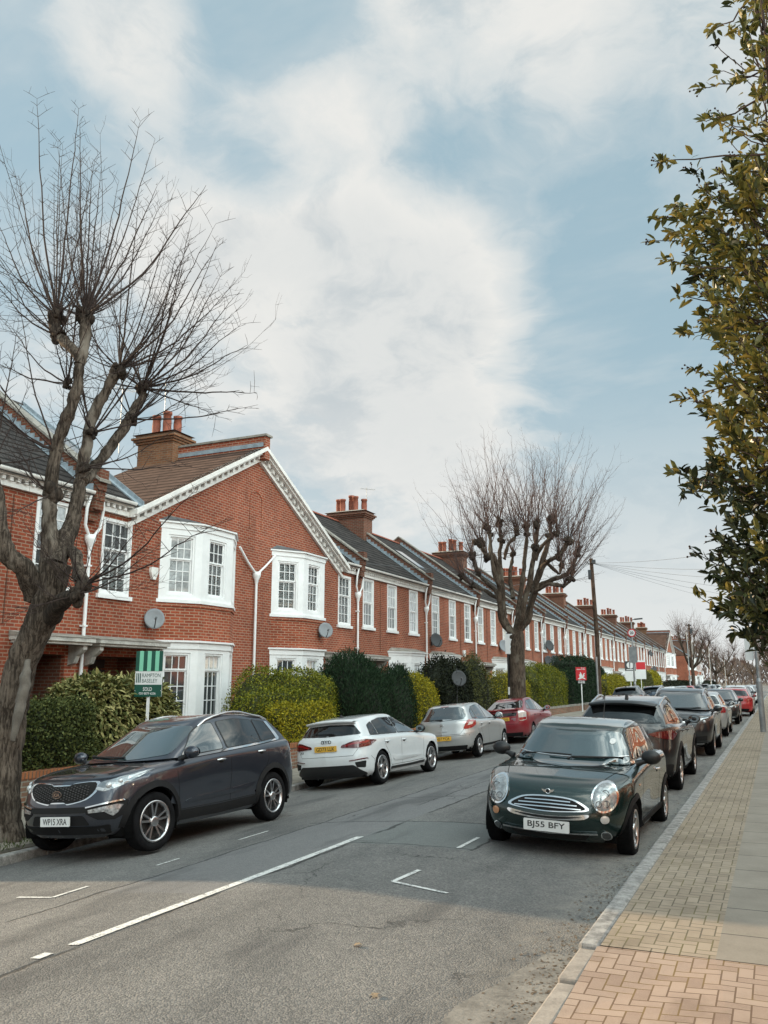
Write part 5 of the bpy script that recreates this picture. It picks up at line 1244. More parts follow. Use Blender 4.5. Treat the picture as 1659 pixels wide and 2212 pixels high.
# ------------------------------------------------ white hatchback, rear three-quarter
def hatch_white():
    s = dict(wb=2.636, hw=0.908, yf=2.19, yr=-2.15, zb=0.25, hood=0.80, cowl=(1.02, 0.985), belt=(0.925, 0.985), tail=0.985, ws=(0.18, 1.355), peak=(-0.42, 1.432), rtop=(-1.83, 1.345), rbase=(-2.02, 1.02), gw=0.60,
             wr=0.335, rim=0.240, ww=0.225, ra=0.372, style=('twist', 5), bF=0.44, bR=0.34, nose=0.13, tin=0.035, pf=0.30, pr=0.14, g0in=0.085, rw0=0.02, rw1=0.11, rwb=0.93, rwt=0.90, rwr=0.05, rcurve=0.8)
    c = base_car('parked_hatchback', 'white hatchback with black rear bumper insert seen from behind on the left kerb', 'car', s, P_WHITE, (-8.42, 17.75, road_z(-8.42, 17.7) + 0.012), -0.02, -0.09)
    r = c.root; screens(c, CARGLASS, True, PRIVACY)
    sidewin(c, [[(0.78, 0.965), (-0.30, 0.985), (-0.27, 1.33), (0.03, 1.315), (0.34, 1.205)], [(-0.36, 0.985), (-1.16, 1.00), (-1.20, 1.275), (-0.9, 1.32), (-0.33, 1.335)], [(-1.21, 1.00), (-1.52, 1.01), (-1.47, 1.19), (-1.245, 1.265)]], [CARGLASS, PRIVACY, PRIVACY])
    for ax in 'rl':
        lines(c, ax, [[(0.92, 0.90), (0.86, 0.72), (0.85, 0.38)], [(-0.33, 0.97), (-0.34, 0.7), (-0.30, 0.35)], [(-1.22, 0.99), (-1.14, 0.75), (-0.94, 0.55), (-0.88, 0.35)], [(0.85, 0.345), (0, 0.335), (-0.88, 0.345)], [(-1.62, 0.30), (-1.68, 0.52), (-1.80, 0.60)]], 0.007)
        mb = MB(); decal_geo(mb, c, ax, smooth_loop([(0.78, 0.45), (0.0, 0.40), (-0.72, 0.43), (-0.80, 0.56), (-0.60, 0.52), (0.0, 0.48)], 3), 0.006, 0.02, 0, 0.05, 0.022); mb.build('door_blade', P_WHITE, r)
        mb = MB(); decal_geo(mb, c, ax, strip([(0.88, 0.29), (0.0, 0.28), (-0.9, 0.29)], 0.05), 0.014, 0.02); mb.build('sill_trim', BLACK, r)
    handles(c, [(-0.20, 0.83), (-1.05, 0.84)], P_WHITE, 0.19)
    mirror_cap(c, 0.82, 0.66, 0.985, BLACK)
    # tail: spoiler, rings, lamps, valance
    mb = MB(); n = 12; vs = []
    for i in range(n + 1):
        x = -0.56 + 1.12 * i / n; p, q = hit(c, 't', x, -1.70); dz = -0.025 * (abs(x) / 0.56) ** 2
        vs += [(x, -1.66, p.z + 0.006), (x, -1.97 + 0.06 * (abs(x) / 0.56) ** 2, 1.335 + dz), (x, -1.955 + 0.06 * (abs(x) / 0.56) ** 2, 1.30 + dz), (x, -1.70, 1.28 + dz)]
    mb.add(vs, [(4 * i + a, 4 * i + a + 1, 4 * i + a + 5, 4 * i + a + 4) for i in range(n) for a in range(3)], 0, True); mb.build('roof_spoiler', [P_WHITE], r)
    for sg in (1, -1):
        q = [(0.335, 0.80), (0.36, 0.845), (0.60, 0.915), (0.82, 0.935), (0.90, 0.90), (0.87, 0.80), (0.70, 0.775), (0.5, 0.79)]
        rq = [(0.52, 0.14 + 0.40), (0.83, 0.575), (0.85, 0.555), (0.52, 0.525)]; vq = [(0.63, 0.50), (0.82, 0.52), (0.80, 0.385), (0.66, 0.40)]
        if sg < 0: q, rq, vq = map(mirx, (q, rq, vq))
        t = decal(c, 'tail_light', 'b', rounded(q, 0.025), REDDK, None, 0.014, 0.03, 0.04)
        mb = MB(); decal_geo(mb, c, 'b', [(sg * x, z) for x, z in ([(0.42, 0.835), (0.62, 0.885), (0.86, 0.905), (0.84, 0.865), (0.6, 0.85), (0.45, 0.815)])], 0.018, 0.01, 0, 0.04); mb.build('light_bar', REDL, t)
        decal(c, 'reflector', 'b', rq, REDDK, None, 0.012, 0.02); decal(c, 'bumper_vent', 'b', rounded(vq, 0.02), MATBLACK, None, 0.008, 0.02)
    decal(c, 'rear_valance', 'b', rounded([(-0.80, 0.28), (-0.60, 0.45), (0.60, 0.45), (0.80, 0.28), (0.72, 0.19), (-0.72, 0.19)], 0.03), BLACK, None, 0.012, 0.03)
    plate(c, 'b', -2.1, 0.79, 'GD73 LLK', PLATEY)
    p, n_ = hit(c, 'b', 0, 0.925); mb = MB()
    for k in range(4): mb.lathe([(0.036, 0), (0.036, 0.010), (0.027, 0.010), (0.027, 0)], (-0.0825 + 0.055 * k, p.y - 0.014, 0.925), 'y', 18)
    mb.build('badge', DKGREY, r)
    p, n_ = hit(c, 'b', -0.60, 0.735); mb = MB(); put_text(mb, 'A3', 0.05, p + Vector((0, -0.012, 0)), (1, 0, 0), (0, 0, 1), 0.001, 0, 0.075, 0.04); mb.build('badge_text', DKGREY, r)
    lines(c, 'b', [[(-0.70, 0.99), (-0.72, 0.80), (-0.60, 0.63), (0.60, 0.63), (0.72, 0.80), (0.70, 0.99)]], 0.007)
    p, n_ = hit(c, 'b', 0.1, 1.07); mb = MB(); mb.tube([p + Vector((0.02, -0.02, 0)), p + Vector((0.0, -0.03, 0.01)), Vector((-0.32, p.y - 0.0, 1.085))], [0.022, 0.016, 0.010], 6); mb.build('wiper', BLACK, r)
    p, n_ = hit(c, 't', 0, -1.3); mb = MB(); mb.prism([(-0.012, -1.42, p.z), (-0.012, -1.24, p.z), (-0.006, -1.40, p.z + 0.065)], (0.024, 0, 0)); mb.build('aerial', BLACK, r)
    return c
def hatch_silver():
    s = dict(wb=2.511, hw=0.868, yf=2.07, yr=-1.92, zb=0.27, hood=0.84, cowl=(1.14, 1.02), belt=(0.95, 1.02), tail=1.0, ws=(0.28, 1.415), peak=(-0.35, 1.488), rtop=(-1.50, 1.425), rbase=(-1.84, 1.03), gw=0.585,
             wr=0.30, rim=0.205, ww=0.20, ra=0.34, style=('turbine', 9), bF=0.48, bR=0.44, nose=0.15, tin=0.03, pf=0.34, pr=0.22, g0in=0.075, rw0=0.01, rw1=0.06, rwb=0.92, rwt=0.94, rwr=0.16)
    c = base_car('parked_hatchback', 'silver hatchback with tall red tail lights parked ahead of the white hatchback', 'car', s, P_SILV, (-8.38, 23.9, road_z(-8.38, 23.9) + 0.012), 0.02, -0.09)
    r = c.root; screens(c, CARGLASS, True, CARGLASS)
    sidewin(c, [[(0.70, 0.975), (-0.28, 1.00), (-0.24, 1.385), (0.08, 1.36), (0.36, 1.24)], [(-0.35, 1.005), (-1.02, 1.02), (-1.06, 1.35), (-0.7, 1.39), (-0.31, 1.39)], [(-1.08, 1.03), (-1.33, 1.06), (-1.28, 1.22), (-1.115, 1.32)]], [CARGLASS] * 3, 0.014)
    for ax in 'rl':
        lines(c, ax, [[(0.86, 0.92), (0.80, 0.7), (0.80, 0.36)], [(-0.31, 0.98), (-0.33, 0.7), (-0.30, 0.34)], [(-1.10, 1.0), (-1.04, 0.75), (-0.88, 0.55), (-0.82, 0.36)]], 0.008)
        mb = MB(); decal_geo(mb, c, ax, strip([(0.82, 0.30), (0.0, 0.29), (-0.84, 0.30)], 0.06), 0.010, 0.02); mb.build('sill_trim', TRIMBLK, r)
    handles(c, [(-0.20, 0.875), (-0.98, 0.885)], P_SILV, 0.17); mirror_cap(c, 0.79, 0.66, 1.02, P_SILV)
    for sg in (1, -1):
        q = smooth_loop([(0.60, 0.79), (0.64, 0.90), (0.70, 1.02), (0.80, 1.08), (0.83, 0.98), (0.83, 0.86), (0.74, 0.79)], 3); w = [(0.69, 0.87), (0.78, 0.89), (0.80, 0.95), (0.73, 0.955)]
        sh = [(0.60, 0.70), (0.84, 0.735), (0.83, 0.69), (0.61, 0.655)]
        if sg < 0: q, w, sh = mirx(q), mirx(w), mirx(sh)
        t = decal(c, 'tail_light', 'b', q, REDL, None, 0.014, 0.03, 0.04); decal(c, 'reversing_lens', 'b', w, CLEARLENS, t, 0.019, 0.02, 0.04); decal(c, 'bumper_step', 'b', rounded(sh, 0.02), P_SILV, None, 0.018, 0.02)
    plate(c, 'b', -1.9, 0.56, 'LN57 YCA', PLATEY)
    p, n_ = hit(c, 'b', 0, 0.90); mb = MB(); mb.lathe([(0.048, 0), (0.048, 0.012), (0.036, 0.012), (0.036, 0.002)], (0, p.y - 0.014, 0.90), 'y', 20); mb.bar((-0.035, p.y - 0.012, 0.885), (0.035, p.y - 0.012, 0.915), 0.012, 0.012); mb.build('badge', CHROME, r)
    decal(c, 'tailgate_handle', 'b', rounded([(-0.15, 0.77), (0.15, 0.77), (0.14, 0.735), (-0.14, 0.735)], 0.012), P_SILV, None, 0.02, 0.02)
    decal(c, 'rear_valance', 'b', rounded([(-0.66, 0.36), (0.66, 0.36), (0.60, 0.24), (-0.60, 0.24)], 0.03), TRIMBLK, None, 0.010, 0.02)
    decal(c, 'brake_light', 'b', [(-0.12, 1.405), (0.12, 1.405), (0.11, 1.385), (-0.11, 1.385)], REDL, None, 0.016, 0.02)
    lines(c, 'b', [[(-0.62, 0.80), (-0.50, 0.655), (0.50, 0.655), (0.62, 0.80)], [(-0.8, 0.62), (0.8, 0.62)]], 0.008)
    p, n_ = hit(c, 'b', 0.0, 1.05); mb = MB(); mb.tube([p + Vector((0.03, -0.02, 0)), Vector((-0.12, p.y - 0.03, 1.062)), Vector((-0.38, p.y, 1.066))], [0.024, 0.016, 0.010], 6); mb.build('wiper', BLACK, r)
    return c
def liftback_red():
    s = dict(wb=2.70, hw=0.862, yf=2.24, yr=-2.20, zb=0.26, hood=0.82, cowl=(1.42, 0.98), belt=(0.95, 1.05), tail=1.03, ws=(0.36, 1.42), peak=(-0.25, 1.49), rtop=(-1.15, 1.41), rbase=(-2.08, 1.10), gw=0.575,
             wr=0.305, rim=0.205, ww=0.19, ra=0.345, style=('single', 7), bF=0.5, bR=0.30, nose=0.2, tin=0.01, pf=0.34, pr=0.12, g0in=0.08, rw0=0.035, rw1=0.04, rwb=0.86, rwt=0.92, rwr=0.06, rcurve=1.0)
    c = base_car('parked_liftback', 'dark red liftback with a split rear window parked beneath the pollarded tree', 'car', s, P_RED, (-8.50, 30.2, road_z(-8.50, 30) + 0.012), 0.02, -0.09)
    r = c.root; screens(c, CARGLASS, True, CARGLASS)
    sidewin(c, [[(0.72, 0.98), (-0.28, 1.02), (-0.24, 1.39), (0.08, 1.365), (0.42, 1.24)], [(-0.35, 1.02), (-1.08, 1.06), (-1.02, 1.34), (-0.6, 1.39), (-0.31, 1.395)], [(-1.14, 1.07), (-1.45, 1.10), (-1.12, 1.30)]], [CARGLASS] * 3, 0.014)
    for ax in 'rl':
        lines(c, ax, [[(0.95, 0.92), (0.88, 0.7), (0.86, 0.36)], [(-0.31, 1.0), (-0.33, 0.7), (-0.30, 0.34)], [(-1.12, 1.03), (-1.10, 0.75), (-0.96, 0.55), (-0.90, 0.36)]], 0.008)
    handles(c, [(-0.20, 0.86), (-1.0, 0.88)], P_RED, 0.17); mirror_cap(c, 0.78, 0.75, 1.02, P_RED)
    decal(c, 'lower_window', 'b', rounded([(-0.52, 0.99), (0.52, 0.99), (0.49, 0.885), (-0.49, 0.885)], 0.03), PRIVACY, None, 0.006, 0.02)
    mb = MB(); mb.prism([(-0.62, -2.06, 1.105), (0.62, -2.06, 1.105), (0.58, -2.24, 1.075), (-0.58, -2.24, 1.075)], (0, 0, 0.035)); mb.build('spoiler', P_RED, r)
    for sg in (1, -1):
        q = [(0.57, 0.72), (0.56, 1.04), (0.72, 1.03), (0.80, 0.98), (0.79, 0.74), (0.70, 0.71)]
        w = [(0.58, 0.73), (0.575, 0.82), (0.79, 0.83), (0.78, 0.75)]
        if sg < 0: q, w = mirx(q), mirx(w)
        t = decal(c, 'tail_light', 'b', rounded(q, 0.02), CLEARLENS, None, 0.014, 0.03, 0.04); decal(c, 'red_lens', 'b', w, REDL, t, 0.019, 0.02, 0.04)
    plate(c, 'b', -2.2, 0.79, 'LB07 VOG', PLATEY)
    p, n_ = hit(c, 'b', 0, 0.895); mb = MB(); mb.lathe([(0.05, 0), (0.05, 0.012), (0.038, 0.012), (0.038, 0.002)], (0, p.y - 0.02, 0.905), 'y', 20); mb.build('badge', CHROME, r)
    mb = MB()
    for (a, b, d) in ((0.40, 0.79, 'HYBRID'), (0.42, 0.745, 'VVT')):
        p, n_ = hit(c, 'b', a, b); put_text(mb, d, 0.04, p + Vector((0, -0.01, 0)), (1, 0, 0), (0, 0, 1), 0.001, 0, 0.16 if len(d) > 4 else 0.09, 0.028)
    mb.build('badge_text', CHROME, r)
    decal(c, 'rear_valance', 'b', rounded([(-0.66, 0.34), (0.66, 0.34), (0.60, 0.22), (-0.60, 0.22)], 0.03), TRIMBLK, None, 0.010, 0.02)
    lines(c, 'b', [[(-0.60, 0.73), (-0.52, 0.62), (0.52, 0.62), (0.60, 0.73)]], 0.008)
    p, n_ = hit(c, 'b', 0.0, 1.17); mb = MB(); mb.tube([p + Vector((0, -0.02, 0.01)), hit(c, 'b', -0.2, 1.24)[0] + Vector((0, -0.03, 0.0)), hit(c, 'b', -0.36, 1.28)[0] + Vector((0, -0.02, 0))], [0.02, 0.014, 0.010], 6); mb.build('wiper', BLACK, r)
    return c
# ------------------------------------------------ green small car facing the camera on the right
def small_green():
    def rows(R_, s): return R_
    s = dict(wb=2.467, hw=0.842, yf=1.93, yr=-1.70, zb=0.24, wz0=-0.005, hood=0.74, cowl=(0.86, 0.95), belt=(0.93, 0.955), tail=0.93, ws=(0.46, 1.325), peak=(-0.10, 1.412), rtop=(-1.36, 1.335), rbase=(-1.56, 0.96), gw=0.585,
             wr=0.295, rim=0.205, ww=0.185, ra=0.335, style=('heavy', 5), bF=0.46, bR=0.40, nose=0.17, tin=0.035, pf=0.22, pr=0.2, g0in=0.085, cladding=0.05, crown=0.022, gf=0.96)
    c = base_car('parked_small_car', 'small dark green car with round headlights and pale roof, nearest by the right kerb', 'car', s, P_GREEN, (-2.365, 11.28, -0.02), PI - 0.015, -0.030)
    r = c.root; c.dz = -0.055; screens(c, CARGLASS_TEAL, True, PRIVACY)
    # pale roof panel laid over the shell
    q = [(-0.515, 0.27), (-0.30, 0.33), (0, 0.35), (0.30, 0.33), (0.515, 0.27), (0.565, 0.0), (0.57, -1.0), (0.50, -1.32), (0, -1.38), (-0.50, -1.32), (-0.56, -1.0), (-0.565, 0.0)]
    decal(c, 'roof_panel', 't', smooth_loop(q, 4), P_ROOFS, None, 0.006, 0.012, 0.06)
    sidewin(c, [[(0.55, 0.985), (-0.62, 0.985), (-0.60, 1.315), (0.20, 1.315), (0.33, 1.27)], [(-0.66, 0.985), (-1.28, 0.99), (-1.18, 1.27), (-0.64, 1.312)]], [CARGLASS, PRIVACY], 0.022)
    for ax in 'rl':
        lines(c, ax, [[(0.72, 0.93), (0.70, 0.6), (0.68, 0.34)], [(-0.60, 0.95), (-0.66, 0.6), (-0.60, 0.34)], [(1.55, 0.88), (1.05, 0.945), (0.80, 0.95)]], 0.009)
        mb = MB(); decal_geo(mb, c, ax, strip([(0.66, 0.95), (0.0, 0.955), (-1.0, 0.955), (-1.5, 0.95)], 0.022), 0.012, 0.01); mb.build('chrome_strip', CHROME, r)
        mb = MB(); decal_geo(mb, c, ax, strip([(0.88, 0.29), (0.0, 0.28), (-0.88, 0.29)], 0.08), 0.012, 0.02); mb.build('sill_trim', TRIMBLK, r)
        decal(c, 'side_indicator', ax, ov(0.90, 1.0, 0.725, 0.755, 12), AMBER, None, 0.008, 0.01, 0.03)
    handles(c, [(-0.42, 0.80)], CHROME, 0.16); mirror_cap(c, 0.79, 0.62, 0.985, BLACK)
    # upright oval headlights in chrome rings
    for sg in (1, -1):
        cx, cz, a, b = sg * 0.588, 0.722, 0.128, 0.150
        h = decal(c, 'headlight', 'f', ov(cx - a, cx + a, cz - b, cz + b, 32), CHROME, None, 0.018, 0.05, 0.04)
        decal(c, 'lens', 'f', ov(cx - a * 0.87, cx + a * 0.87, cz - b * 0.87, cz + b * 0.87, 28), HEADL, h, 0.022, 0.01, 0.035, 0.02)
        mb = MB()
        for (dx, dz, rr) in ((0.02 * sg, 0.045, 0.040), (-0.035, -0.055, 0.036), (0.04, -0.06, 0.034)):
            p, n_ = hit(c, 'f', cx + dx, cz + dz + c.dz); mb.lathe([(rr, 0.0), (rr * 0.9, 0.008), (rr * 0.8, 0.0)], (cx + dx, p.y + 0.046, cz + dz + c.dz), 'y', 16)
        mb.build('lamp_bowl', LAMPDK, h)
        ind = decal(c, 'indicator', 'f', ov(sg * 0.60 - 0.042, sg * 0.60 + 0.042, 0.465, 0.545, 18), AMBER if sg > 0 else CLEARLENS, None, 0.012, 0.02, 0.03, 0.01)
        fg = decal(c, 'fog_light', 'f', ov(sg * 0.60 - 0.052, sg * 0.60 + 0.052, 0.285, 0.385, 20), CHROME, None, 0.012, 0.02, 0.03); decal(c, 'fog_bowl', 'f', ov(sg * 0.60 - 0.040, sg * 0.60 + 0.040, 0.297, 0.373, 20), LAMPDK, fg, 0.018, 0.01, 0.03)
    # grille: rounded trapezium with chrome frame and bars, chrome lip below
    gq = smooth_loop([(-0.445, 0.588), (-0.37, 0.655), (-0.24, 0.698), (0, 0.712), (0.24, 0.698), (0.37, 0.655), (0.445, 0.588), (0.22, 0.560), (0, 0.552), (-0.22, 0.560)], 3)
    cg = Vector((0, 0.622)); g = decal(c, 'grille', 'f', gq, CHROME, None, 0.010, 0.03, 0.05)
    decal(c, 'grille_recess', 'f', [tuple(cg + Vector(((p[0]) * 0.91, (p[1] - 0.622) * 0.84))) for p in gq], MATBLACK, g, 0.015, 0.01, 0.05)
    mb = MB()
    for z, w in ((0.664, 0.25), (0.630, 0.32), (0.596, 0.365)): decal_geo(mb, c, 'f', strip([(-w, z - 0.004), (0, z + 0.002), (w, z - 0.004)], 0.011), 0.024, 0.008, 0, 0.05)
    mb.build('grille_bars', CHROME, g)
    lip = decal(c, 'chrome_bumper_bar', 'f', smooth_loop([(-0.435, 0.548), (-0.40, 0.503), (-0.20, 0.480), (0, 0.475), (0.20, 0.480), (0.40, 0.503), (0.435, 0.548), (0.20, 0.522), (0, 0.517), (-0.20, 0.522)], 4), CHROME, None, 0.020, 0.03, 0.05)
    decal(c, 'bar_slot', 'f', smooth_loop([(-0.38, 0.520), (-0.18, 0.494), (0, 0.489), (0.18, 0.494), (0.38, 0.520), (0.18, 0.512), (0, 0.507), (-0.18, 0.512)], 4), MATBLACK, lip, 0.025, 0.01, 0.05)
    decal(c, 'bumper_seam', 'f', strip([(-0.80, 0.585), (-0.6, 0.572), (-0.45, 0.563)], 0.010), P_GREEN, None, 0.006, 0.01); decal(c, 'bumper_seam', 'f', strip([(0.80, 0.585), (0.6, 0.572), (0.45, 0.563)], 0.010), P_GREEN, None, 0.006, 0.01)
    decal(c, 'lower_intake', 'f', rounded([(-0.44, 0.335), (0.44, 0.335), (0.38, 0.265), (-0.38, 0.265)], 0.03), MATBLACK, None, 0.005, 0.02)
    decal(c, 'chrome_strip', 'f', strip([(-0.52, 0.355), (0, 0.335), (0.52, 0.355)], 0.014), CHROME, None, 0.022, 0.01)
    plate(c, 'f', 1.9, 0.352, 'BJ55 BFY', PLATEW, 0.50, 0.118)
    p, n_ = hit(c, 'f', 0, 0.70); mb = MB(); o = Vector((0, p.y + 0.012, 0.70))
    for sg in (1, -1): mb.prism([o + Vector((sg * a, 0, b)) for a, b in ((0.018, 0.014), (0.072, 0.020), (0.062, 0.004), (0.050, -0.006), (0.022, -0.016))][::sg], (0, 0.008, 0))
    mb.lathe([(0.028, 0), (0.028, 0.014), (0.021, 0.014), (0.021, 0.004)], tuple(o), 'y', 20); b = mb.build('badge', CHROME, r)
    mb = MB(); mb.lathe([(0.0205, 0.006), (0.0005, 0.006)], tuple(o), 'y', 16); mb.bar(o + Vector((-0.016, 0.008, 0)), o + Vector((0.016, 0.008, 0)), 0.010, 0.004); mb.build('badge_field', BLACK, b)
    wipers(c, [[(0.62, 0.962), (0.58, 0.985), (0.20, 1.00), (-0.02, 0.995)], [(0.02, 0.955), (-0.04, 0.98), (-0.40, 0.99), (-0.62, 0.995)]])
    decals(c, 'scuttle_vent', 't', [[(-0.55, 1.03), (-0.12, 1.09), (-0.10, 1.03), (-0.50, 0.97)], [(0.55, 1.03), (0.12, 1.09), (0.10, 1.03), (0.50, 0.97)]], TRIMBLK, None, 0.004, 0.01)
    mb = MB(); mb.tube([hit(c, 'f', x, 0.985 + 0.03 * (x / 0.66) ** 2)[0] + Vector((0, 0.008, 0.004)) for x in np.linspace(-0.66, 0.66, 15)], 0.008, 6); mb.build('chrome_strip', CHROME, r)
    lines(c, 't', [[(-0.50, 1.80), (-0.56, 1.5), (-0.66, 1.1)], [(0.50, 1.80), (0.56, 1.5), (0.66, 1.1)]], 0.007)
    decal(c, 'permit_disc', 'f', ov(-0.50, -0.43, 1.14, 1.205, 14), PLATEW, None, 0.009, 0.004, 0.03)
    p, n_ = hit(c, 't', 0.0, -1.25); mb = MB(); mb.tube([p, p + Vector((0, -0.06, 0.10)), p + Vector((0, -0.20, 0.38))], [0.012, 0.005, 0.003], 6); mb.ball(p, 0.025, 8); mb.build('aerial', BLACK, r)
    return c
def suv_black_rear(name, label, loc, rz, roll, paintm, txt, rails=True, glass=PRIVACY, light=REDL):
    s = dict(wb=2.70, hw=0.92, yf=2.25, yr=-2.25, zb=0.30, hood=0.95, cowl=(1.08, 1.12), belt=(1.05, 1.14), tail=1.12, ws=(0.28, 1.50), peak=(-0.35, 1.605), rtop=(-1.78, 1.53), rbase=(-2.12, 1.16), gw=0.625,
             wr=0.36, rim=0.235, ww=0.235, ra=0.42, style=('double', 5), bF=0.46, bR=0.42, nose=0.13, tin=0.035, pf=0.30, cladding=0.07, g0in=0.075, rw0=0.02, rw1=0.10)
    c = base_car(name, label, 'car', s, paintm, loc, rz, roll); r = c.root; screens(c, CARGLASS, True, glass)
    sidewin(c, [[(0.72, 1.09), (-0.26, 1.13), (-0.22, 1.475), (0.08, 1.45), (0.32, 1.35)], [(-0.33, 1.135), (-1.14, 1.165), (-1.14, 1.455), (-0.7, 1.495), (-0.29, 1.48)], [(-1.20, 1.17), (-1.62, 1.20), (-1.45, 1.39), (-1.19, 1.445)]], [CARGLASS, glass, glass])
    for ax in 'rl':
        lines(c, ax, [[(0.93, 1.02), (0.90, 0.80), (0.88, 0.45)], [(-0.30, 1.10), (-0.31, 0.8), (-0.28, 0.42)], [(-1.20, 1.15), (-1.16, 0.9), (-0.98, 0.62), (-0.92, 0.42)]])
    handles(c, [(-0.12, 0.99), (-1.02, 1.02)], paintm); mirror_cap(c, 0.85, 0.75, 1.12, BLACK)
    if rails: roof_rails(c, 0.15, -1.65, 0.60, CHROME, 0.05)
    mb = MB(); n = 12; vs = []
    for i in range(n + 1):
        x = -0.58 + 1.16 * i / n; p, q = hit(c, 't', x, -1.66); dz = -0.03 * (abs(x) / 0.58) ** 2
        vs += [(x, -1.62, p.z + 0.006), (x, -1.98 + 0.06 * (abs(x) / 0.58) ** 2, 1.51 + dz), (x, -1.96, 1.47 + dz), (x, -1.70, 1.44 + dz)]
    mb.add(vs, [(4 * i + a, 4 * i + a + 1, 4 * i + a + 5, 4 * i + a + 4) for i in range(n) for a in range(3)], 0, True); mb.build('roof_spoiler', paintm, r)
    for sg in (1, -1):
        q = [(0.44, 0.985), (0.60, 1.03), (0.84, 1.06), (0.89, 1.0), (0.84, 0.90), (0.62, 0.93)]
        if sg < 0: q = mirx(q)
        decal(c, 'tail_light', 'b', rounded(q, 0.02), REDDK, None, 0.014, 0.03, 0.05)
    plate(c, 'b', -2.2, 0.86, txt, PLATEY)
    decal(c, 'rear_valance', 'b', rounded([(-0.84, 0.50), (0.84, 0.50), (0.80, 0.26), (-0.80, 0.26)], 0.03), TRIMBLK, None, 0.010, 0.03)
    p, n_ = hit(c, 't', 0, -1.35); mb = MB(); mb.prism([(-0.02, -1.46, p.z - 0.01), (-0.02, -1.22, p.z - 0.01), (-0.006, -1.44, p.z + 0.075)], (0.04, 0, 0)); mb.build('aerial', BLACK, r)
    lines(c, 'b', [[(-0.72, 1.10), (-0.70, 0.74), (0.70, 0.74), (0.72, 1.10)]], 0.009)
    p, n_ = hit(c, 'b', 0.0, 1.19); mb = MB(); mb.tube([p + Vector((0.02, -0.02, 0)), Vector((-0.15, p.y - 0.02, 1.205)), Vector((-0.40, p.y + 0.02, 1.21))], [0.02, 0.014, 0.010], 6); mb.build('wiper', BLACK, r)
    return c
def front_car(name, label, s, paintm, loc, rz, roll, txt, suv=True, star=False):
    """car seen from the front: twin-bar grille, swept lamps"""
    c = base_car(name, label, 'car', s, paintm, loc, rz, roll); r = c.root; screens(c, CARGLASS_TEAL, True, PRIVACY)
    z0 = s['belt'][0] + 0.045; z1 = s['belt'][1] + 0.03; t0, t1 = s['ws'][1] - 0.05, s['peak'][1] - 0.12; cy = s['cowl'][0]; wy = s['ws'][0]
    sidewin(c, [[(cy - 0.28, z0), (-0.26, z0 + 0.04), (-0.22, t1 - 0.01), (wy - 0.14, t0), (wy + 0.12, t0 - 0.13)], [(-0.33, z0 + 0.045), (-1.14, z1), (-1.14, t1 - 0.03), (-0.7, t1), (-0.29, t1 - 0.01)]], [CARGLASS, PRIVACY])
    for ax in 'rl': lines(c, ax, [[(0.93, z0 - 0.06), (0.90, 0.80), (0.88, 0.45)], [(-0.30, z0), (-0.31, 0.8), (-0.28, 0.42)], [(-1.20, z1 - 0.02), (-1.16, 0.9), (-0.98, 0.62), (-0.92, 0.42)]])
    handles(c, [(-0.12, z0 - 0.12), (-1.02, z0 - 0.10)], paintm); mirror_cap(c, s['hw'] - 0.07, cy - 0.36, z0 + 0.01, paintm)
    if suv: roof_rails(c, s['ws'][0] - 0.1, s['rtop'][0] + 0.1, s['gw'] - 0.03, CHROME, 0.05)
    h = s['hood'] - 0.02; w = s['hw']
    g = decal(c, 'grille', 'f', smooth_loop([(-0.36, h - 0.05), (0, h - 0.03), (0.36, h - 0.05), (0.42, h - 0.15), (0.30, h - 0.27), (0, h - 0.285), (-0.30, h - 0.27), (-0.42, h - 0.15)], 3), MATBLACK, None, 0.010, 0.02)
    mb = MB()
    for z in ((h - 0.12), (h - 0.185)): decal_geo(mb, c, 'f', strip([(-0.37, z), (0.37, z)], 0.035), 0.022, 0.01)
    if star:
        p, n_ = hit(c, 'f', 0, h - 0.155); o = Vector((0, p.y + 0.03, h - 0.155)); mb.lathe([(0.085, 0), (0.085, 0.02), (0.072, 0.02), (0.072, 0)], tuple(o), 'y', 24)
        for k in range(3): a = PI / 2 + 2 * PI * k / 3; mb.bar(o + Vector((0, 0.01, 0)), o + Vector((0.078 * math.cos(a), 0.01, 0.078 * math.sin(a))), 0.014, 0.02)
    mb.build('grille_bars', CHROME, g)
    for sg in (1, -1):
        q = [(0.46, h - 0.17), (0.50, h - 0.07), (0.66, h - 0.01), (0.82, h + 0.03), (w - 0.055, h + 0.02), (w - 0.06, h - 0.06), (0.72, h - 0.16)]
        if sg < 0: q = mirx(q)
        l = decal(c, 'headlight', 'f', rounded(q, 0.03), LAMPDK, None, 0.010, 0.02, 0.05)
        mb = MB()
        decal_geo(mb, c, 'f', [(sg * a, b) for a, b in ((0.50, h - 0.085), (0.66, h - 0.03), (0.84, h + 0.015), (0.84, h - 0.005), (0.66, h - 0.055), (0.51, h - 0.105))], 0.015, 0.01, 0, 0.05)
        for x in (0.60, 0.75): p, n_ = hit(c, 'f', sg * x, h - 0.095); mb.ball(p, 0.042, 10)
        mb.build('lamp_reflector', LAMP, l)
        q = [(0.50, 0.48), (0.80, 0.52), (0.80, 0.40), (0.55, 0.38)]; decal(c, 'bumper_vent', 'f', rounded(q if sg > 0 else mirx(q), 0.02), MATBLACK, None, 0.008, 0.02)
    decal(c, 'lower_grille', 'f', rounded([(-0.45, 0.47), (0.45, 0.47), (0.50, 0.36), (-0.50, 0.36)], 0.02), MATBLACK, None, 0.008, 0.02)
    decal(c, 'chrome_strip', 'f', strip([(-0.72, 0.325), (-0.4, 0.30), (0.4, 0.30), (0.72, 0.325)], 0.028), CHROME, None, 0.02, 0.01)
    plate(c, 'f', 2.2, 0.53, txt, PLATEW)
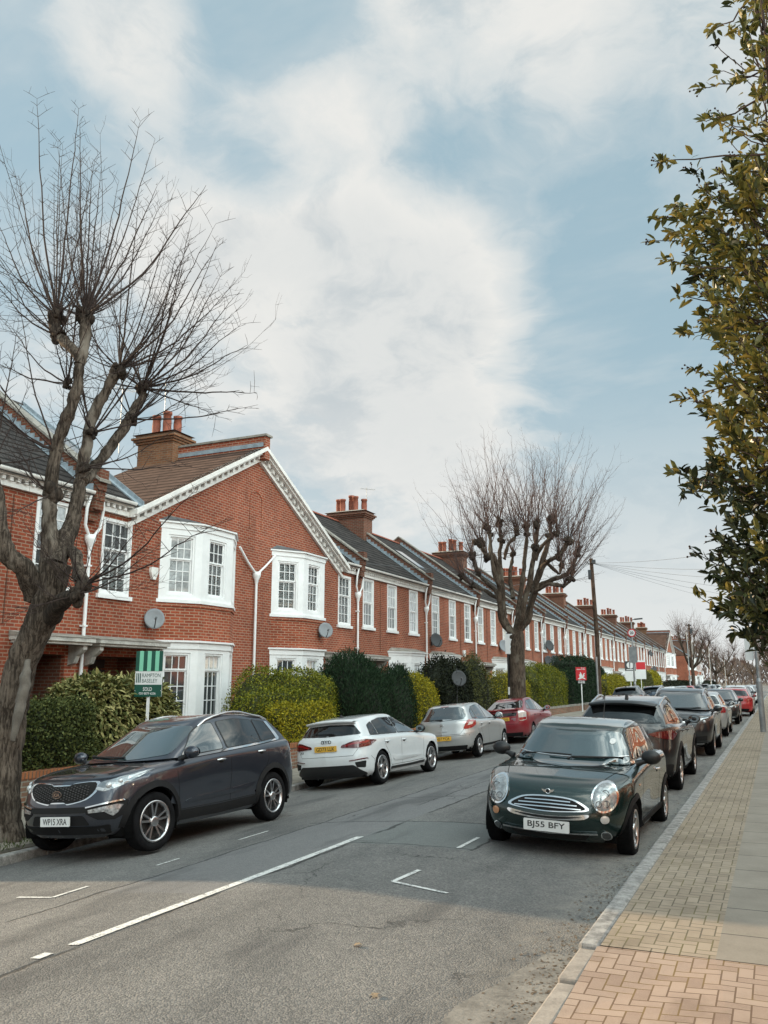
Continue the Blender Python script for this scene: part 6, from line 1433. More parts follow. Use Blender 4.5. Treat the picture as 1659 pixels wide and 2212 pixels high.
    zc = s['cowl'][1]; wipers(c, [[(0.60, zc + 0.02), (0.2, zc + 0.005), (0.0, zc)], [(0.02, zc - 0.005), (-0.35, zc + 0.01), (-0.6, zc + 0.03)]])
    return c
S_SUV = dict(wb=2.80, hw=0.945, yf=2.32, yr=-2.33, zb=0.32, hood=0.97, cowl=(1.10, 1.13), belt=(1.06, 1.14), tail=1.12, ws=(0.30, 1.56), peak=(-0.40, 1.655), rtop=(-1.80, 1.585), rbase=(-2.20, 1.16), gw=0.635, wr=0.365, rim=0.24, ww=0.245, ra=0.42, style=('double', 5), bF=0.42, bR=0.36, nose=0.12, tin=0.03, pf=0.30, g0in=0.075)
S_HATCH = dict(wb=2.60, hw=0.89, yf=2.12, yr=-2.05, zb=0.27, hood=0.86, cowl=(1.06, 1.02), belt=(0.96, 1.03), tail=1.0, ws=(0.24, 1.43), peak=(-0.40, 1.50), rtop=(-1.65, 1.43), rbase=(-1.93, 1.03), gw=0.595, wr=0.315, rim=0.21, ww=0.21, ra=0.355, style=('single', 5), bF=0.44, bR=0.36, nose=0.14, tin=0.03, pf=0.30, g0in=0.08)
def back_hatch(label, paintm, loc, rz, roll, txt, name='parked_hatchback'):
    c = base_car(name, label, 'car', dict(S_HATCH), paintm, loc, rz, roll); r = c.root; screens(c, CARGLASS, True, PRIVACY)
    sidewin(c, [[(0.75, 1.0), (-0.30, 1.02), (-0.27, 1.40), (0.05, 1.385), (0.36, 1.27)], [(-0.36, 1.02), (-1.12, 1.04), (-1.14, 1.36), (-0.8, 1.40), (-0.33, 1.405)]], [CARGLASS, PRIVACY])
    for ax in 'rl': lines(c, ax, [[(0.90, 0.95), (0.86, 0.72), (0.85, 0.38)], [(-0.33, 1.0), (-0.34, 0.7), (-0.30, 0.35)], [(-1.18, 1.02), (-1.12, 0.75), (-0.94, 0.55), (-0.88, 0.35)]])
    handles(c, [(-0.20, 0.87), (-1.02, 0.88)], paintm); mirror_cap(c, 0.80, 0.66, 1.03, paintm)
    for sg in (1, -1):
        q = [(0.60, 0.80), (0.62, 0.98), (0.80, 1.0), (0.84, 0.90), (0.83, 0.80)]; decal(c, 'tail_light', 'b', rounded(q if sg > 0 else mirx(q), 0.03), REDL, None, 0.014, 0.03, 0.05)
    plate(c, 'b', -2.0, 0.80, txt, PLATEY); decal(c, 'rear_valance', 'b', rounded([(-0.70, 0.40), (0.70, 0.40), (0.64, 0.24), (-0.64, 0.24)], 0.03), TRIMBLK, None, 0.010, 0.02)
    lines(c, 'b', [[(-0.64, 0.82), (-0.56, 0.60), (0.56, 0.60), (0.64, 0.82)]], 0.008)
    return c
suv_graphite(); hatch_white(); hatch_silver(); liftback_red(); small_green()
LR = lambda x: road_z(x, 50) + 0.012
suv_black_rear('parked_suv', 'dark SUV with chrome roof rails parked directly behind the small green car', (-2.56, 17.5, -0.01), 0.0, 0.02, P_BLACK, 'LP19 KDX', True)
front_car('parked_suv', 'black SUV with twin chrome grille bars facing the camera, second behind the green car', dict(S_SUV), P_BLACK, (-2.50, 25.1, 0.03), PI, -0.02, 'KR17 VZM', True, True)
sv = back_hatch('silver hatchback seen from behind, tucked beyond the black twin-bar SUV', P_SILV, (-2.52, 33.3, 0.03), 0.0, 0.02, 'LS12 OHV')
fd = front_car('parked_hatchback', 'dark grey hatchback facing the camera beyond the silver car on the right', dict(S_HATCH), P_GREYD, (-2.50, 42.6, 0.03), PI, -0.02, 'EK16 HTN', False)
rd = back_hatch('bright red hatchback seen from behind beside the grey lamp column', P_BRED, (-2.15, 52.5, 0.03), 0.0, 0.02, 'LT64 PFA')
lr = suv_black_rear('parked_suv', 'black SUV with pale roof and yellow plate beyond the wooden telegraph pole', (-7.6, 50.6, LR(-7.6) + 0.02), 0.02, -0.09, P_BLACK, 'HY17 BDZ', False, PRIVACY, REDDK)
es = suv_black_rear('parked_suv', 'dark SUV with roof rails parked ahead of the black pale-roofed SUV', (-7.7, 62.6, LR(-7.7)), 0.02, -0.09, P_BLUE, 'LD15 XRE', True)
# the far line of parked cars: copies with their own paint
def repaint(root, m):
    for o in root.children:
        if o.name.split('.')[0] in ('body', 'roof_spoiler'):
            o.data = o.data.copy(); o.data.materials[0] = m
far = [(sv.root, -7.7, 70.5, 0.03, P_WHITE, 'white hatchback third beyond the telegraph pole in the left row'), (fd.root, -7.7, 78.5, PI, P_SILV, 'silver hatchback facing us in the far left row'),
       (rd.root, -7.7, 87, 0.03, P_BRED, 'red hatchback deep in the far left row'), (sv.root, -7.7, 96, 0.03, P_GREYD, 'grey hatchback deep in the far left row'), (es.root, -7.7, 106, 0.03, P_BLACK, 'black SUV near the end of the far left row'),
       (fd.root, -7.7, 117, PI, P_WHITE, 'white car facing us near the end of the far left row'), (sv.root, -7.7, 130, 0.0, P_SILV, 'silver car last in the far left row'),
       (es.root, -2.5, 63, 0.0, P_WHITE, 'white SUV behind the bright red hatchback'), (fd.root, -2.5, 72, PI, P_BLACK, 'black hatchback facing us far down the right row'), (sv.root, -2.5, 82, 0.0, P_WHITE, 'white hatchback far down the right row'),
       (fd.root, -2.5, 93, PI, P_SILV, 'silver hatchback facing us near the end of the right row'), (sv.root, -2.5, 106, 0.0, P_BLUE, 'blue hatchback near the end of the right row')]
for src, x, y, rz, pm, lab in far:
    d = dup(src, (x, y, LR(x)), rz, lab, 'cars parked far down the street'); d.rotation_euler = (0, (-0.09 if abs(rz) < 1 else 0.09) if x < -5 else 0, rz); repaint(d, pm)
# ------------------------------------------------------------------ trees, hedges, shrubs
def at(u, v, Y):
    """the point at street distance Y seen at (u, v) of a 1659 x 2212 view"""
    q = (u - 829.5) * _r + (1106 - v) * _u + 1800 * _f
    t = Y / q.y; return Vector((q.x * t, Y, q.z * t + CAM_H))
def bark(name, c1, c2, patch=None):
    m, t, b = new_mat(name); setp(b, rough=0.95, spec=0.15)
    co = t.node('ShaderNodeTexCoord').outputs['Object']
    st = t.vm('MULTIPLY', co, (1, 1, 0.16))
    n = t.noise(st, 26, 5, 0.7, 0.6); n2 = t.noise(co, 2.2, 4, 0.6)
    c = t.mix(t.smooth(t.m('ADD', t.m('MULTIPLY', n, 0.65), t.m('MULTIPLY', n2, 0.35)), 0.42, 0.60), c1, c2)
    if patch: c = t.mix(t.m('MULTIPLY', t.smooth(t.noise(t.vm('MULTIPLY', co, (1, 1, 0.45)), 2.6, 3, 0.5), 0.56, 0.64), 0.75), c, patch)
    t.put(b.inputs['Base Color'], c)
    bp = t.node('ShaderNodeBump'); bp.inputs['Strength'].default_value = 0.9; bp.inputs['Distance'].default_value = 0.03
    t.put(bp.inputs['Height'], n); t.l.new(bp.outputs[0], b.inputs['Normal']); return m
BARK = bark('grey_bark', (0.036, 0.028, 0.022), (0.155, 0.125, 0.10), (0.24, 0.21, 0.175)); BARKK = bark('knuckle_bark', (0.030, 0.024, 0.020), (0.085, 0.066, 0.052))
BARK2 = bark('brown_bark', (0.045, 0.034, 0.026), (0.125, 0.095, 0.072), (0.17, 0.145, 0.115))
TWIG = plain('dark_twig', (0.040, 0.026, 0.022), 0.9); TWIGR = plain('red_brown_twig', (0.085, 0.050, 0.042), 0.85, var=0.3, vscale=1.5)
def wob_path(pts, sub=4, w=0.0, r=rnd):
    P = [Vector(p) for p in pts]; out = []
    for i in range(len(P) - 1):
        p0, p1, p2, p3 = P[max(i - 1, 0)], P[i], P[i + 1], P[min(i + 2, len(P) - 1)]
        for k in range(sub):
            t = k / sub; q = 0.5 * ((2 * p1) + (p2 - p0) * t + (2 * p0 - 5 * p1 + 4 * p2 - p3) * t * t + (3 * p1 - p0 - 3 * p2 + p3) * t ** 3)
            out.append(q + Vector((r.uniform(-w, w), r.uniform(-w, w), r.uniform(-w, w))))
    out.append(P[-1]); return out
def limb(mb, pts, rads, w=0.0, n=12, sub=4, mi=0, lump=0.0):
    P = wob_path(pts, sub, w); R_ = []
    for i in range(len(rads) - 1):
        for k in range(sub): R_.append(rads[i] + (rads[i + 1] - rads[i]) * k / sub)
    R_.append(rads[-1]); R_ = [q * (1 + rnd.uniform(-lump, lump)) for q in R_]
    mb.tube(P, R_, n, mi)
def knuckle(mb, p, r, mi=1):
    for k in range(9):
        d = Vector((rnd.gauss(0, 1), rnd.gauss(0, 1), rnd.gauss(0, 1))).normalized() * r * rnd.uniform(0.2, 0.85)
        mb.ball(Vector(p) + d, r * rnd.uniform(0.38, 0.68), 6, (1, 1, 1.1), mi)
def shoot(mb, p, d, L, r0, bend=0.35, side=True, mi=0, n=5, spread=1.0):
    """one year-shoot: leaves the knuckle sideways, curves up, carries short side twigs"""
    d = Vector(d).normalized(); pts = [Vector(p)]; rad = [r0]; k = 9; q = Vector(p); up = Vector((0, 0, 1))
    for i in range(k):
        d = (d + up * bend * 0.16 + Vector((rnd.gauss(0, 0.08), rnd.gauss(0, 0.08), rnd.gauss(0, 0.05)))).normalized()
        q = q + d * L / k; pts.append(q.copy()); rad.append(r0 * (1 - 0.80 * (i + 1) / k))
    mb.tube(pts, rad, n, mi, False)
    if side:
        for i in range(3, k + 1):
            for _ in range(rnd.choice((0, 1, 2)) if i < k else 2):
                dd = (pts[i] - pts[i - 1]).normalized(); s = dd.cross(Vector((rnd.gauss(0, 1), rnd.gauss(0, 1), rnd.gauss(0, 1)))).normalized()
                l = rnd.uniform(0.10, 0.42) * spread; a = pts[i]; b_ = a + (dd * 0.75 + s * 0.8).normalized() * l * 0.6; c_ = b_ + (dd * 0.9 + s * 0.45 + up * 0.3).normalized() * l * 0.5
                mb.tube([a, b_, c_], [rad[i] * 0.55 + 0.0012, rad[i] * 0.42 + 0.001, 0.0014], 3, mi, False)
                if rnd.random() < 0.6: mb.tube([b_, b_ + (dd + s * -0.6).normalized() * l * 0.3], [0.0025, 0.0012], 3, mi, False)
def gnarl(o, strength, size):
    """lumps and swellings on trunk and limbs"""
    m = o.modifiers.new('subsurf', 'SUBSURF'); m.levels = m.render_levels = 1
    for k, (st, sz) in enumerate(((strength, size), (strength * 0.35, size * 0.25))):
        tx = bpy.data.textures.new('gnarl', 'CLOUDS'); tx.noise_scale = sz; tx.noise_depth = 3
        d = o.modifiers.new('displace', 'DISPLACE'); d.texture = tx; d.texture_coords = 'LOCAL'; d.strength = st; d.mid_level = 0.5
    return o
# ---- leaning pollarded tree at the left edge, traced limb by limb
def left_tree():
    Yt = 8.75; root_p = at(8, 1845, Yt)
    t = thing('bare_tree', 'big bare pollarded tree with a leaning grey trunk at the left edge', 'tree', tuple(root_p)); off = root_p
    q = lambda u, v, dy=0.0: at(u, v, Yt + dy) - off
    mb = MB()
    limb(mb, [q(-8, 1860), q(-4, 1800), (q(6, 1650)), q(22, 1540), q(50, 1430), q(88, 1340), q(112, 1270), q(128, 1215)], [0.42, 0.29, 0.245, 0.225, 0.215, 0.205, 0.20, 0.19], 0.010, 22, 5, 0, 0.03)
    for a in range(6):      # root flare
        an = a * PI / 3; mb.tube([q(2, 1790) + Vector((0.1 * math.cos(an), 0.1 * math.sin(an), 0)), q(-6, 1850) + Vector((0.40 * math.cos(an), 0.40 * math.sin(an), -0.05))], [0.2, 0.10], 8, 0)
    # main fork
    limb(mb, [q(112, 1265), q(108, 1180), q(108, 1110), q(108, 1060), q(122, 975), q(134, 930), q(155, 880), q(166, 830), q(170, 777), q(150, 745), q(130, 728)], [0.19, 0.135, 0.10, 0.09, 0.088, 0.088, 0.088, 0.08, 0.075, 0.07, 0.07], 0.012, 14, 4, 0, 0.05)
    limb(mb, [q(130, 728), q(118, 705), q(122, 682)], [0.10, 0.10, 0.09], 0.01, 12, 3, 1, 0.1)
    limb(mb, [q(170, 790), q(182, 745, 0.1), q(185, 690, 0.15)], [0.085, 0.08, 0.085], 0.008, 12, 4, 0, 0.05)
    limb(mb, [q(118, 1225), q(146, 1155, 0.3), q(163, 1105, 0.45), q(171, 1050, 0.5), q(180, 997, 0.55), q(190, 941, 0.6), q(212, 872, 0.7), q(238, 828, 0.8), q(258, 797, 0.85)], [0.18, 0.125, 0.105, 0.095, 0.088, 0.083, 0.08, 0.08, 0.08], 0.012, 14, 4, 0, 0.05)
    limb(mb, [q(176, 1040, 0.5), q(197, 1022, 0.75), q(224, 983, 1.0), q(252, 948, 1.2), q(280, 905, 1.4), q(300, 872, 1.5), q(312, 848, 1.55)], [0.09, 0.085, 0.085, 0.085, 0.08, 0.078, 0.078], 0.012, 14, 4, 0, 0.05)
    limb(mb, [q(80, 1290), q(54, 1228, -0.3), q(20, 1203, -0.5), q(2, 1160, -0.6), q(-8, 1080, -0.7), q(-20, 1000, -0.7)], [0.18, 0.14, 0.12, 0.12, 0.11, 0.10], 0.012, 14, 4, 0, 0.05)
    limb(mb, [q(150, 1190, 0.2), q(165, 1203, 0.1), q(172, 1240, 0.0), q(182, 1262, 0.0)], [0.09, 0.085, 0.085, 0.09], 0.01, 12, 4, 0, 0.06); limb(mb, [q(112, 1330), q(135, 1300, -0.2), q(168, 1285, -0.3)], [0.14, 0.11, 0.10], 0.012, 12, 4, 1, 0.08)
    K = [((122, 682, 0), 0.135), ((185, 682, 0.15), 0.15), ((258, 797, 0.85), 0.14), ((308, 838, 1.55), 0.13), ((182, 1262, 0), 0.12), ((125, 728, 0), 0.11), ((112, 1068, 0.0), 0.14), ((146, 830, 0.0), 0.08), ((200, 935, 0.6), 0.10), ((-20, 1000, -0.7), 0.14), ((286, 905, 1.4), 0.10), ((165, 1285, -0.3), 0.13), ((185, 1010, 0.5), 0.10), ((120, 975, 0), 0.09)]
    for (a, r) in K: knuckle(mb, q(*a), r)
    # old wound and swellings on the trunk
    limb(mb, [q(62, 1425, -0.16), q(56, 1470, -0.185), q(42, 1530, -0.20), q(28, 1600, -0.20)], [0.03, 0.075, 0.085, 0.03], 0.004, 8, 4, 2, 0.1)
    gnarl(mb.build('trunk', [BARK, BARKK, plain('bare_wood', (0.15, 0.135, 0.115), 0.9, var=0.3, vscale=6)], t), 0.075, 0.22)
    # shoots: (knuckle, target px, depth) - long ones first, then many random
    mb = MB()
    def to(k, u, v, dy, r0=0.017, bow=0.22):
        a = q(*K[k][0]); b_ = q(u, v, dy); m1 = a.lerp(b_, 0.35); L = (b_ - a).length; side = Vector((b_.x - a.x, b_.y - a.y, 0)); m1 += side * bow * 0.55 - Vector((0, 0, bow * 0.25 * L * 0.5 if side.length > 0.4 * L else 0))
        m2 = a.lerp(b_, 0.72) + side * bow * 0.3
        P = wob_path([a, m1, m2, b_], 5, 0.010); rad = [max(0.0022, r0 * (1 - 0.88 * i / (len(P) - 1))) for i in range(len(P))]
        mb.tube(P, rad, 6, 0, False)
        for i in range(5, len(P)):
            d = (P[i] - P[i - 1]).normalized()
            for sg in (1, -1):
                if rnd.random() < 0.62:
                    s = (_r * sg + Vector((rnd.gauss(0, .4), rnd.gauss(0, .4), rnd.gauss(0, .3)))).normalized(); l = rnd.uniform(0.08, 0.38)
                    b2 = P[i] + (d * 0.7 + s * 0.75).normalized() * l; mb.tube([P[i], P[i].lerp(b2, 0.5) + d * 0.01, b2], [rad[i] * 0.5 + 0.001, 0.0035, 0.0018], 4, 0, False)
                    if rnd.random() < 0.7: mb.tube([P[i].lerp(b2, 0.6), P[i].lerp(b2, 0.6) + (d - s * 0.3).normalized() * l * 0.45], [0.003, 0.0015], 3, 0, False)
    for a in ((0, 80, 213, 0, .020), (0, 170, 235, .1, .020), (0, 40, 380, -.3, .018), (0, -10, 470, -.3, .018), (0, 205, 345, .3, .017), (1, 303, 262, .4, .021), (1, 340, 400, .6, .019), (1, 350, 440, .8, .017), (1, 200, 350, 0, .017), (1, 445, 400, 1.0, .021), (1, 335, 300, .5, .015),
              (2, 410, 520, 1.2, .019), (2, 470, 530, 1.6, .019), (2, 300, 420, .6, .017), (2, 490, 640, 1.4, .018), (2, 360, 500, 1.2, .016), (3, 508, 640, 2.0, .018), (3, 535, 745, 2.2, .018), (3, 480, 590, 1.8, .017), (3, 520, 700, 1.9, .016), (3, 555, 850, 2.3, .019), (3, 400, 560, 1.5, .016),
              (3, 480, 770, 2.2, .015), (3, 470, 900, 2.4, .014), (10, 545, 880, 2.2, .015), (8, 370, 560, 1.2, .015), (5, -20, 600, -.6, .016), (5, 0, 560, -.5, .016), (7, 20, 700, -.4, .015), (7, -20, 780, -.5, .015), (13, -20, 860, -.6, .014), (13, 40, 640, -.3, .015),
              (9, -10, 640, -.9, .018), (9, 40, 700, -.9, .016), (4, 300, 1140, -.5, .014), (4, 420, 1060, -.8, .016), (4, 470, 1130, -.9, .014), (6, 30, 950, -.5, .013), (6, 20, 1120, -.8, .013), (11, 330, 1190, -.8, .013), (11, 30, 1330, -.9, .012), (12, 380, 930, .9, .013), (12, 420, 1010, .3, .013), (8, 450, 830, 1.6, .014)):
        to(*a)
    for _ in range(46):
        k = rnd.choice((0, 1, 1, 2, 2, 3, 3, 5, 7, 8, 10)); a = K[k][0]; u = a[0] + rnd.uniform(-130, 210) * (0.5 + 0.5 * (k in (2, 3, 8, 10))); v = a[1] - rnd.uniform(60, 430) + abs(u - a[0]) * 0.45; to(k, u, v, a[2] + rnd.uniform(-1.2, 1.2), rnd.uniform(0.011, 0.018))
    for k, (a, r) in enumerate(K):
        p = q(*a); n = int((20, 24, 20, 22, 12, 10, 10, 8, 10, 10, 10, 12, 8, 9)[k] * 0.9)
        for _ in range(n):
            an = rnd.uniform(0, 2 * PI); el = rnd.uniform(-0.35, 1.2); d = Vector((math.cos(an) * math.cos(el), math.sin(an) * math.cos(el), math.sin(el)))
            low = k in (4, 6, 11); shoot(mb, p + d * r * 0.6, d, rnd.uniform(0.5, 1.5) if low else rnd.uniform(0.8, 2.8), rnd.uniform(0.005, 0.011), rnd.uniform(0.2, 0.75))
    mb.build('shoots', TWIG, t)
left_tree()
# ---- pollarded street tree in mid view
def mid_tree():
    Yt = 33.2; base = at(1116, 1560, Yt); base.z = -0.15
    t = thing('pollarded_tree', 'pollarded bare street tree with a fan of thin upright shoots in mid street', 'tree', tuple(base))
    q = lambda x, y, dy=0.0: at(896 + x * 0.28, 929 + y * 0.28, Yt + dy) - base
    mb = MB(); limb(mb, [Vector((0, 0, -0.1)), q(792, 2000), q(790, 1800), q(785, 1640), q(778, 1570)], [0.40, 0.34, 0.315, 0.315, 0.33], 0.012, 16, 4, 0, 0.03)
    H = (778, 1580)
    L = [([(690, 1500, .3), (660, 1350, .5), (610, 1230, .6), (500, 1120, .9), (440, 970, 1.0)], .15), ([(680, 1480, -.2), (655, 1250, -.4), (640, 1050, -.6), (600, 960, -.7), (560, 980, -.8), (500, 860, -.9)], .17), ([(690, 1450, 0), (670, 1150, 0), (655, 950, .2), (665, 850, .3), (650, 710, .3)], .15),
         ([(690, 1000, .1), (720, 890, .2), (790, 800, .2), (785, 765, .2)], .10), ([(800, 1400, .4), (825, 1200, .6), (850, 1000, .8), (865, 800, .9), (860, 740, .9)], .14), ([(830, 1420, -.3), (900, 1100, -.6), (930, 900, -.8), (945, 720, -.9)], .16),
         ([(860, 1450, .5), (940, 1150, .9), (1000, 950, 1.2), (1045, 820, 1.3), (1050, 690, 1.3)], .16), ([(870, 1480, 0), (930, 1230, -.2), (1000, 1040, -.5), (1110, 970, -.8), (1190, 850, -1.0)], .15), ([(900, 1240, .3), (1000, 1180, .3), (1130, 1130, .2), (1210, 1080, .2), (1255, 950, .2)], .14),
         ([(920, 1250, -.6), (1040, 1190, -1.0), (1150, 1200, -1.3), (1200, 1160, -1.4)], .11), ([(640, 1300, .8), (520, 1230, 1.3), (440, 1200, 1.6), (360, 1130, 1.7)], .12), ([(650, 1200, -.8), (600, 1050, -1.2), (580, 800, -1.4), (555, 745, -1.4)], .12), ([(1000, 1000, .2), (1110, 1110, .5), (1130, 1040, .6)], .09), ([(930, 1000, -.8), (1010, 860, -1.1), (1095, 800, -1.2)], .10), ([(760, 1300, 1.0), (735, 1100, 1.5), (760, 950, 1.7)], .12)]
    tips = []
    for pts, r in L:
        P = [q(*H)] + [q(*p) for p in pts] if pts[0][1] > 1380 else [q(*p) for p in pts]
        n = len(P); r *= 0.82; limb(mb, P, [r * (1 - 0.40 * i / (n - 1)) for i in range(n)], 0.03, 9, 4, 0, 0.14); tips.append((P[-1], r * 0.6)); knuckle(mb, P[-1], r * 1.6)
        if n > 3: knuckle(mb, P[-2], r * 1.25); tips.append((P[-2], r * 0.4))
    gnarl(mb.build('trunk', [BARK2, BARKK], t), 0.09, 0.25)
    mb = MB(); c = q(790, 1500)
    for (p, r) in tips:
        for _ in range(14):
            rad = Vector((p.x - c.x, p.y - c.y, 0)) * 0.16; d = Vector((rnd.gauss(0, 0.34), rnd.gauss(0, 0.34), 0.80)) + rad * 0.75
            shoot(mb, p + d.normalized() * r * 0.4, d, rnd.uniform(1.2, 4.1) * (1.0 if d.z > 0.5 else 0.7), rnd.uniform(0.010, 0.017), rnd.uniform(0.15, 0.5), True, 0, 4, 1.2)
        for _ in range(5):
            an = rnd.uniform(0, 2 * PI); shoot(mb, p, (math.cos(an), math.sin(an), rnd.uniform(-0.3, 0.4)), rnd.uniform(0.6, 2.0), 0.010, 0.25, True, 0, 4)
    mb.build('shoots', TWIGR, t)
    return t
MT = mid_tree()
def far_tree(label, loc, h, spread, seed, group='bare trees far down the street'):
    r = random.Random(seed); t = thing('bare_tree', label, 'tree', loc, 0, group); mb = MB(); tw = MB()
    fork = h * 0.30; limb(mb, [(0, 0, -0.1), (0.05, 0, fork * 0.5), (0, 0.05, fork)], [0.28, 0.22, 0.22], 0.02, 8, 3)
    for k in range(9):
        an = 2 * PI * k / 9 + r.uniform(-0.3, 0.3); o = spread * r.uniform(0.35, 0.8); e = Vector((math.cos(an) * o, math.sin(an) * o, h * r.uniform(0.50, 0.72)))
        limb(mb, [(0, 0, fork), e * 0.5 + Vector((0, 0, fork * 0.35)), e], [0.15, 0.11, 0.08], 0.05, 6, 4); knuckle(mb, e, 0.17, 0)
        for _ in range(24):
            d = Vector((r.gauss(0, 0.6), r.gauss(0, 0.6), 0.9)); L = r.uniform(1.0, h * 0.36); p = e; pts = [p]
            for i in range(3): p = p + (d + Vector((r.gauss(0, .12), r.gauss(0, .12), 0.15 * i))).normalized() * L / 3; pts.append(p)
            tw.tube(pts, [0.022, 0.016, 0.011, 0.006], 3, 0, False)
            for _ in range(3):
                i = r.choice((1, 2)); s = Vector((r.gauss(0, 1), r.gauss(0, 1), r.uniform(0, 1))).normalized(); tw.tube([pts[i], pts[i] + s * r.uniform(0.3, 0.9)], [0.010, 0.005], 3, 0, False)
    mb.build('trunk', BARK2, t); tw.build('shoots', TWIGR, t); return t
far_tree('bare pollard beside the far pole, in front of the houses past the side street', (-10.2, 122, -0.2), 12.5, 4.2, 3)
far_tree('smaller bare tree behind the far pole, second down the left kerb', (-10.0, 168, -0.2), 11.5, 5.0, 5)
far_tree('bare tree in the hazy distance on the left kerb, third from the far pole', (-9.8, 205, -0.2), 11, 5.0, 8)
far_tree('bare tree with orange-brown shoots in the distance near the lamp column', (-5.5, 250, -0.2), 13, 6, 11)
far_tree('bare tree at the very end of the street behind the lamp column', (0.5, 300, -0.2), 13, 7, 15)
far_tree('bare street tree on the right pavement behind the lamp column', (0.6, 120, 0.1), 9.5, 4.5, 21)
# ---- leaves
def leaf(mb, p, d, n, L, w, mi=0, fold=0.25):
    """pointed leaf of six faces: base p, direction d, rough normal n"""
    d = d.normalized(); s = d.cross(n)
    if s.length < 1e-4: s = d.orthogonal()
    s.normalize(); n = s.cross(d); f = n * (w * fold)
    v = [p, p + d * L * 0.30 + s * w * 0.46 + f, p + d * L * 0.68 + s * w * 0.40 + f, p + d * L - n * L * 0.06, p + d * L * 0.68 - s * w * 0.40 + f, p + d * L * 0.30 - s * w * 0.46 + f, p + d * L * 0.34, p + d * L * 0.68]
    mb.add(v, [(0, 1, 6), (1, 2, 7, 6), (2, 3, 7), (0, 6, 5), (5, 6, 7, 4), (4, 7, 3)], mi, False)
def tri_leaf(mb, p, d, n, L, w, mi=0):
    d = d.normalized(); s = d.cross(n)
    if s.length < 1e-4: s = d.orthogonal()
    s.normalize(); mb.add([p, p + d * L * 0.5 + s * w / 2, p + d * L, p + d * L * 0.5 - s * w / 2], [(0, 1, 2, 3)], mi, False)
def rvec(r=rnd): return Vector((r.gauss(0, 1), r.gauss(0, 1), r.gauss(0, 1))).normalized()
def hedge(name, label, x0, x1, y0, y1, z0, z1, mat, core, n, L=0.05, w=0.03, rough=0.06, power=5.0, droop=0.0, up=0.3, big=False, cat='hedge', group=None, skew=0.0, lumps=0.07, pts=None):
    """clipped or loose bush: a dark twiggy core with leaves through its outer shell"""
    n = int(n * 1.45); L *= 1.12; w *= 1.25; c = Vector(((x0 + x1) / 2, (y0 + y1) / 2, z0)); a, b, h = (x1 - x0) / 2, (y1 - y0) / 2, (z1 - z0)
    ph = [rnd.uniform(0, 6) for _ in range(6)]
    p_ = power
    def surf(x, y, t, k=1.0):
        """x, y: direction in the plan (-1..1 on its rim), t: height 0..1"""
        m_ = max((abs(x) ** p_ + abs(y) ** p_) ** (1 / p_), 1e-6); x, y = x / m_, y / m_; cz = max(0.0, 1 - t ** p_) ** (1 / p_)
        return top(x * cz, y * cz, t, k)
    def top(x, y, t, k=1.0):
        u = math.atan2(y, x)
        lm = 1 + lumps * (math.sin(3 * u + ph[0] + 4 * t) * 0.5 + math.sin(b * 4 * y + ph[1] + 3 * t) * 0.35 + math.sin(9 * t + ph[2] + 2 * b * y) * 0.4)
        z = t * h * (1 + lumps * 0.6 * math.sin(b * 3 * y + ph[3]) + lumps * 0.4 * math.sin(a * 5 * x + ph[4]) + skew * y)
        return Vector((x * a * lm * k, y * b * lm * k, z * k))
    mb = MB(); nu, nv = 44, 12; vs = []
    rim = []
    for i in range(nu):
        f = i / nu * 4; q = f % 1 * 2 - 1; rim.append(((1, q), (-q, 1), (-1, -q), (q, -1))[int(f)])
    for j in range(nv + 1):
        t = math.sin(j / nv * PI / 2) ** 0.8
        for (x, y) in rim: vs.append(surf(x, y, t, 0.93))
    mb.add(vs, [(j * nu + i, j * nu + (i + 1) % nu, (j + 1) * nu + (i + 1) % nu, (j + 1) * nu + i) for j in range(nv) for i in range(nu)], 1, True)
    area_top = a * b * 4; area_side = 2 * (a + 2 * b) * h; pt = area_top / (area_top + area_side)
    for _ in range(n):
        if rnd.random() < pt:
            x, y = rnd.uniform(-1, 1), rnd.uniform(-1, 1); m_ = (abs(x) ** p_ + abs(y) ** p_) ** (1 / p_)
            if m_ > 0.999: continue
            t = (1 - m_ ** p_) ** (1 / p_); p = top(x, y, t); nr = Vector((x * abs(x) ** (p_ - 2) / a, y * abs(y) ** (p_ - 2) / b, t ** (p_ - 1) / h))
        else:
            per = rnd.uniform(0, 2 * a + 2 * b + 2 * a); t = rnd.random()
            if per < 2 * a: x, y = per / a - 1, 1
            elif per < 4 * a: x, y = (per - 2 * a) / a - 1, -1
            else: x, y = 1, (per - 4 * a) / b - 1
            p = surf(x, y, t); cz = max(0.0, 1 - t ** p_) ** (1 / p_); m_ = (abs(x) ** p_ + abs(y) ** p_) ** (1 / p_); xx, yy = x / m_ * cz, y / m_ * cz
            nr = Vector((math.copysign(abs(xx) ** (p_ - 1), xx) / a, math.copysign(abs(yy) ** (p_ - 1), yy) / b, t ** (p_ - 1) / h))
        if nr.length < 1e-9: nr = Vector((0, 0, 1))
        nr.normalize(); p = p * (1 - rnd.random() ** 2 * 0.06) + nr * rnd.gauss(0.01, rough * 0.5)
        if rnd.random() < 0.05: p += (nr + Vector((0, 0, 0.6))) * rnd.uniform(0.02, 0.11)
        if big:
            d = (nr * 0.9 + Vector((0, 0, -droop)) + rvec() * 0.55).normalized(); leaf(mb, p, d, (nr + Vector((0, 0, 0.9)) + rvec() * 0.4), L * rnd.uniform(0.7, 1.25), w * rnd.uniform(0.8, 1.2), 0, 0.3)
        else:
            d = (nr * 0.5 + Vector((0, 0, up)) + rvec() * 0.8).normalized(); tri_leaf(mb, p, d, nr + rvec() * 0.9, L * rnd.uniform(0.6, 1.3), w * rnd.uniform(0.7, 1.2), 0)
    o = mb.build(name, [mat, core], None, tuple(c)); return tag(o, label, cat, group)
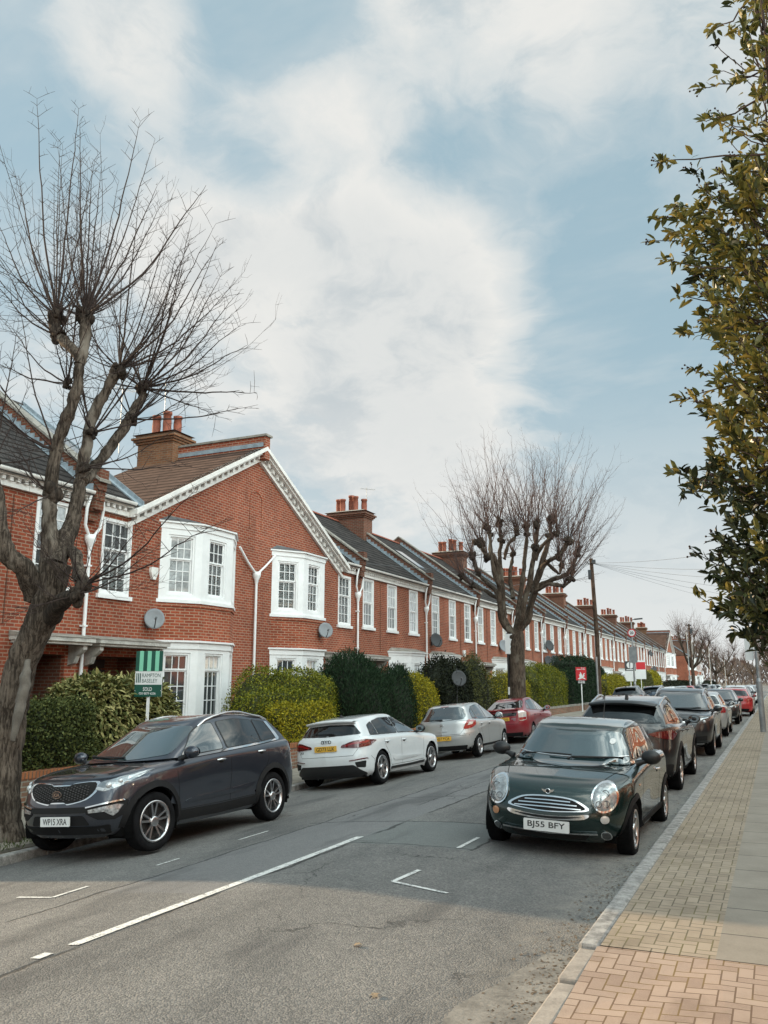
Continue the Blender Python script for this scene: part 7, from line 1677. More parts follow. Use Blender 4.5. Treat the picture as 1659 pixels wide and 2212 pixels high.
DKCORE = plain('hedge_inner_twigs', (0.012, 0.016, 0.008), 1.0, var=0.5, vscale=14)
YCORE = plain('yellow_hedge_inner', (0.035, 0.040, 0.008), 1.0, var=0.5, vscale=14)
L_PRIVET = leafmat('privet_leaf', [(0.020, 0.030, 0.010), (0.055, 0.070, 0.020), (0.13, 0.145, 0.045)], 0.6)
L_LAUREL = leafmat('laurel_leaf', [(0.06, 0.075, 0.025), (0.15, 0.16, 0.055), (0.30, 0.28, 0.11), (0.40, 0.36, 0.16)], 0.4)
L_GOLD = leafmat('golden_privet_leaf', [(0.09, 0.10, 0.010), (0.22, 0.20, 0.014), (0.42, 0.34, 0.022)], 0.5)
L_GOLDG = leafmat('green_gold_leaf', [(0.045, 0.062, 0.010), (0.11, 0.13, 0.014), (0.27, 0.25, 0.020)], 0.5)
L_CONIF = leafmat('conifer_leaf', [(0.007, 0.017, 0.009), (0.015, 0.034, 0.016), (0.03, 0.058, 0.026)], 0.7)
L_DARK = leafmat('dark_shrub_leaf', [(0.006, 0.009, 0.006), (0.013, 0.018, 0.010), (0.028, 0.033, 0.014)], 0.6)
L_OLIVE = leafmat('olive_shrub_leaf', [(0.05, 0.06, 0.018), (0.12, 0.12, 0.04)], 0.5)
GX = -11.25
hedge('hedge', 'dark clipped privet hedge on the low brick wall beside the leaning bare tree', -12.5, -11.30, 8.9, 12.2, 0.40, 1.47, L_PRIVET, DKCORE, 15000, 0.050, 0.030, 0.09, 7)
hedge('shrub', 'big-leaved pale laurel bush behind the green and white sold board', -13.4, -11.55, 12.1, 15.1, 0.2, 1.86, L_LAUREL, DKCORE, 5200, 0.135, 0.052, 0.10, 3.2, 0.55, big=True, cat='shrub', lumps=0.10)
hedge('hedge', 'tallest tier of the stepped yellow-green hedge, nearest the white bay', -13.1, -11.9, 18.2, 22.9, 0.2, 2.10, L_GOLDG, YCORE, 10500, 0.050, 0.030, 0.08, 5.5, group='stepped yellow-green hedge tiers')
hedge('hedge', 'middle tier of the stepped yellow-green hedge', -12.1, -11.45, 17.2, 21.2, 0.2, 1.60, L_GOLDG, YCORE, 6500, 0.050, 0.030, 0.07, 5.5, group='stepped yellow-green hedge tiers')
hedge('hedge', 'lowest and yellowest tier of the stepped hedge, above the white car', -11.62, -11.0, 17.6, 20.9, 0.2, 1.24, L_GOLD, YCORE, 6000, 0.050, 0.030, 0.07, 5.5, group='stepped yellow-green hedge tiers')
hedge('hedge', 'tall dark green conifer hedge between the stepped yellow hedge and the yellow mound', -13.2, -11.2, 22.5, 25.3, 0.0, 2.52, L_CONIF, DKCORE, 13000, 0.10, 0.022, 0.12, 3.6, up=1.1, skew=-0.02, lumps=0.10)
hedge('hedge', 'lower dark conifer at the right end of the tall conifer hedge', -12.7, -11.2, 25.0, 27.3, 0.0, 2.28, L_CONIF, DKCORE, 6000, 0.10, 0.022, 0.12, 2.8, up=1.1, lumps=0.12)
hedge('hedge', 'rounded golden hedge mound right of the dark conifers', -12.3, -11.15, 26.9, 29.4, 0.1, 2.08, L_GOLD, YCORE, 7500, 0.052, 0.032, 0.08, 3.2)
hedge('shrub', 'near-black leafy shrub behind the satellite dish on a pole', -13.2, -11.4, 29.6, 34.6, 0.0, 2.55, L_DARK, DKCORE, 9000, 0.085, 0.045, 0.16, 2.8, cat='shrub', lumps=0.14)
hedge('shrub', 'olive brown topped shrub left of the pollarded trunk', -13.3, -11.6, 34.0, 37.6, 0.0, 2.75, L_OLIVE, DKCORE, 6000, 0.07, 0.04, 0.15, 2.8, cat='shrub', lumps=0.14)
hedge('hedge', 'golden hedge directly behind the pollarded tree trunk', -12.6, -11.3, 37.4, 43.0, 0.1, 2.18, L_GOLD, YCORE, 8500, 0.055, 0.034, 0.08, 4)
hedge('hedge', 'large rounded yellow-green hedge right of the pollarded trunk', -13.2, -11.25, 43.4, 51.6, 0.3, 2.72, L_GOLDG, YCORE, 12000, 0.062, 0.038, 0.10, 3.4)
hedge('shrub', 'blue-green loose shrub beside the red agent board', -12.6, -11.25, 51.4, 54.4, 0.1, 2.55, L_CONIF, DKCORE, 5000, 0.08, 0.04, 0.14, 2.8, cat='shrub')
hedge('hedge', 'tall square dark green hedge behind the red agent board', -13.6, -11.5, 54.0, 62.5, 0.1, 3.42, L_CONIF, DKCORE, 11000, 0.085, 0.045, 0.10, 5)
hedge('hedge', 'dark rounded hedge right of the wooden telegraph pole', -13.8, -12.0, 63.0, 70.0, 0.1, 2.95, L_CONIF, DKCORE, 6500, 0.09, 0.05, 0.10, 3)
hedge('hedge', 'golden hedge below the black and white agent board', -12.5, -11.2, 62.8, 74.0, 0.1, 2.30, L_GOLD, YCORE, 8000, 0.075, 0.05, 0.09, 4)
hedge('hedge', 'green-gold hedge below the speed limit sign', -12.8, -11.2, 76.0, 84.0, 0.1, 2.10, L_GOLDG, YCORE, 5000, 0.09, 0.06, 0.10, 3)
hedge('shrub', 'round clipped grey-green bush beyond the speed limit sign', -13.0, -11.2, 85.0, 91.0, 0.1, 3.05, L_OLIVE, DKCORE, 5000, 0.09, 0.06, 0.10, 2.4, cat='shrub')
hedge('hedge', 'golden bush beyond the round grey-green bush', -13.0, -11.4, 91.5, 100.0, 0.1, 3.0, L_GOLD, YCORE, 4500, 0.11, 0.07, 0.12, 2.6)
hedge('hedge', 'dark low hedge along the far gabled houses', -12.6, -11.4, 102.0, 142.0, 0.1, 1.9, L_DARK, DKCORE, 5500, 0.13, 0.09, 0.12, 5)
hedge('hedge', 'dark low hedge past the side street', -12.0, -11.0, 158.0, 186.0, 0.1, 1.9, L_DARK, DKCORE, 3500, 0.16, 0.11, 0.12, 5)
# far mass of winter trees closing the street
def far_mass():
    m = leafmat('winter_twig_mass', [(0.10, 0.075, 0.065), (0.17, 0.13, 0.115), (0.22, 0.175, 0.15)], 0.9)
    mb = MB()
    for _ in range(5200):
        x = rnd.uniform(-60, 60); y = 330 + rnd.uniform(0, 30); top = 11 + 4 * math.sin(x * 0.16) + 2 * math.sin(x * 0.47 + 1); z = (rnd.random() ** 0.7) * top
        d = Vector((rnd.gauss(0, 0.5), 0, 1)).normalized(); tri_leaf(mb, Vector((x, y, z)), d, Vector((0, -1, 0)) + rvec() * 0.3, rnd.uniform(1.2, 3.0), rnd.uniform(0.25, 0.7))
    return tag(mb.build('distant_trees', m), kind='stuff')
far_mass()
# ---- evergreen overhanging from the right edge, close to the camera
L_BAY = leafmat('evergreen_leaf', [(0.030, 0.040, 0.014), (0.095, 0.108, 0.030), (0.19, 0.175, 0.042), (0.31, 0.24, 0.06)], 0.34, 0.30, 0.45)
L_BAY_SHADED = leafmat('shaded_evergreen_leaf', [(0.010, 0.017, 0.009), (0.026, 0.038, 0.014), (0.055, 0.066, 0.024)], 0.38, 0.08, 0.3)
def right_tree():
    base = Vector((2.05, 5.1, 0.1)); t = thing('evergreen_tree', 'leafy evergreen tree overhanging the right edge close to the camera', 'tree', tuple(base))
    r = random.Random(41)
    edge = [(0, 1555), (60, 1520), (180, 1515), (260, 1520), (330, 1560), (352, 1425), (385, 1470), (440, 1450), (470, 1412), (530, 1412), (580, 1460), (640, 1490), (720, 1485), (800, 1500), (860, 1475), (900, 1500), (960, 1500), (1020, 1452), (1065, 1490), (1100, 1575), (1160, 1545), (1200, 1510), (1250, 1525), (1290, 1510), (1325, 1560), (1370, 1590), (1400, 1650)]
    lim = lambda v: float(np.interp(v, [e[0] for e in edge], [e[1] for e in edge]))
    W_ = MB(); LV = MB(); LD = MB()
    stems = []
    for (v0, v1, u0, u1, dy, rr) in ((1500, -80, 1760, 1665, 0.3, .028), (1500, -60, 1780, 1630, -.3, .026), (1500, 300, 1750, 1700, 0.6, .03), (1500, 100, 1820, 1690, 0.0, .05)):
        pts = [at(u0 + (u1 - u0) * k / 6 + r.uniform(-8, 8), v0 + (v1 - v0) * k / 6, 4.7 + dy + r.uniform(-.08, .08)) - base for k in range(7)]
        pts = [Vector((0, 0, 0))] + pts; W_.tube(wob_path(pts, 3, 0.01, r), list(np.linspace(rr, rr * 0.25, 22)), 7, 0); stems.append(pts)
    tips = []
    for (u, v, dy) in ((1425, 352, 0), (1418, 472, .1), (1410, 520, .2), (1440, 560, 0), (1455, 445, .3), (1520, 190, .2), (1525, 262, 0), (1540, 60, .1), (1470, 640, .1), (1480, 720, 0), (1500, 600, .4), (1478, 862, 0), (1500, 800, .3), (1455, 1020, 0), (1480, 1062, .1), (1500, 1035, .3), (1548, 1160, .1), (1512, 1200, 0), (1512, 1290, .1), (1535, 1245, .4), (1560, 1325, .1), (1595, 1370, 0)):
        tips.append((u, v, dy, 1))
    while len(tips) < 540:
        v = r.uniform(-60, 1390); l = lim(v); u = l + 18 + (1740 - l) * r.random() ** 0.85
        if v < 330 and r.random() < 0.45: continue
        if 318 < v < 345 and u < 1600: continue
        tips.append((u, v, r.uniform(-0.55, 0.8), 0))
    allst = [p for s in stems for p in wob_path(s[1:], 6, 0, r)]
    for (u, v, dy, lead) in tips:
        p = at(u, v, 4.55 + dy) - base
        c = min(allst, key=lambda s: (s - p).length + max(0, (s.z - p.z)) * 1.6 + r.uniform(0, 0.12))
        c = Vector((c.x, c.y, min(c.z, p.z - r.uniform(0.15, 0.5)))) if not lead else c; m_ = c.lerp(p, 0.55) + Vector((0, 0, r.uniform(-0.10, 0.02))); path = wob_path([c, m_, p], 4, 0.008, r)
        if lead or (c - p).length < 0.5: W_.tube(path, list(np.linspace(0.007 if lead else 0.005, 0.002, len(path))), 5, 0, False)
        dirn = (path[-1] - path[-3]).normalized()
        dark = (v > 1000 and r.random() < 0.75) or (dy > 0.35 and r.random() < 0.6)  # lower and deeper sprays take a darker leaf colour standing in for shade
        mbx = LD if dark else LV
        n = r.randint(16, 28) if v > 330 else r.randint(9, 16)
        for k in range(n):       # leaves along the last third and a rosette at the tip
            f = r.random() ** 0.6; q = path[-1].lerp(path[max(0, len(path) - 5)], 1 - f) if k > 5 else path[-1]
            d = (dirn * r.uniform(0.2, 0.9) + rvec(r) * 0.8 + (-_r) * 0.15).normalized(); L = r.uniform(0.036, 0.082)
            leaf(mbx, q + rvec(r) * 0.02, d, Vector((0, 0, 1)) + rvec(r) * 0.7, L, L * r.uniform(0.30, 0.52), 0, r.uniform(0.05, 0.45))
        if r.random() < 0.35:     # flower-bud sprays
            q = path[-1]
            for k in range(5): e = q + (dirn + rvec(r) * 0.7).normalized() * r.uniform(0.03, 0.08); W_.tube([q, e], [0.002, 0.001], 3, 0, False); W_.ball(e, 0.006, 4)
    W_.build('branches', TWIG, t); LV.build('foliage', L_BAY, t); LD.build('shaded_foliage', L_BAY_SHADED, t)
right_tree()
# grass tufts round the left tree foot
mb = MB(); b0 = at(8, 1845, 8.75); G_ = leafmat('grass_blade', [(0.03, 0.05, 0.012), (0.07, 0.09, 0.02)], 0.6)
for _ in range(700):
    an = rnd.uniform(0, 2 * PI); rr = rnd.uniform(0.3, 0.95) ; p = Vector((b0.x + math.cos(an) * rr * 0.7, b0.y + math.sin(an) * rr * 1.2, LP))
    if p.x > lk(p.y) - 0.15: continue
    tri_leaf(mb, p, Vector((rnd.gauss(0, .5), rnd.gauss(0, .5), 1)), rvec(), rnd.uniform(0.05, 0.13), 0.012)
tag(mb.build('grass', G_), kind='stuff')
mb = MB(); mb.box(b0.x - 0.75, -9.12, b0.y - 1.2, b0.y + 1.6, LP - 0.1, LP + 0.006); tag(mb.build('tree_pit_earth', EARTH), kind='structure')
# ------------------------------------------------------------------ garden walls, signs, poles, dishes
def gwall(label, y0, y1, x=GX, h=0.43, z0=-0.12, cope=COPE, m=BRICK_GW):
    t = thing('garden_wall', label, 'wall', (x, (y0 + y1) / 2, z0), 0, 'low brick garden walls'); L = (y1 - y0) / 2
    mb = MB(); mb.box(-0.11, 0.11, -L, L, -0.2, h - 0.0); mb.build('wall', m, t)
    mb = MB(); mb.box(-0.125, 0.125, -L, L, h + 0.001, h + 0.105); mb.build('coping', cope, t)
    return t
gwall('low brick garden wall with orange coping below the privet hedge', 5.0, 12.6)
gwall('low brick garden wall below the stepped yellow hedge', 16.4, 21.2, GX + 0.42, 0.40)
gwall('low brick garden wall below the golden mound', 21.3, 29.5, GX + 0.2, 0.35)
gwall('weathered brick garden wall below the large yellow-green hedge', 38.0, 53.5, GX + 0.1, 0.55, -0.12, STONE)
gwall('garden wall by the wooden telegraph pole', 54.0, 74.0, GX + 0.1, 0.55, -0.12, STONE)
gwall('garden wall far along under the gabled houses', 76.0, 142.0, GX, 0.5)
GREEN_D = plain('dark_green_board', (0.004, 0.075, 0.05), 0.35); GREEN_L = plain('mint_board', (0.22, 0.60, 0.42), 0.4); BOARDW = plain('white_board', (0.74, 0.76, 0.76), 0.4, var=0.05)
REDB = plain('red_board', (0.55, 0.02, 0.03), 0.4); GREYB = plain('charcoal_board', (0.045, 0.05, 0.055), 0.4)
def board(label, top_l, w, h, p, yaw, post=True, postz=0.0, thin=0.02):
    """agent board: an empty at the post foot; local x across, y behind, z up"""
    t = thing('agent_board', label, 'sign', p, yaw); return t
def sold_board():
    t = thing('agent_board', 'green and white striped agent board reading sold, on a white post in the laurel', 'sign', (-11.42, 13.5, -0.1), R(22))
    zb, zt, w = 1.66, 2.56, 0.56
    mb = MB(); mb.box(-0.024, 0.024, -0.0, 0.05, -0.1, zt - 0.2); mb.build('post', WHITE, t)
    mb = MB(); mb.box(-w / 2 + 0.006, w / 2 - 0.006, -0.024, -0.002, zb, zt); b = mb.build('board', BOARDW, t)
    mb = MB(); zs = zb + 0.50; mb.box(-w / 2 + 0.006, w / 2 - 0.006, -0.027, -0.0245, zb, zb + 0.235); mb.build('sold_panel', GREEN_D, b); mb = MB()
    mb.box(-w / 2 + 0.006, w / 2 - 0.006, -0.027, -0.0245, zs, zt); mb.build('green_field', GREEN_D, b)
    mb = MB(); sw = w / 7
    for k in (1, 3, 5): mb.box(-w / 2 + sw * k, -w / 2 + sw * (k + 1), -0.0295, -0.0275, zs, zt)
    mb.build('stripe', GREEN_L, b)
    mb = MB()
    for k in range(3): mb.box(-0.25 + 0.036 * k, -0.23 + 0.036 * k, -0.027, -0.0245, zb + 0.275, zb + 0.46)
    put_text(mb, 'RAMPTON', 0.08, (0.055, -0.027, zb + 0.418), (1, 0, 0), (0, 0, 1), 0, 0, 0.37, 0.075); put_text(mb, 'BASELEY', 0.08, (0.025, -0.027, zb + 0.312), (1, 0, 0), (0, 0, 1), 0, 0, 0.31, 0.075)
    mb.build('board_text', plain('green_ink', (0.02, 0.08, 0.065), 0.5), b)
    mb = MB(); put_text(mb, 'SOLD', 0.1, (-0.01, -0.030, zb + 0.15), (1, 0, 0), (0, 0, 1), 0.001, 0, 0.18, 0.075); put_text(mb, '020 8879 6206', 0.06, (-0.01, -0.030, zb + 0.065), (1, 0, 0), (0, 0, 1), 0.0006, 0, 0.34, 0.046)
    for x in (-0.26, 0.26): mb.lathe([(0.008, -0.030), (0.0005, -0.031)], (x, 0, zb + 0.12), 'y', 8)
    mb.build('sold_text', BOARDW, b)
sold_board()
def red_board():
    t = thing('agent_board', 'red agent board with a white winged beast on a thin white post', 'sign', (-10.6, 51.2, -0.1), R(20))
    zb, zt, w = 2.05, 2.82, 0.62
    mb = MB(); mb.box(-0.03, 0.03, 0, 0.05, -0.1, zt - 0.2); mb.build('post', WHITE, t)
    mb = MB(); mb.box(-w / 2, w / 2, -0.024, -0.002, zb, zt); b = mb.build('board', REDB, t)
    mb = MB(); mb.box(-0.22, 0.22, -0.02, -0.003, zb - 0.20, zb - 0.002); put = mb.build('lower_panel', BLACK, t)
    mb = MB(); z = zb
    P = [(-0.22, 0.05), (-0.12, 0.12), (-0.10, 0.22), (-0.14, 0.30), (-0.07, 0.33), (-0.05, 0.48), (0.0, 0.40), (0.05, 0.30), (0.09, 0.22), (0.12, 0.36), (0.20, 0.40), (0.22, 0.35), (0.15, 0.31), (0.20, 0.24), (0.12, 0.14), (0.22, 0.10), (0.25, 0.03), (0.12, 0.06), (0.05, 0.10), (-0.02, 0.06), (-0.10, 0.03)]
    mb.prism([(x, -0.0245, z + 0.02 + y) for x, y in P], (0, -0.003, 0)); put_text(mb, 'TO LET', 0.1, (0.12, -0.027, zt - 0.055), (1, 0, 0), (0, 0, 1), 0.002, 0, 0.24, 0.06); put_text(mb, '020 8767 4000', 0.08, (0.0, -0.027, zt - 0.135), (1, 0, 0), (0, 0, 1), 0.002, 0, 0.50, 0.055)
    mb.build('board_text', BOARDW, b)
    mb = MB(); put_text(mb, 'STYLES', 0.1, (0, -0.024, zb - 0.06), (1, 0, 0), (0, 0, 1), 0.004, 0, 0.38, 0.07); put_text(mb, 'ADVISORS', 0.1, (0, -0.024, zb - 0.145), (1, 0, 0), (0, 0, 1), 0.004, 0, 0.40, 0.07); mb.build('panel_text', BOARDW, put)
red_board()
def grey_board():
    t = thing('agent_board', 'charcoal and white agent board with a round white emblem over the golden hedge', 'sign', (-11.0, 73.0, 0.0), R(20))
    mb = MB(); mb.box(-0.03, 0.03, 0, 0.05, -0.1, 2.6); mb.build('post', WHITE, t)
    mb = MB(); mb.box(-0.44, 0.44, -0.03, -0.002, 2.75, 3.55); b = mb.build('board', GREYB, t); mb = MB(); mb.box(-0.44, 0.44, -0.03, -0.002, 1.9, 2.748); mb.build('lower_board', BOARDW, t)
    mb = MB()
    mb.prism([(0.26 * math.cos(a) - 0.03, -0.031, 3.22 + 0.26 * math.sin(a)) for a in np.linspace(PI * 0.55, PI * 1.45, 16)], (0, -0.004, 0)); mb.prism([(0.26 * math.cos(a) + 0.02, -0.031, 3.20 + 0.26 * math.sin(a)) for a in np.linspace(-PI * 0.55, PI * 0.5, 16)], (0, -0.004, 0)); mb.box(-0.32, 0.32, -0.034, -0.031, 2.82, 2.88)
    mb.build('emblem', BOARDW, b)
    t = thing('agent_board', 'white agent board with a red upper panel beside the speed limit column', 'sign', (-11.0, 79.0, 0.0), R(20))
    mb = MB(); mb.box(-0.03, 0.03, 0, 0.05, -0.1, 2.9); mb.build('post', WHITE, t); mb = MB(); mb.box(-0.45, 0.45, -0.03, -0.002, 2.1, 3.75); b = mb.build('board', BOARDW, t); mb = MB(); mb.box(-0.40, 0.42, -0.034, -0.031, 2.95, 3.60); mb.build('red_panel', REDB, b)
grey_board()
WOOD = bark('creosoted_pole', (0.045, 0.030, 0.022), (0.11, 0.075, 0.055))
def telegraph():
    t = thing('telegraph_pole', 'brown wooden telegraph pole carrying wires, taller than the houses', 'pole', (-10.15, 54.3, -0.2)); mb = MB(); mb.tube([(0, 0, -0.2), (0.02, 0, 5), (-0.10, 0, 9.9)], [0.155, 0.14, 0.115], 12); mb.build('pole', WOOD, t)
    mb = MB(); mb.box(-0.32, -0.12, -0.12, 0.12, 8.55, 9.15); mb.box(-0.03, 0.17, -0.1, 0.1, 9.55, 9.8)
    for k in range(5): an = k * 1.256; mb.tube([(-0.1, 0, 9.5), (-0.1 + 0.25 * math.cos(an), 0.25 * math.sin(an), 9.55), (-0.1 + 0.25 * math.cos(an), 0.25 * math.sin(an), 9.66)], [0.015, 0.015, 0.03], 6)
    mb.build('pole_head', DKGREY, t)
    mb = MB(); mb.tube([(-0.05, -0.2, 0), (-0.05, -0.2, 3.6)], 0.07, 8); mb.build('cable_guard', STEELG, t)
    mb = MB(); o = Vector((-10.15, 54.3, -0.2))
    for k, e in enumerate(((4.5, 25, 6.3), (4.5, 34, 6.2), (4.5, 42, 6.3), (4.5, 50, 6.2), (4.5, 62, 6.4), (3.0, 78, 7.2), (FX + 0.1, 36.2, 5.9), (FX + 0.1, 28.9, 6.4), (FX + 0.1, 43.2, 5.9))):
        a, b = Vector((-0.1, 0, 9.6)), Vector(e) - o; mb.tube([a.lerp(b, i / 14) - Vector((0, 0, 0.45 * math.sin(PI * i / 14))) for i in range(15)], 0.007 if k < 6 else 0.010, 4, 0, False)
    mb.build('wires', plain('overhead_wire', (0.10, 0.105, 0.11), 0.6), t)
telegraph()
def lampcol(label, loc, h, group='lamp columns along the street'):
    t = thing('lamp_column', label, 'lamp post', loc, 0, group); mb = MB(); mb.tube([(0, 0, -0.1), (0, 0, 1.75)], 0.10, 14); mb.tube([(0, 0, 1.75), (0, 0, 1.87)], [0.10, 0.07], 14); mb.tube([(0, 0, 1.87), (0, 0, h)], [0.07, 0.05], 12); mb.build('column', STEELG, t)
    mb = MB(); mb.tube([(0, 0, h - 0.1), (0, 0, h + 0.12), (0.35 if loc[0] < -4 else -0.35, 0, h + 0.2)], 0.03, 8); mb.obox((0.55 if loc[0] < -4 else -0.55, 0, h + 0.2), (0.3, 0, 0.02), (0, 0.1, 0), (0, 0, 0.05)); mb.build('lantern', DKGREY, t); return t
lc = lampcol('grey lamp column on the right pavement carrying signs, cut by the foliage', (-0.56, 33.2, PAV), 9.0)
mb = MB(); mb.lathe([(0.24, 0), (0.24, 0.55)], (0.36, -0.02, 4.2), 'z', 18); mb.lathe([(0.162, 0.54), (0.13, 0.6), (0.001, 0.6)], (0.36, -0.02, 4.2), 'z', 18); mb.build('litter_bin', plain('teal_bin', (0.25, 0.36, 0.35), 0.5, var=0.2), lc)
mb = MB(); mb.box(-0.38, -0.10, 0.10, 0.115, 2.5, 3.6); mb.build('parking_sign', BOARDW, lc)
mb = MB(); mb.box(-0.38, 0.30, 0.10, 0.115, 5.0, 5.6); mb.build('street_sign', STEELG, lc)
tw = lampcol('grey column with a round twenty speed limit sign on the left pavement', (-9.75, 66.5, -0.02), 6.4)
mb = MB(); c = Vector((0.0, -0.09, 5.55)); mb.lathe([(0.31, 0), (0.31, 0.02)], tuple(c), 'y', 28); mb.add([c + Vector((0.31 * math.cos(a), 0, 0.31 * math.sin(a))) for a in np.linspace(0, 2 * PI, 29)[:-1]], [tuple(range(28))]); sg = mb.build('speed_sign', REDB, tw)
mb = MB(); mb.add([c + Vector((0.235 * math.cos(a), -0.003, 0.235 * math.sin(a))) for a in np.linspace(0, 2 * PI, 29)[:-1]], [tuple(range(28))]); fc = mb.build('sign_face', BOARDW, sg)
mb = MB(); put_text(mb, '20', 0.2, c + Vector((0, -0.006, 0)), (1, 0, 0), (0, 0, 1), 0.006, 0, 0.27, 0.21); mb.build('sign_text', INK, sg)
mb = MB(); mb.box(-0.3, 0.3, -0.09, -0.07, 3.3, 4.5); mb.build('sign_back', STEELG, tw)
lampcol('tall grey lamp column before the far bare pollard', (-9.75, 112, -0.02), 8.0); lampcol('slim lamp column beyond the far bare pollard', (-9.75, 150, -0.02), 8.0); lampcol('faint lamp column deep in the distance', (-9.75, 195, -0.02), 8.0)
def far_pole():
    t = thing('telegraph_pole', 'dark far telegraph pole in front of the far bare pollard', 'pole', (-9.9, 118, -0.2)); mb = MB(); mb.tube([(0, 0, 0), (0, 0, 9.6)], [0.15, 0.12], 10); mb.build('pole', WOOD, t); mb = MB(); mb.box(0.1, 0.35, -0.1, 0.1, 8.3, 9.0); mb.box(-0.25, 0.25, -0.06, 0.06, 9.3, 9.5); mb.build('pole_head', DKGREY, t)
far_pole()
def sign_post():
    t = thing('sign_post', 'dark post with a small white parking plate beside the pollarded trunk', 'sign', (-9.72, 33.0, -0.2)); mb = MB(); mb.tube([(0, 0, -0.1), (0, 0, 4.0)], 0.045, 10); mb.build('post', BLACK, t)
    mb = MB(); mb.box(-0.09, 0.20, -0.06, -0.045, 3.15, 3.95); mb.build('plate', BOARDW, t); mb = MB(); mb.lathe([(0.047, 1.55), (0.047, 1.85)], (0, 0, 0), 'z', 10); mb.build('band', BOARDW, t)
sign_post()
def dish(label, p, r, mat, yaw=0.6, arm=True, pole=0.0, grp='satellite dishes on the terrace fronts'):
    t = thing('satellite_dish', label, 'satellite dish', p, 0, grp); mb = MB(); a = Vector((math.cos(yaw), math.sin(yaw), 0.30)).normalized(); u = a.orthogonal().normalized(); u = Vector((-a.y, a.x, 0)).normalized(); w = a.cross(u)
    c = Vector((0.22, 0, 0)) if not pole else Vector((0.08, 0, pole)); vs = []; n, m_ = 24, 5
    for sd in (0, 0.012):
        for j in range(m_ + 1):
            f = j / m_
            for i in range(n): an = 2 * PI * i / n; vs.append(c + (u * math.cos(an) * r + w * math.sin(an) * r * 1.08) * f + a * (0.10 * r * f * f * 1.6 - sd))
    k = (m_ + 1) * n; fs = []
    for b in (0, k):
        for j in range(m_):
            for i in range(n): q = (b + j * n + i, b + j * n + (i + 1) % n, b + (j + 1) * n + (i + 1) % n, b + (j + 1) * n + i); fs.append(q if b == 0 else q[::-1])
    for i in range(n): fs.append((m_ * n + i, m_ * n + (i + 1) % n, k + m_ * n + (i + 1) % n, k + m_ * n + i))
    mb.add(vs, fs, 0, True); mb.build('dish', mat, t)
    mb = MB(); e = c + a * r * 1.15 - w * r * 0.35
    mb.tube([c - w * r * 0.98, c - w * r * 0.75 + a * r * 0.7, e], 0.014, 6); mb.tube([e - a * 0.04, e + a * 0.05], 0.03, 8)
    if pole: mb.tube([(0, 0, 0), (0, 0, pole + r * 1.3)], 0.022, 8)
    else: mb.tube([(0.0, 0, -0.12), (0.14, 0, -0.12), tuple(c - a * 0.02)], 0.02, 7); mb.box(0.0, 0.03, -0.07, 0.07, -0.22, -0.02)
    mb.build('bracket', DKGREY, t); return t
DISHG = plain('grey_dish', (0.20, 0.215, 0.23), 0.5, var=0.12); DISHD = plain('dark_mesh_dish', (0.035, 0.038, 0.042), 0.6)
dish('grey satellite dish on the brick beside the near two-storey bay', (FX + 0.01, 16.95, 3.42), 0.255, DISHG, -0.75)
dish('grey satellite dish on the brick apron of the shuttered bay', (FX + 0.62, 24.9, 3.55), 0.25, DISHG, -0.75)
dish('black satellite dish above the second flat-fronted house bay', (FX + 0.01, 36.75, 3.75), 0.32, DISHD, -0.6)
dish('black satellite dish on a garden pole before the near-black shrub', (-11.35, 31.4, 0.0), 0.30, DISHD, -0.9, True, 1.98)
dish('pale satellite dish left of the pollarded trunk', (FX + 0.01, 47.6, 3.9), 0.34, DISHG, -0.6)
for y, z, l in ((58.6, 4.35, 'black satellite dish high between windows above the large yellow-green hedge'), (58.2, 3.25, 'lower of two dishes near the square dark hedge'), (60.0, 3.35, 'upper right dish of the pair near the square dark hedge'), (73.5, 3.4, 'black satellite dish just right of the telegraph pole'), (94, 3.6, 'dark dish beside the speed limit sign'), (112, 5.4, 'dark dish on a tall bracket near the last flat houses'), (112.5, 3.2, 'lower left dish of a pair near the far gabled houses'), (115, 3.5, 'lower right dish of a pair near the far gabled houses'), (133, 3.2, 'dark dish on the bay of the far gabled house')):
    dish(l, (FX + 0.02, y, z), 0.36, DISHD, -0.6)
def alarm(label, y, z, m):
    t = MB(); t.prism([(0.0, -0.13, 0.15), (0.0, 0.13, 0.15), (0.0, 0.14, 0.02), (0.0, 0.05, -0.17), (0.0, -0.05, -0.17), (0.0, -0.14, 0.02)], (0.08, 0, 0)); t.box(0.081, 0.095, -0.05, 0.05, -0.06, 0.06); o = t.build('alarm_box', m, None, (FX + 0.002, y, z)); tag(o, label, 'alarm box', 'alarm boxes on house fronts')
alarm('cream alarm box between the sash window and the near bay', 17.05, 4.62, TRIM); alarm('small white alarm box low on a flat-fronted house by the pollarded tree', 41.2, 3.3, WHITE)
# television aerials on the chimneys
def aerial(label, p, h, yaw):
    t = thing('tv_aerial', label, 'aerial', p, yaw, 'rooftop aerials'); mb = MB(); mb.tube([(0, 0, 0), (0, 0, h)], 0.016, 6); mb.build('mast', STEELG, t); mb = MB(); mb.tube([(-0.35, 0, h - 0.08), (0.45, 0, h - 0.08)], 0.010, 5)
    for k in range(9): mb.tube([(-0.3 + 0.09 * k, -0.16, h - 0.08), (-0.3 + 0.09 * k, 0.16, h - 0.08)], 0.005, 4)
    mb.build('aerial_arms', STEELG, t)
aerial('tall aerial mast on the right of the near gabled chimney', (FX + RIDGE_X + 0.1, Y0 + HW + 0.45, 9.9), 2.3, 0.4); aerial('thin aerial on the left of the near gabled chimney', (FX + RIDGE_X - 0.9, Y0 + HW - 0.6, 9.5), 2.4, 1.2); aerial('aerial on the first chimney past the gabled pair', (FX + RIDGE_X + 1.2, Y0 + 3 * HW + 0.3, 9.8), 1.5, 0.8)
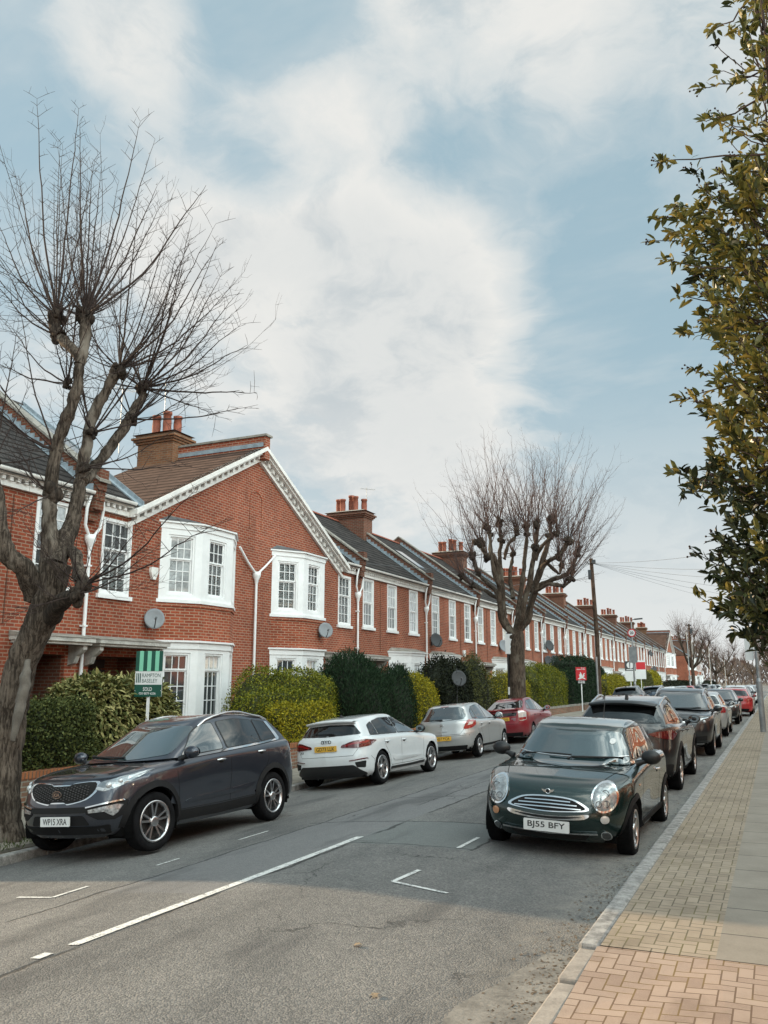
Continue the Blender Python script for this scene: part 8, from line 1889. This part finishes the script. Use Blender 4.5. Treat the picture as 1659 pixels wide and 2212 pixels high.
# tilted roof light and a flue cowl
mb = MB(); x0, x1 = -1.5, -2.9; z = lambda x: roof_z(x); lift = 0.10
mb.prism([(x0, -0.5, z(x0) + 0.01), (x0, 0.5, z(x0) + 0.01), (x1, 0.5, z(x1) + 0.01), (x1, -0.5, z(x1) + 0.01)], (0, 0, lift), 0); mb.add([(x0 - 0.06, -0.42, z(x0 - 0.06) + lift + 0.02), (x0 - 0.06, 0.42, z(x0 - 0.06) + lift + 0.02), (x1 + 0.06, 0.42, z(x1 + 0.06) + lift + 0.02), (x1 + 0.06, -0.42, z(x1 + 0.06) + lift + 0.02)], [(0, 1, 2, 3)], 1)
sk = mb.build('roof_window', [DKGREY, GLASS], None, (FX, 15.7, GZ)); tag(sk, 'roof window in the dark tiles left of the near gabled chimney', 'roof window')
mb = MB(); mb.prism([(x0, -0.5, z(x0) + 0.01), (x0, 0.5, z(x0) + 0.01), (x1, 0.5, z(x1) + 0.01), (x1, -0.5, z(x1) + 0.01)], (0, 0, 0.06), 0); mb.add([(x0 - 0.06, -0.42, z(x0 - 0.06) + 0.08), (x0 - 0.06, 0.42, z(x0 - 0.06) + 0.08), (x1 + 0.06, 0.42, z(x1 + 0.06) + 0.08), (x1 + 0.06, -0.42, z(x1 + 0.06) + 0.08)], [(0, 1, 2, 3)], 1)
sk = mb.build('roof_window', [DKGREY, GLASS], None, (FX, Y0 + 3.5 * HW, GZ)); tag(sk, 'roof window in the second flat-fronted house roof', 'roof window')
# fallen leaves on the road
LEAFL = plain('dead_leaf', (0.30, 0.22, 0.14), 0.9, var=0.3)
for k, (u, v) in enumerate(((765, 2042), (815, 2147))):
    q = (u - 829.5) * _r + (1106 - v) * _u + 1800 * _f; tt = (0.04 - CAM_H) / q.z; p = Vector((q.x * tt, q.y * tt, 0)); mb = MB()
    pts = [(0, 0), (0.02, 0.012), (0.035, 0.004), (0.03, 0.022), (0.05, 0.02), (0.04, 0.035), (0.045, 0.05), (0.025, 0.048), (0.01, 0.06), (0.0, 0.042), (-0.015, 0.05), (-0.008, 0.03), (-0.02, 0.02), (-0.005, 0.015)]
    mb.add([(x, y, 0.006 + 0.010 * math.sin(40 * x + 25 * y)) for x, y in pts], [tuple(range(len(pts)))]); o = mb.build('fallen_leaf', LEAFL, None, (p.x, p.y, road_z(p.x, p.y) + 0.004)); o.rotation_euler = (0, 0, k * 1.3)
    tag(o, ('curled brown dead leaf on the asphalt nearer the centre line', 'brown dead leaf on the asphalt at the bottom of the photo')[k], 'leaf')
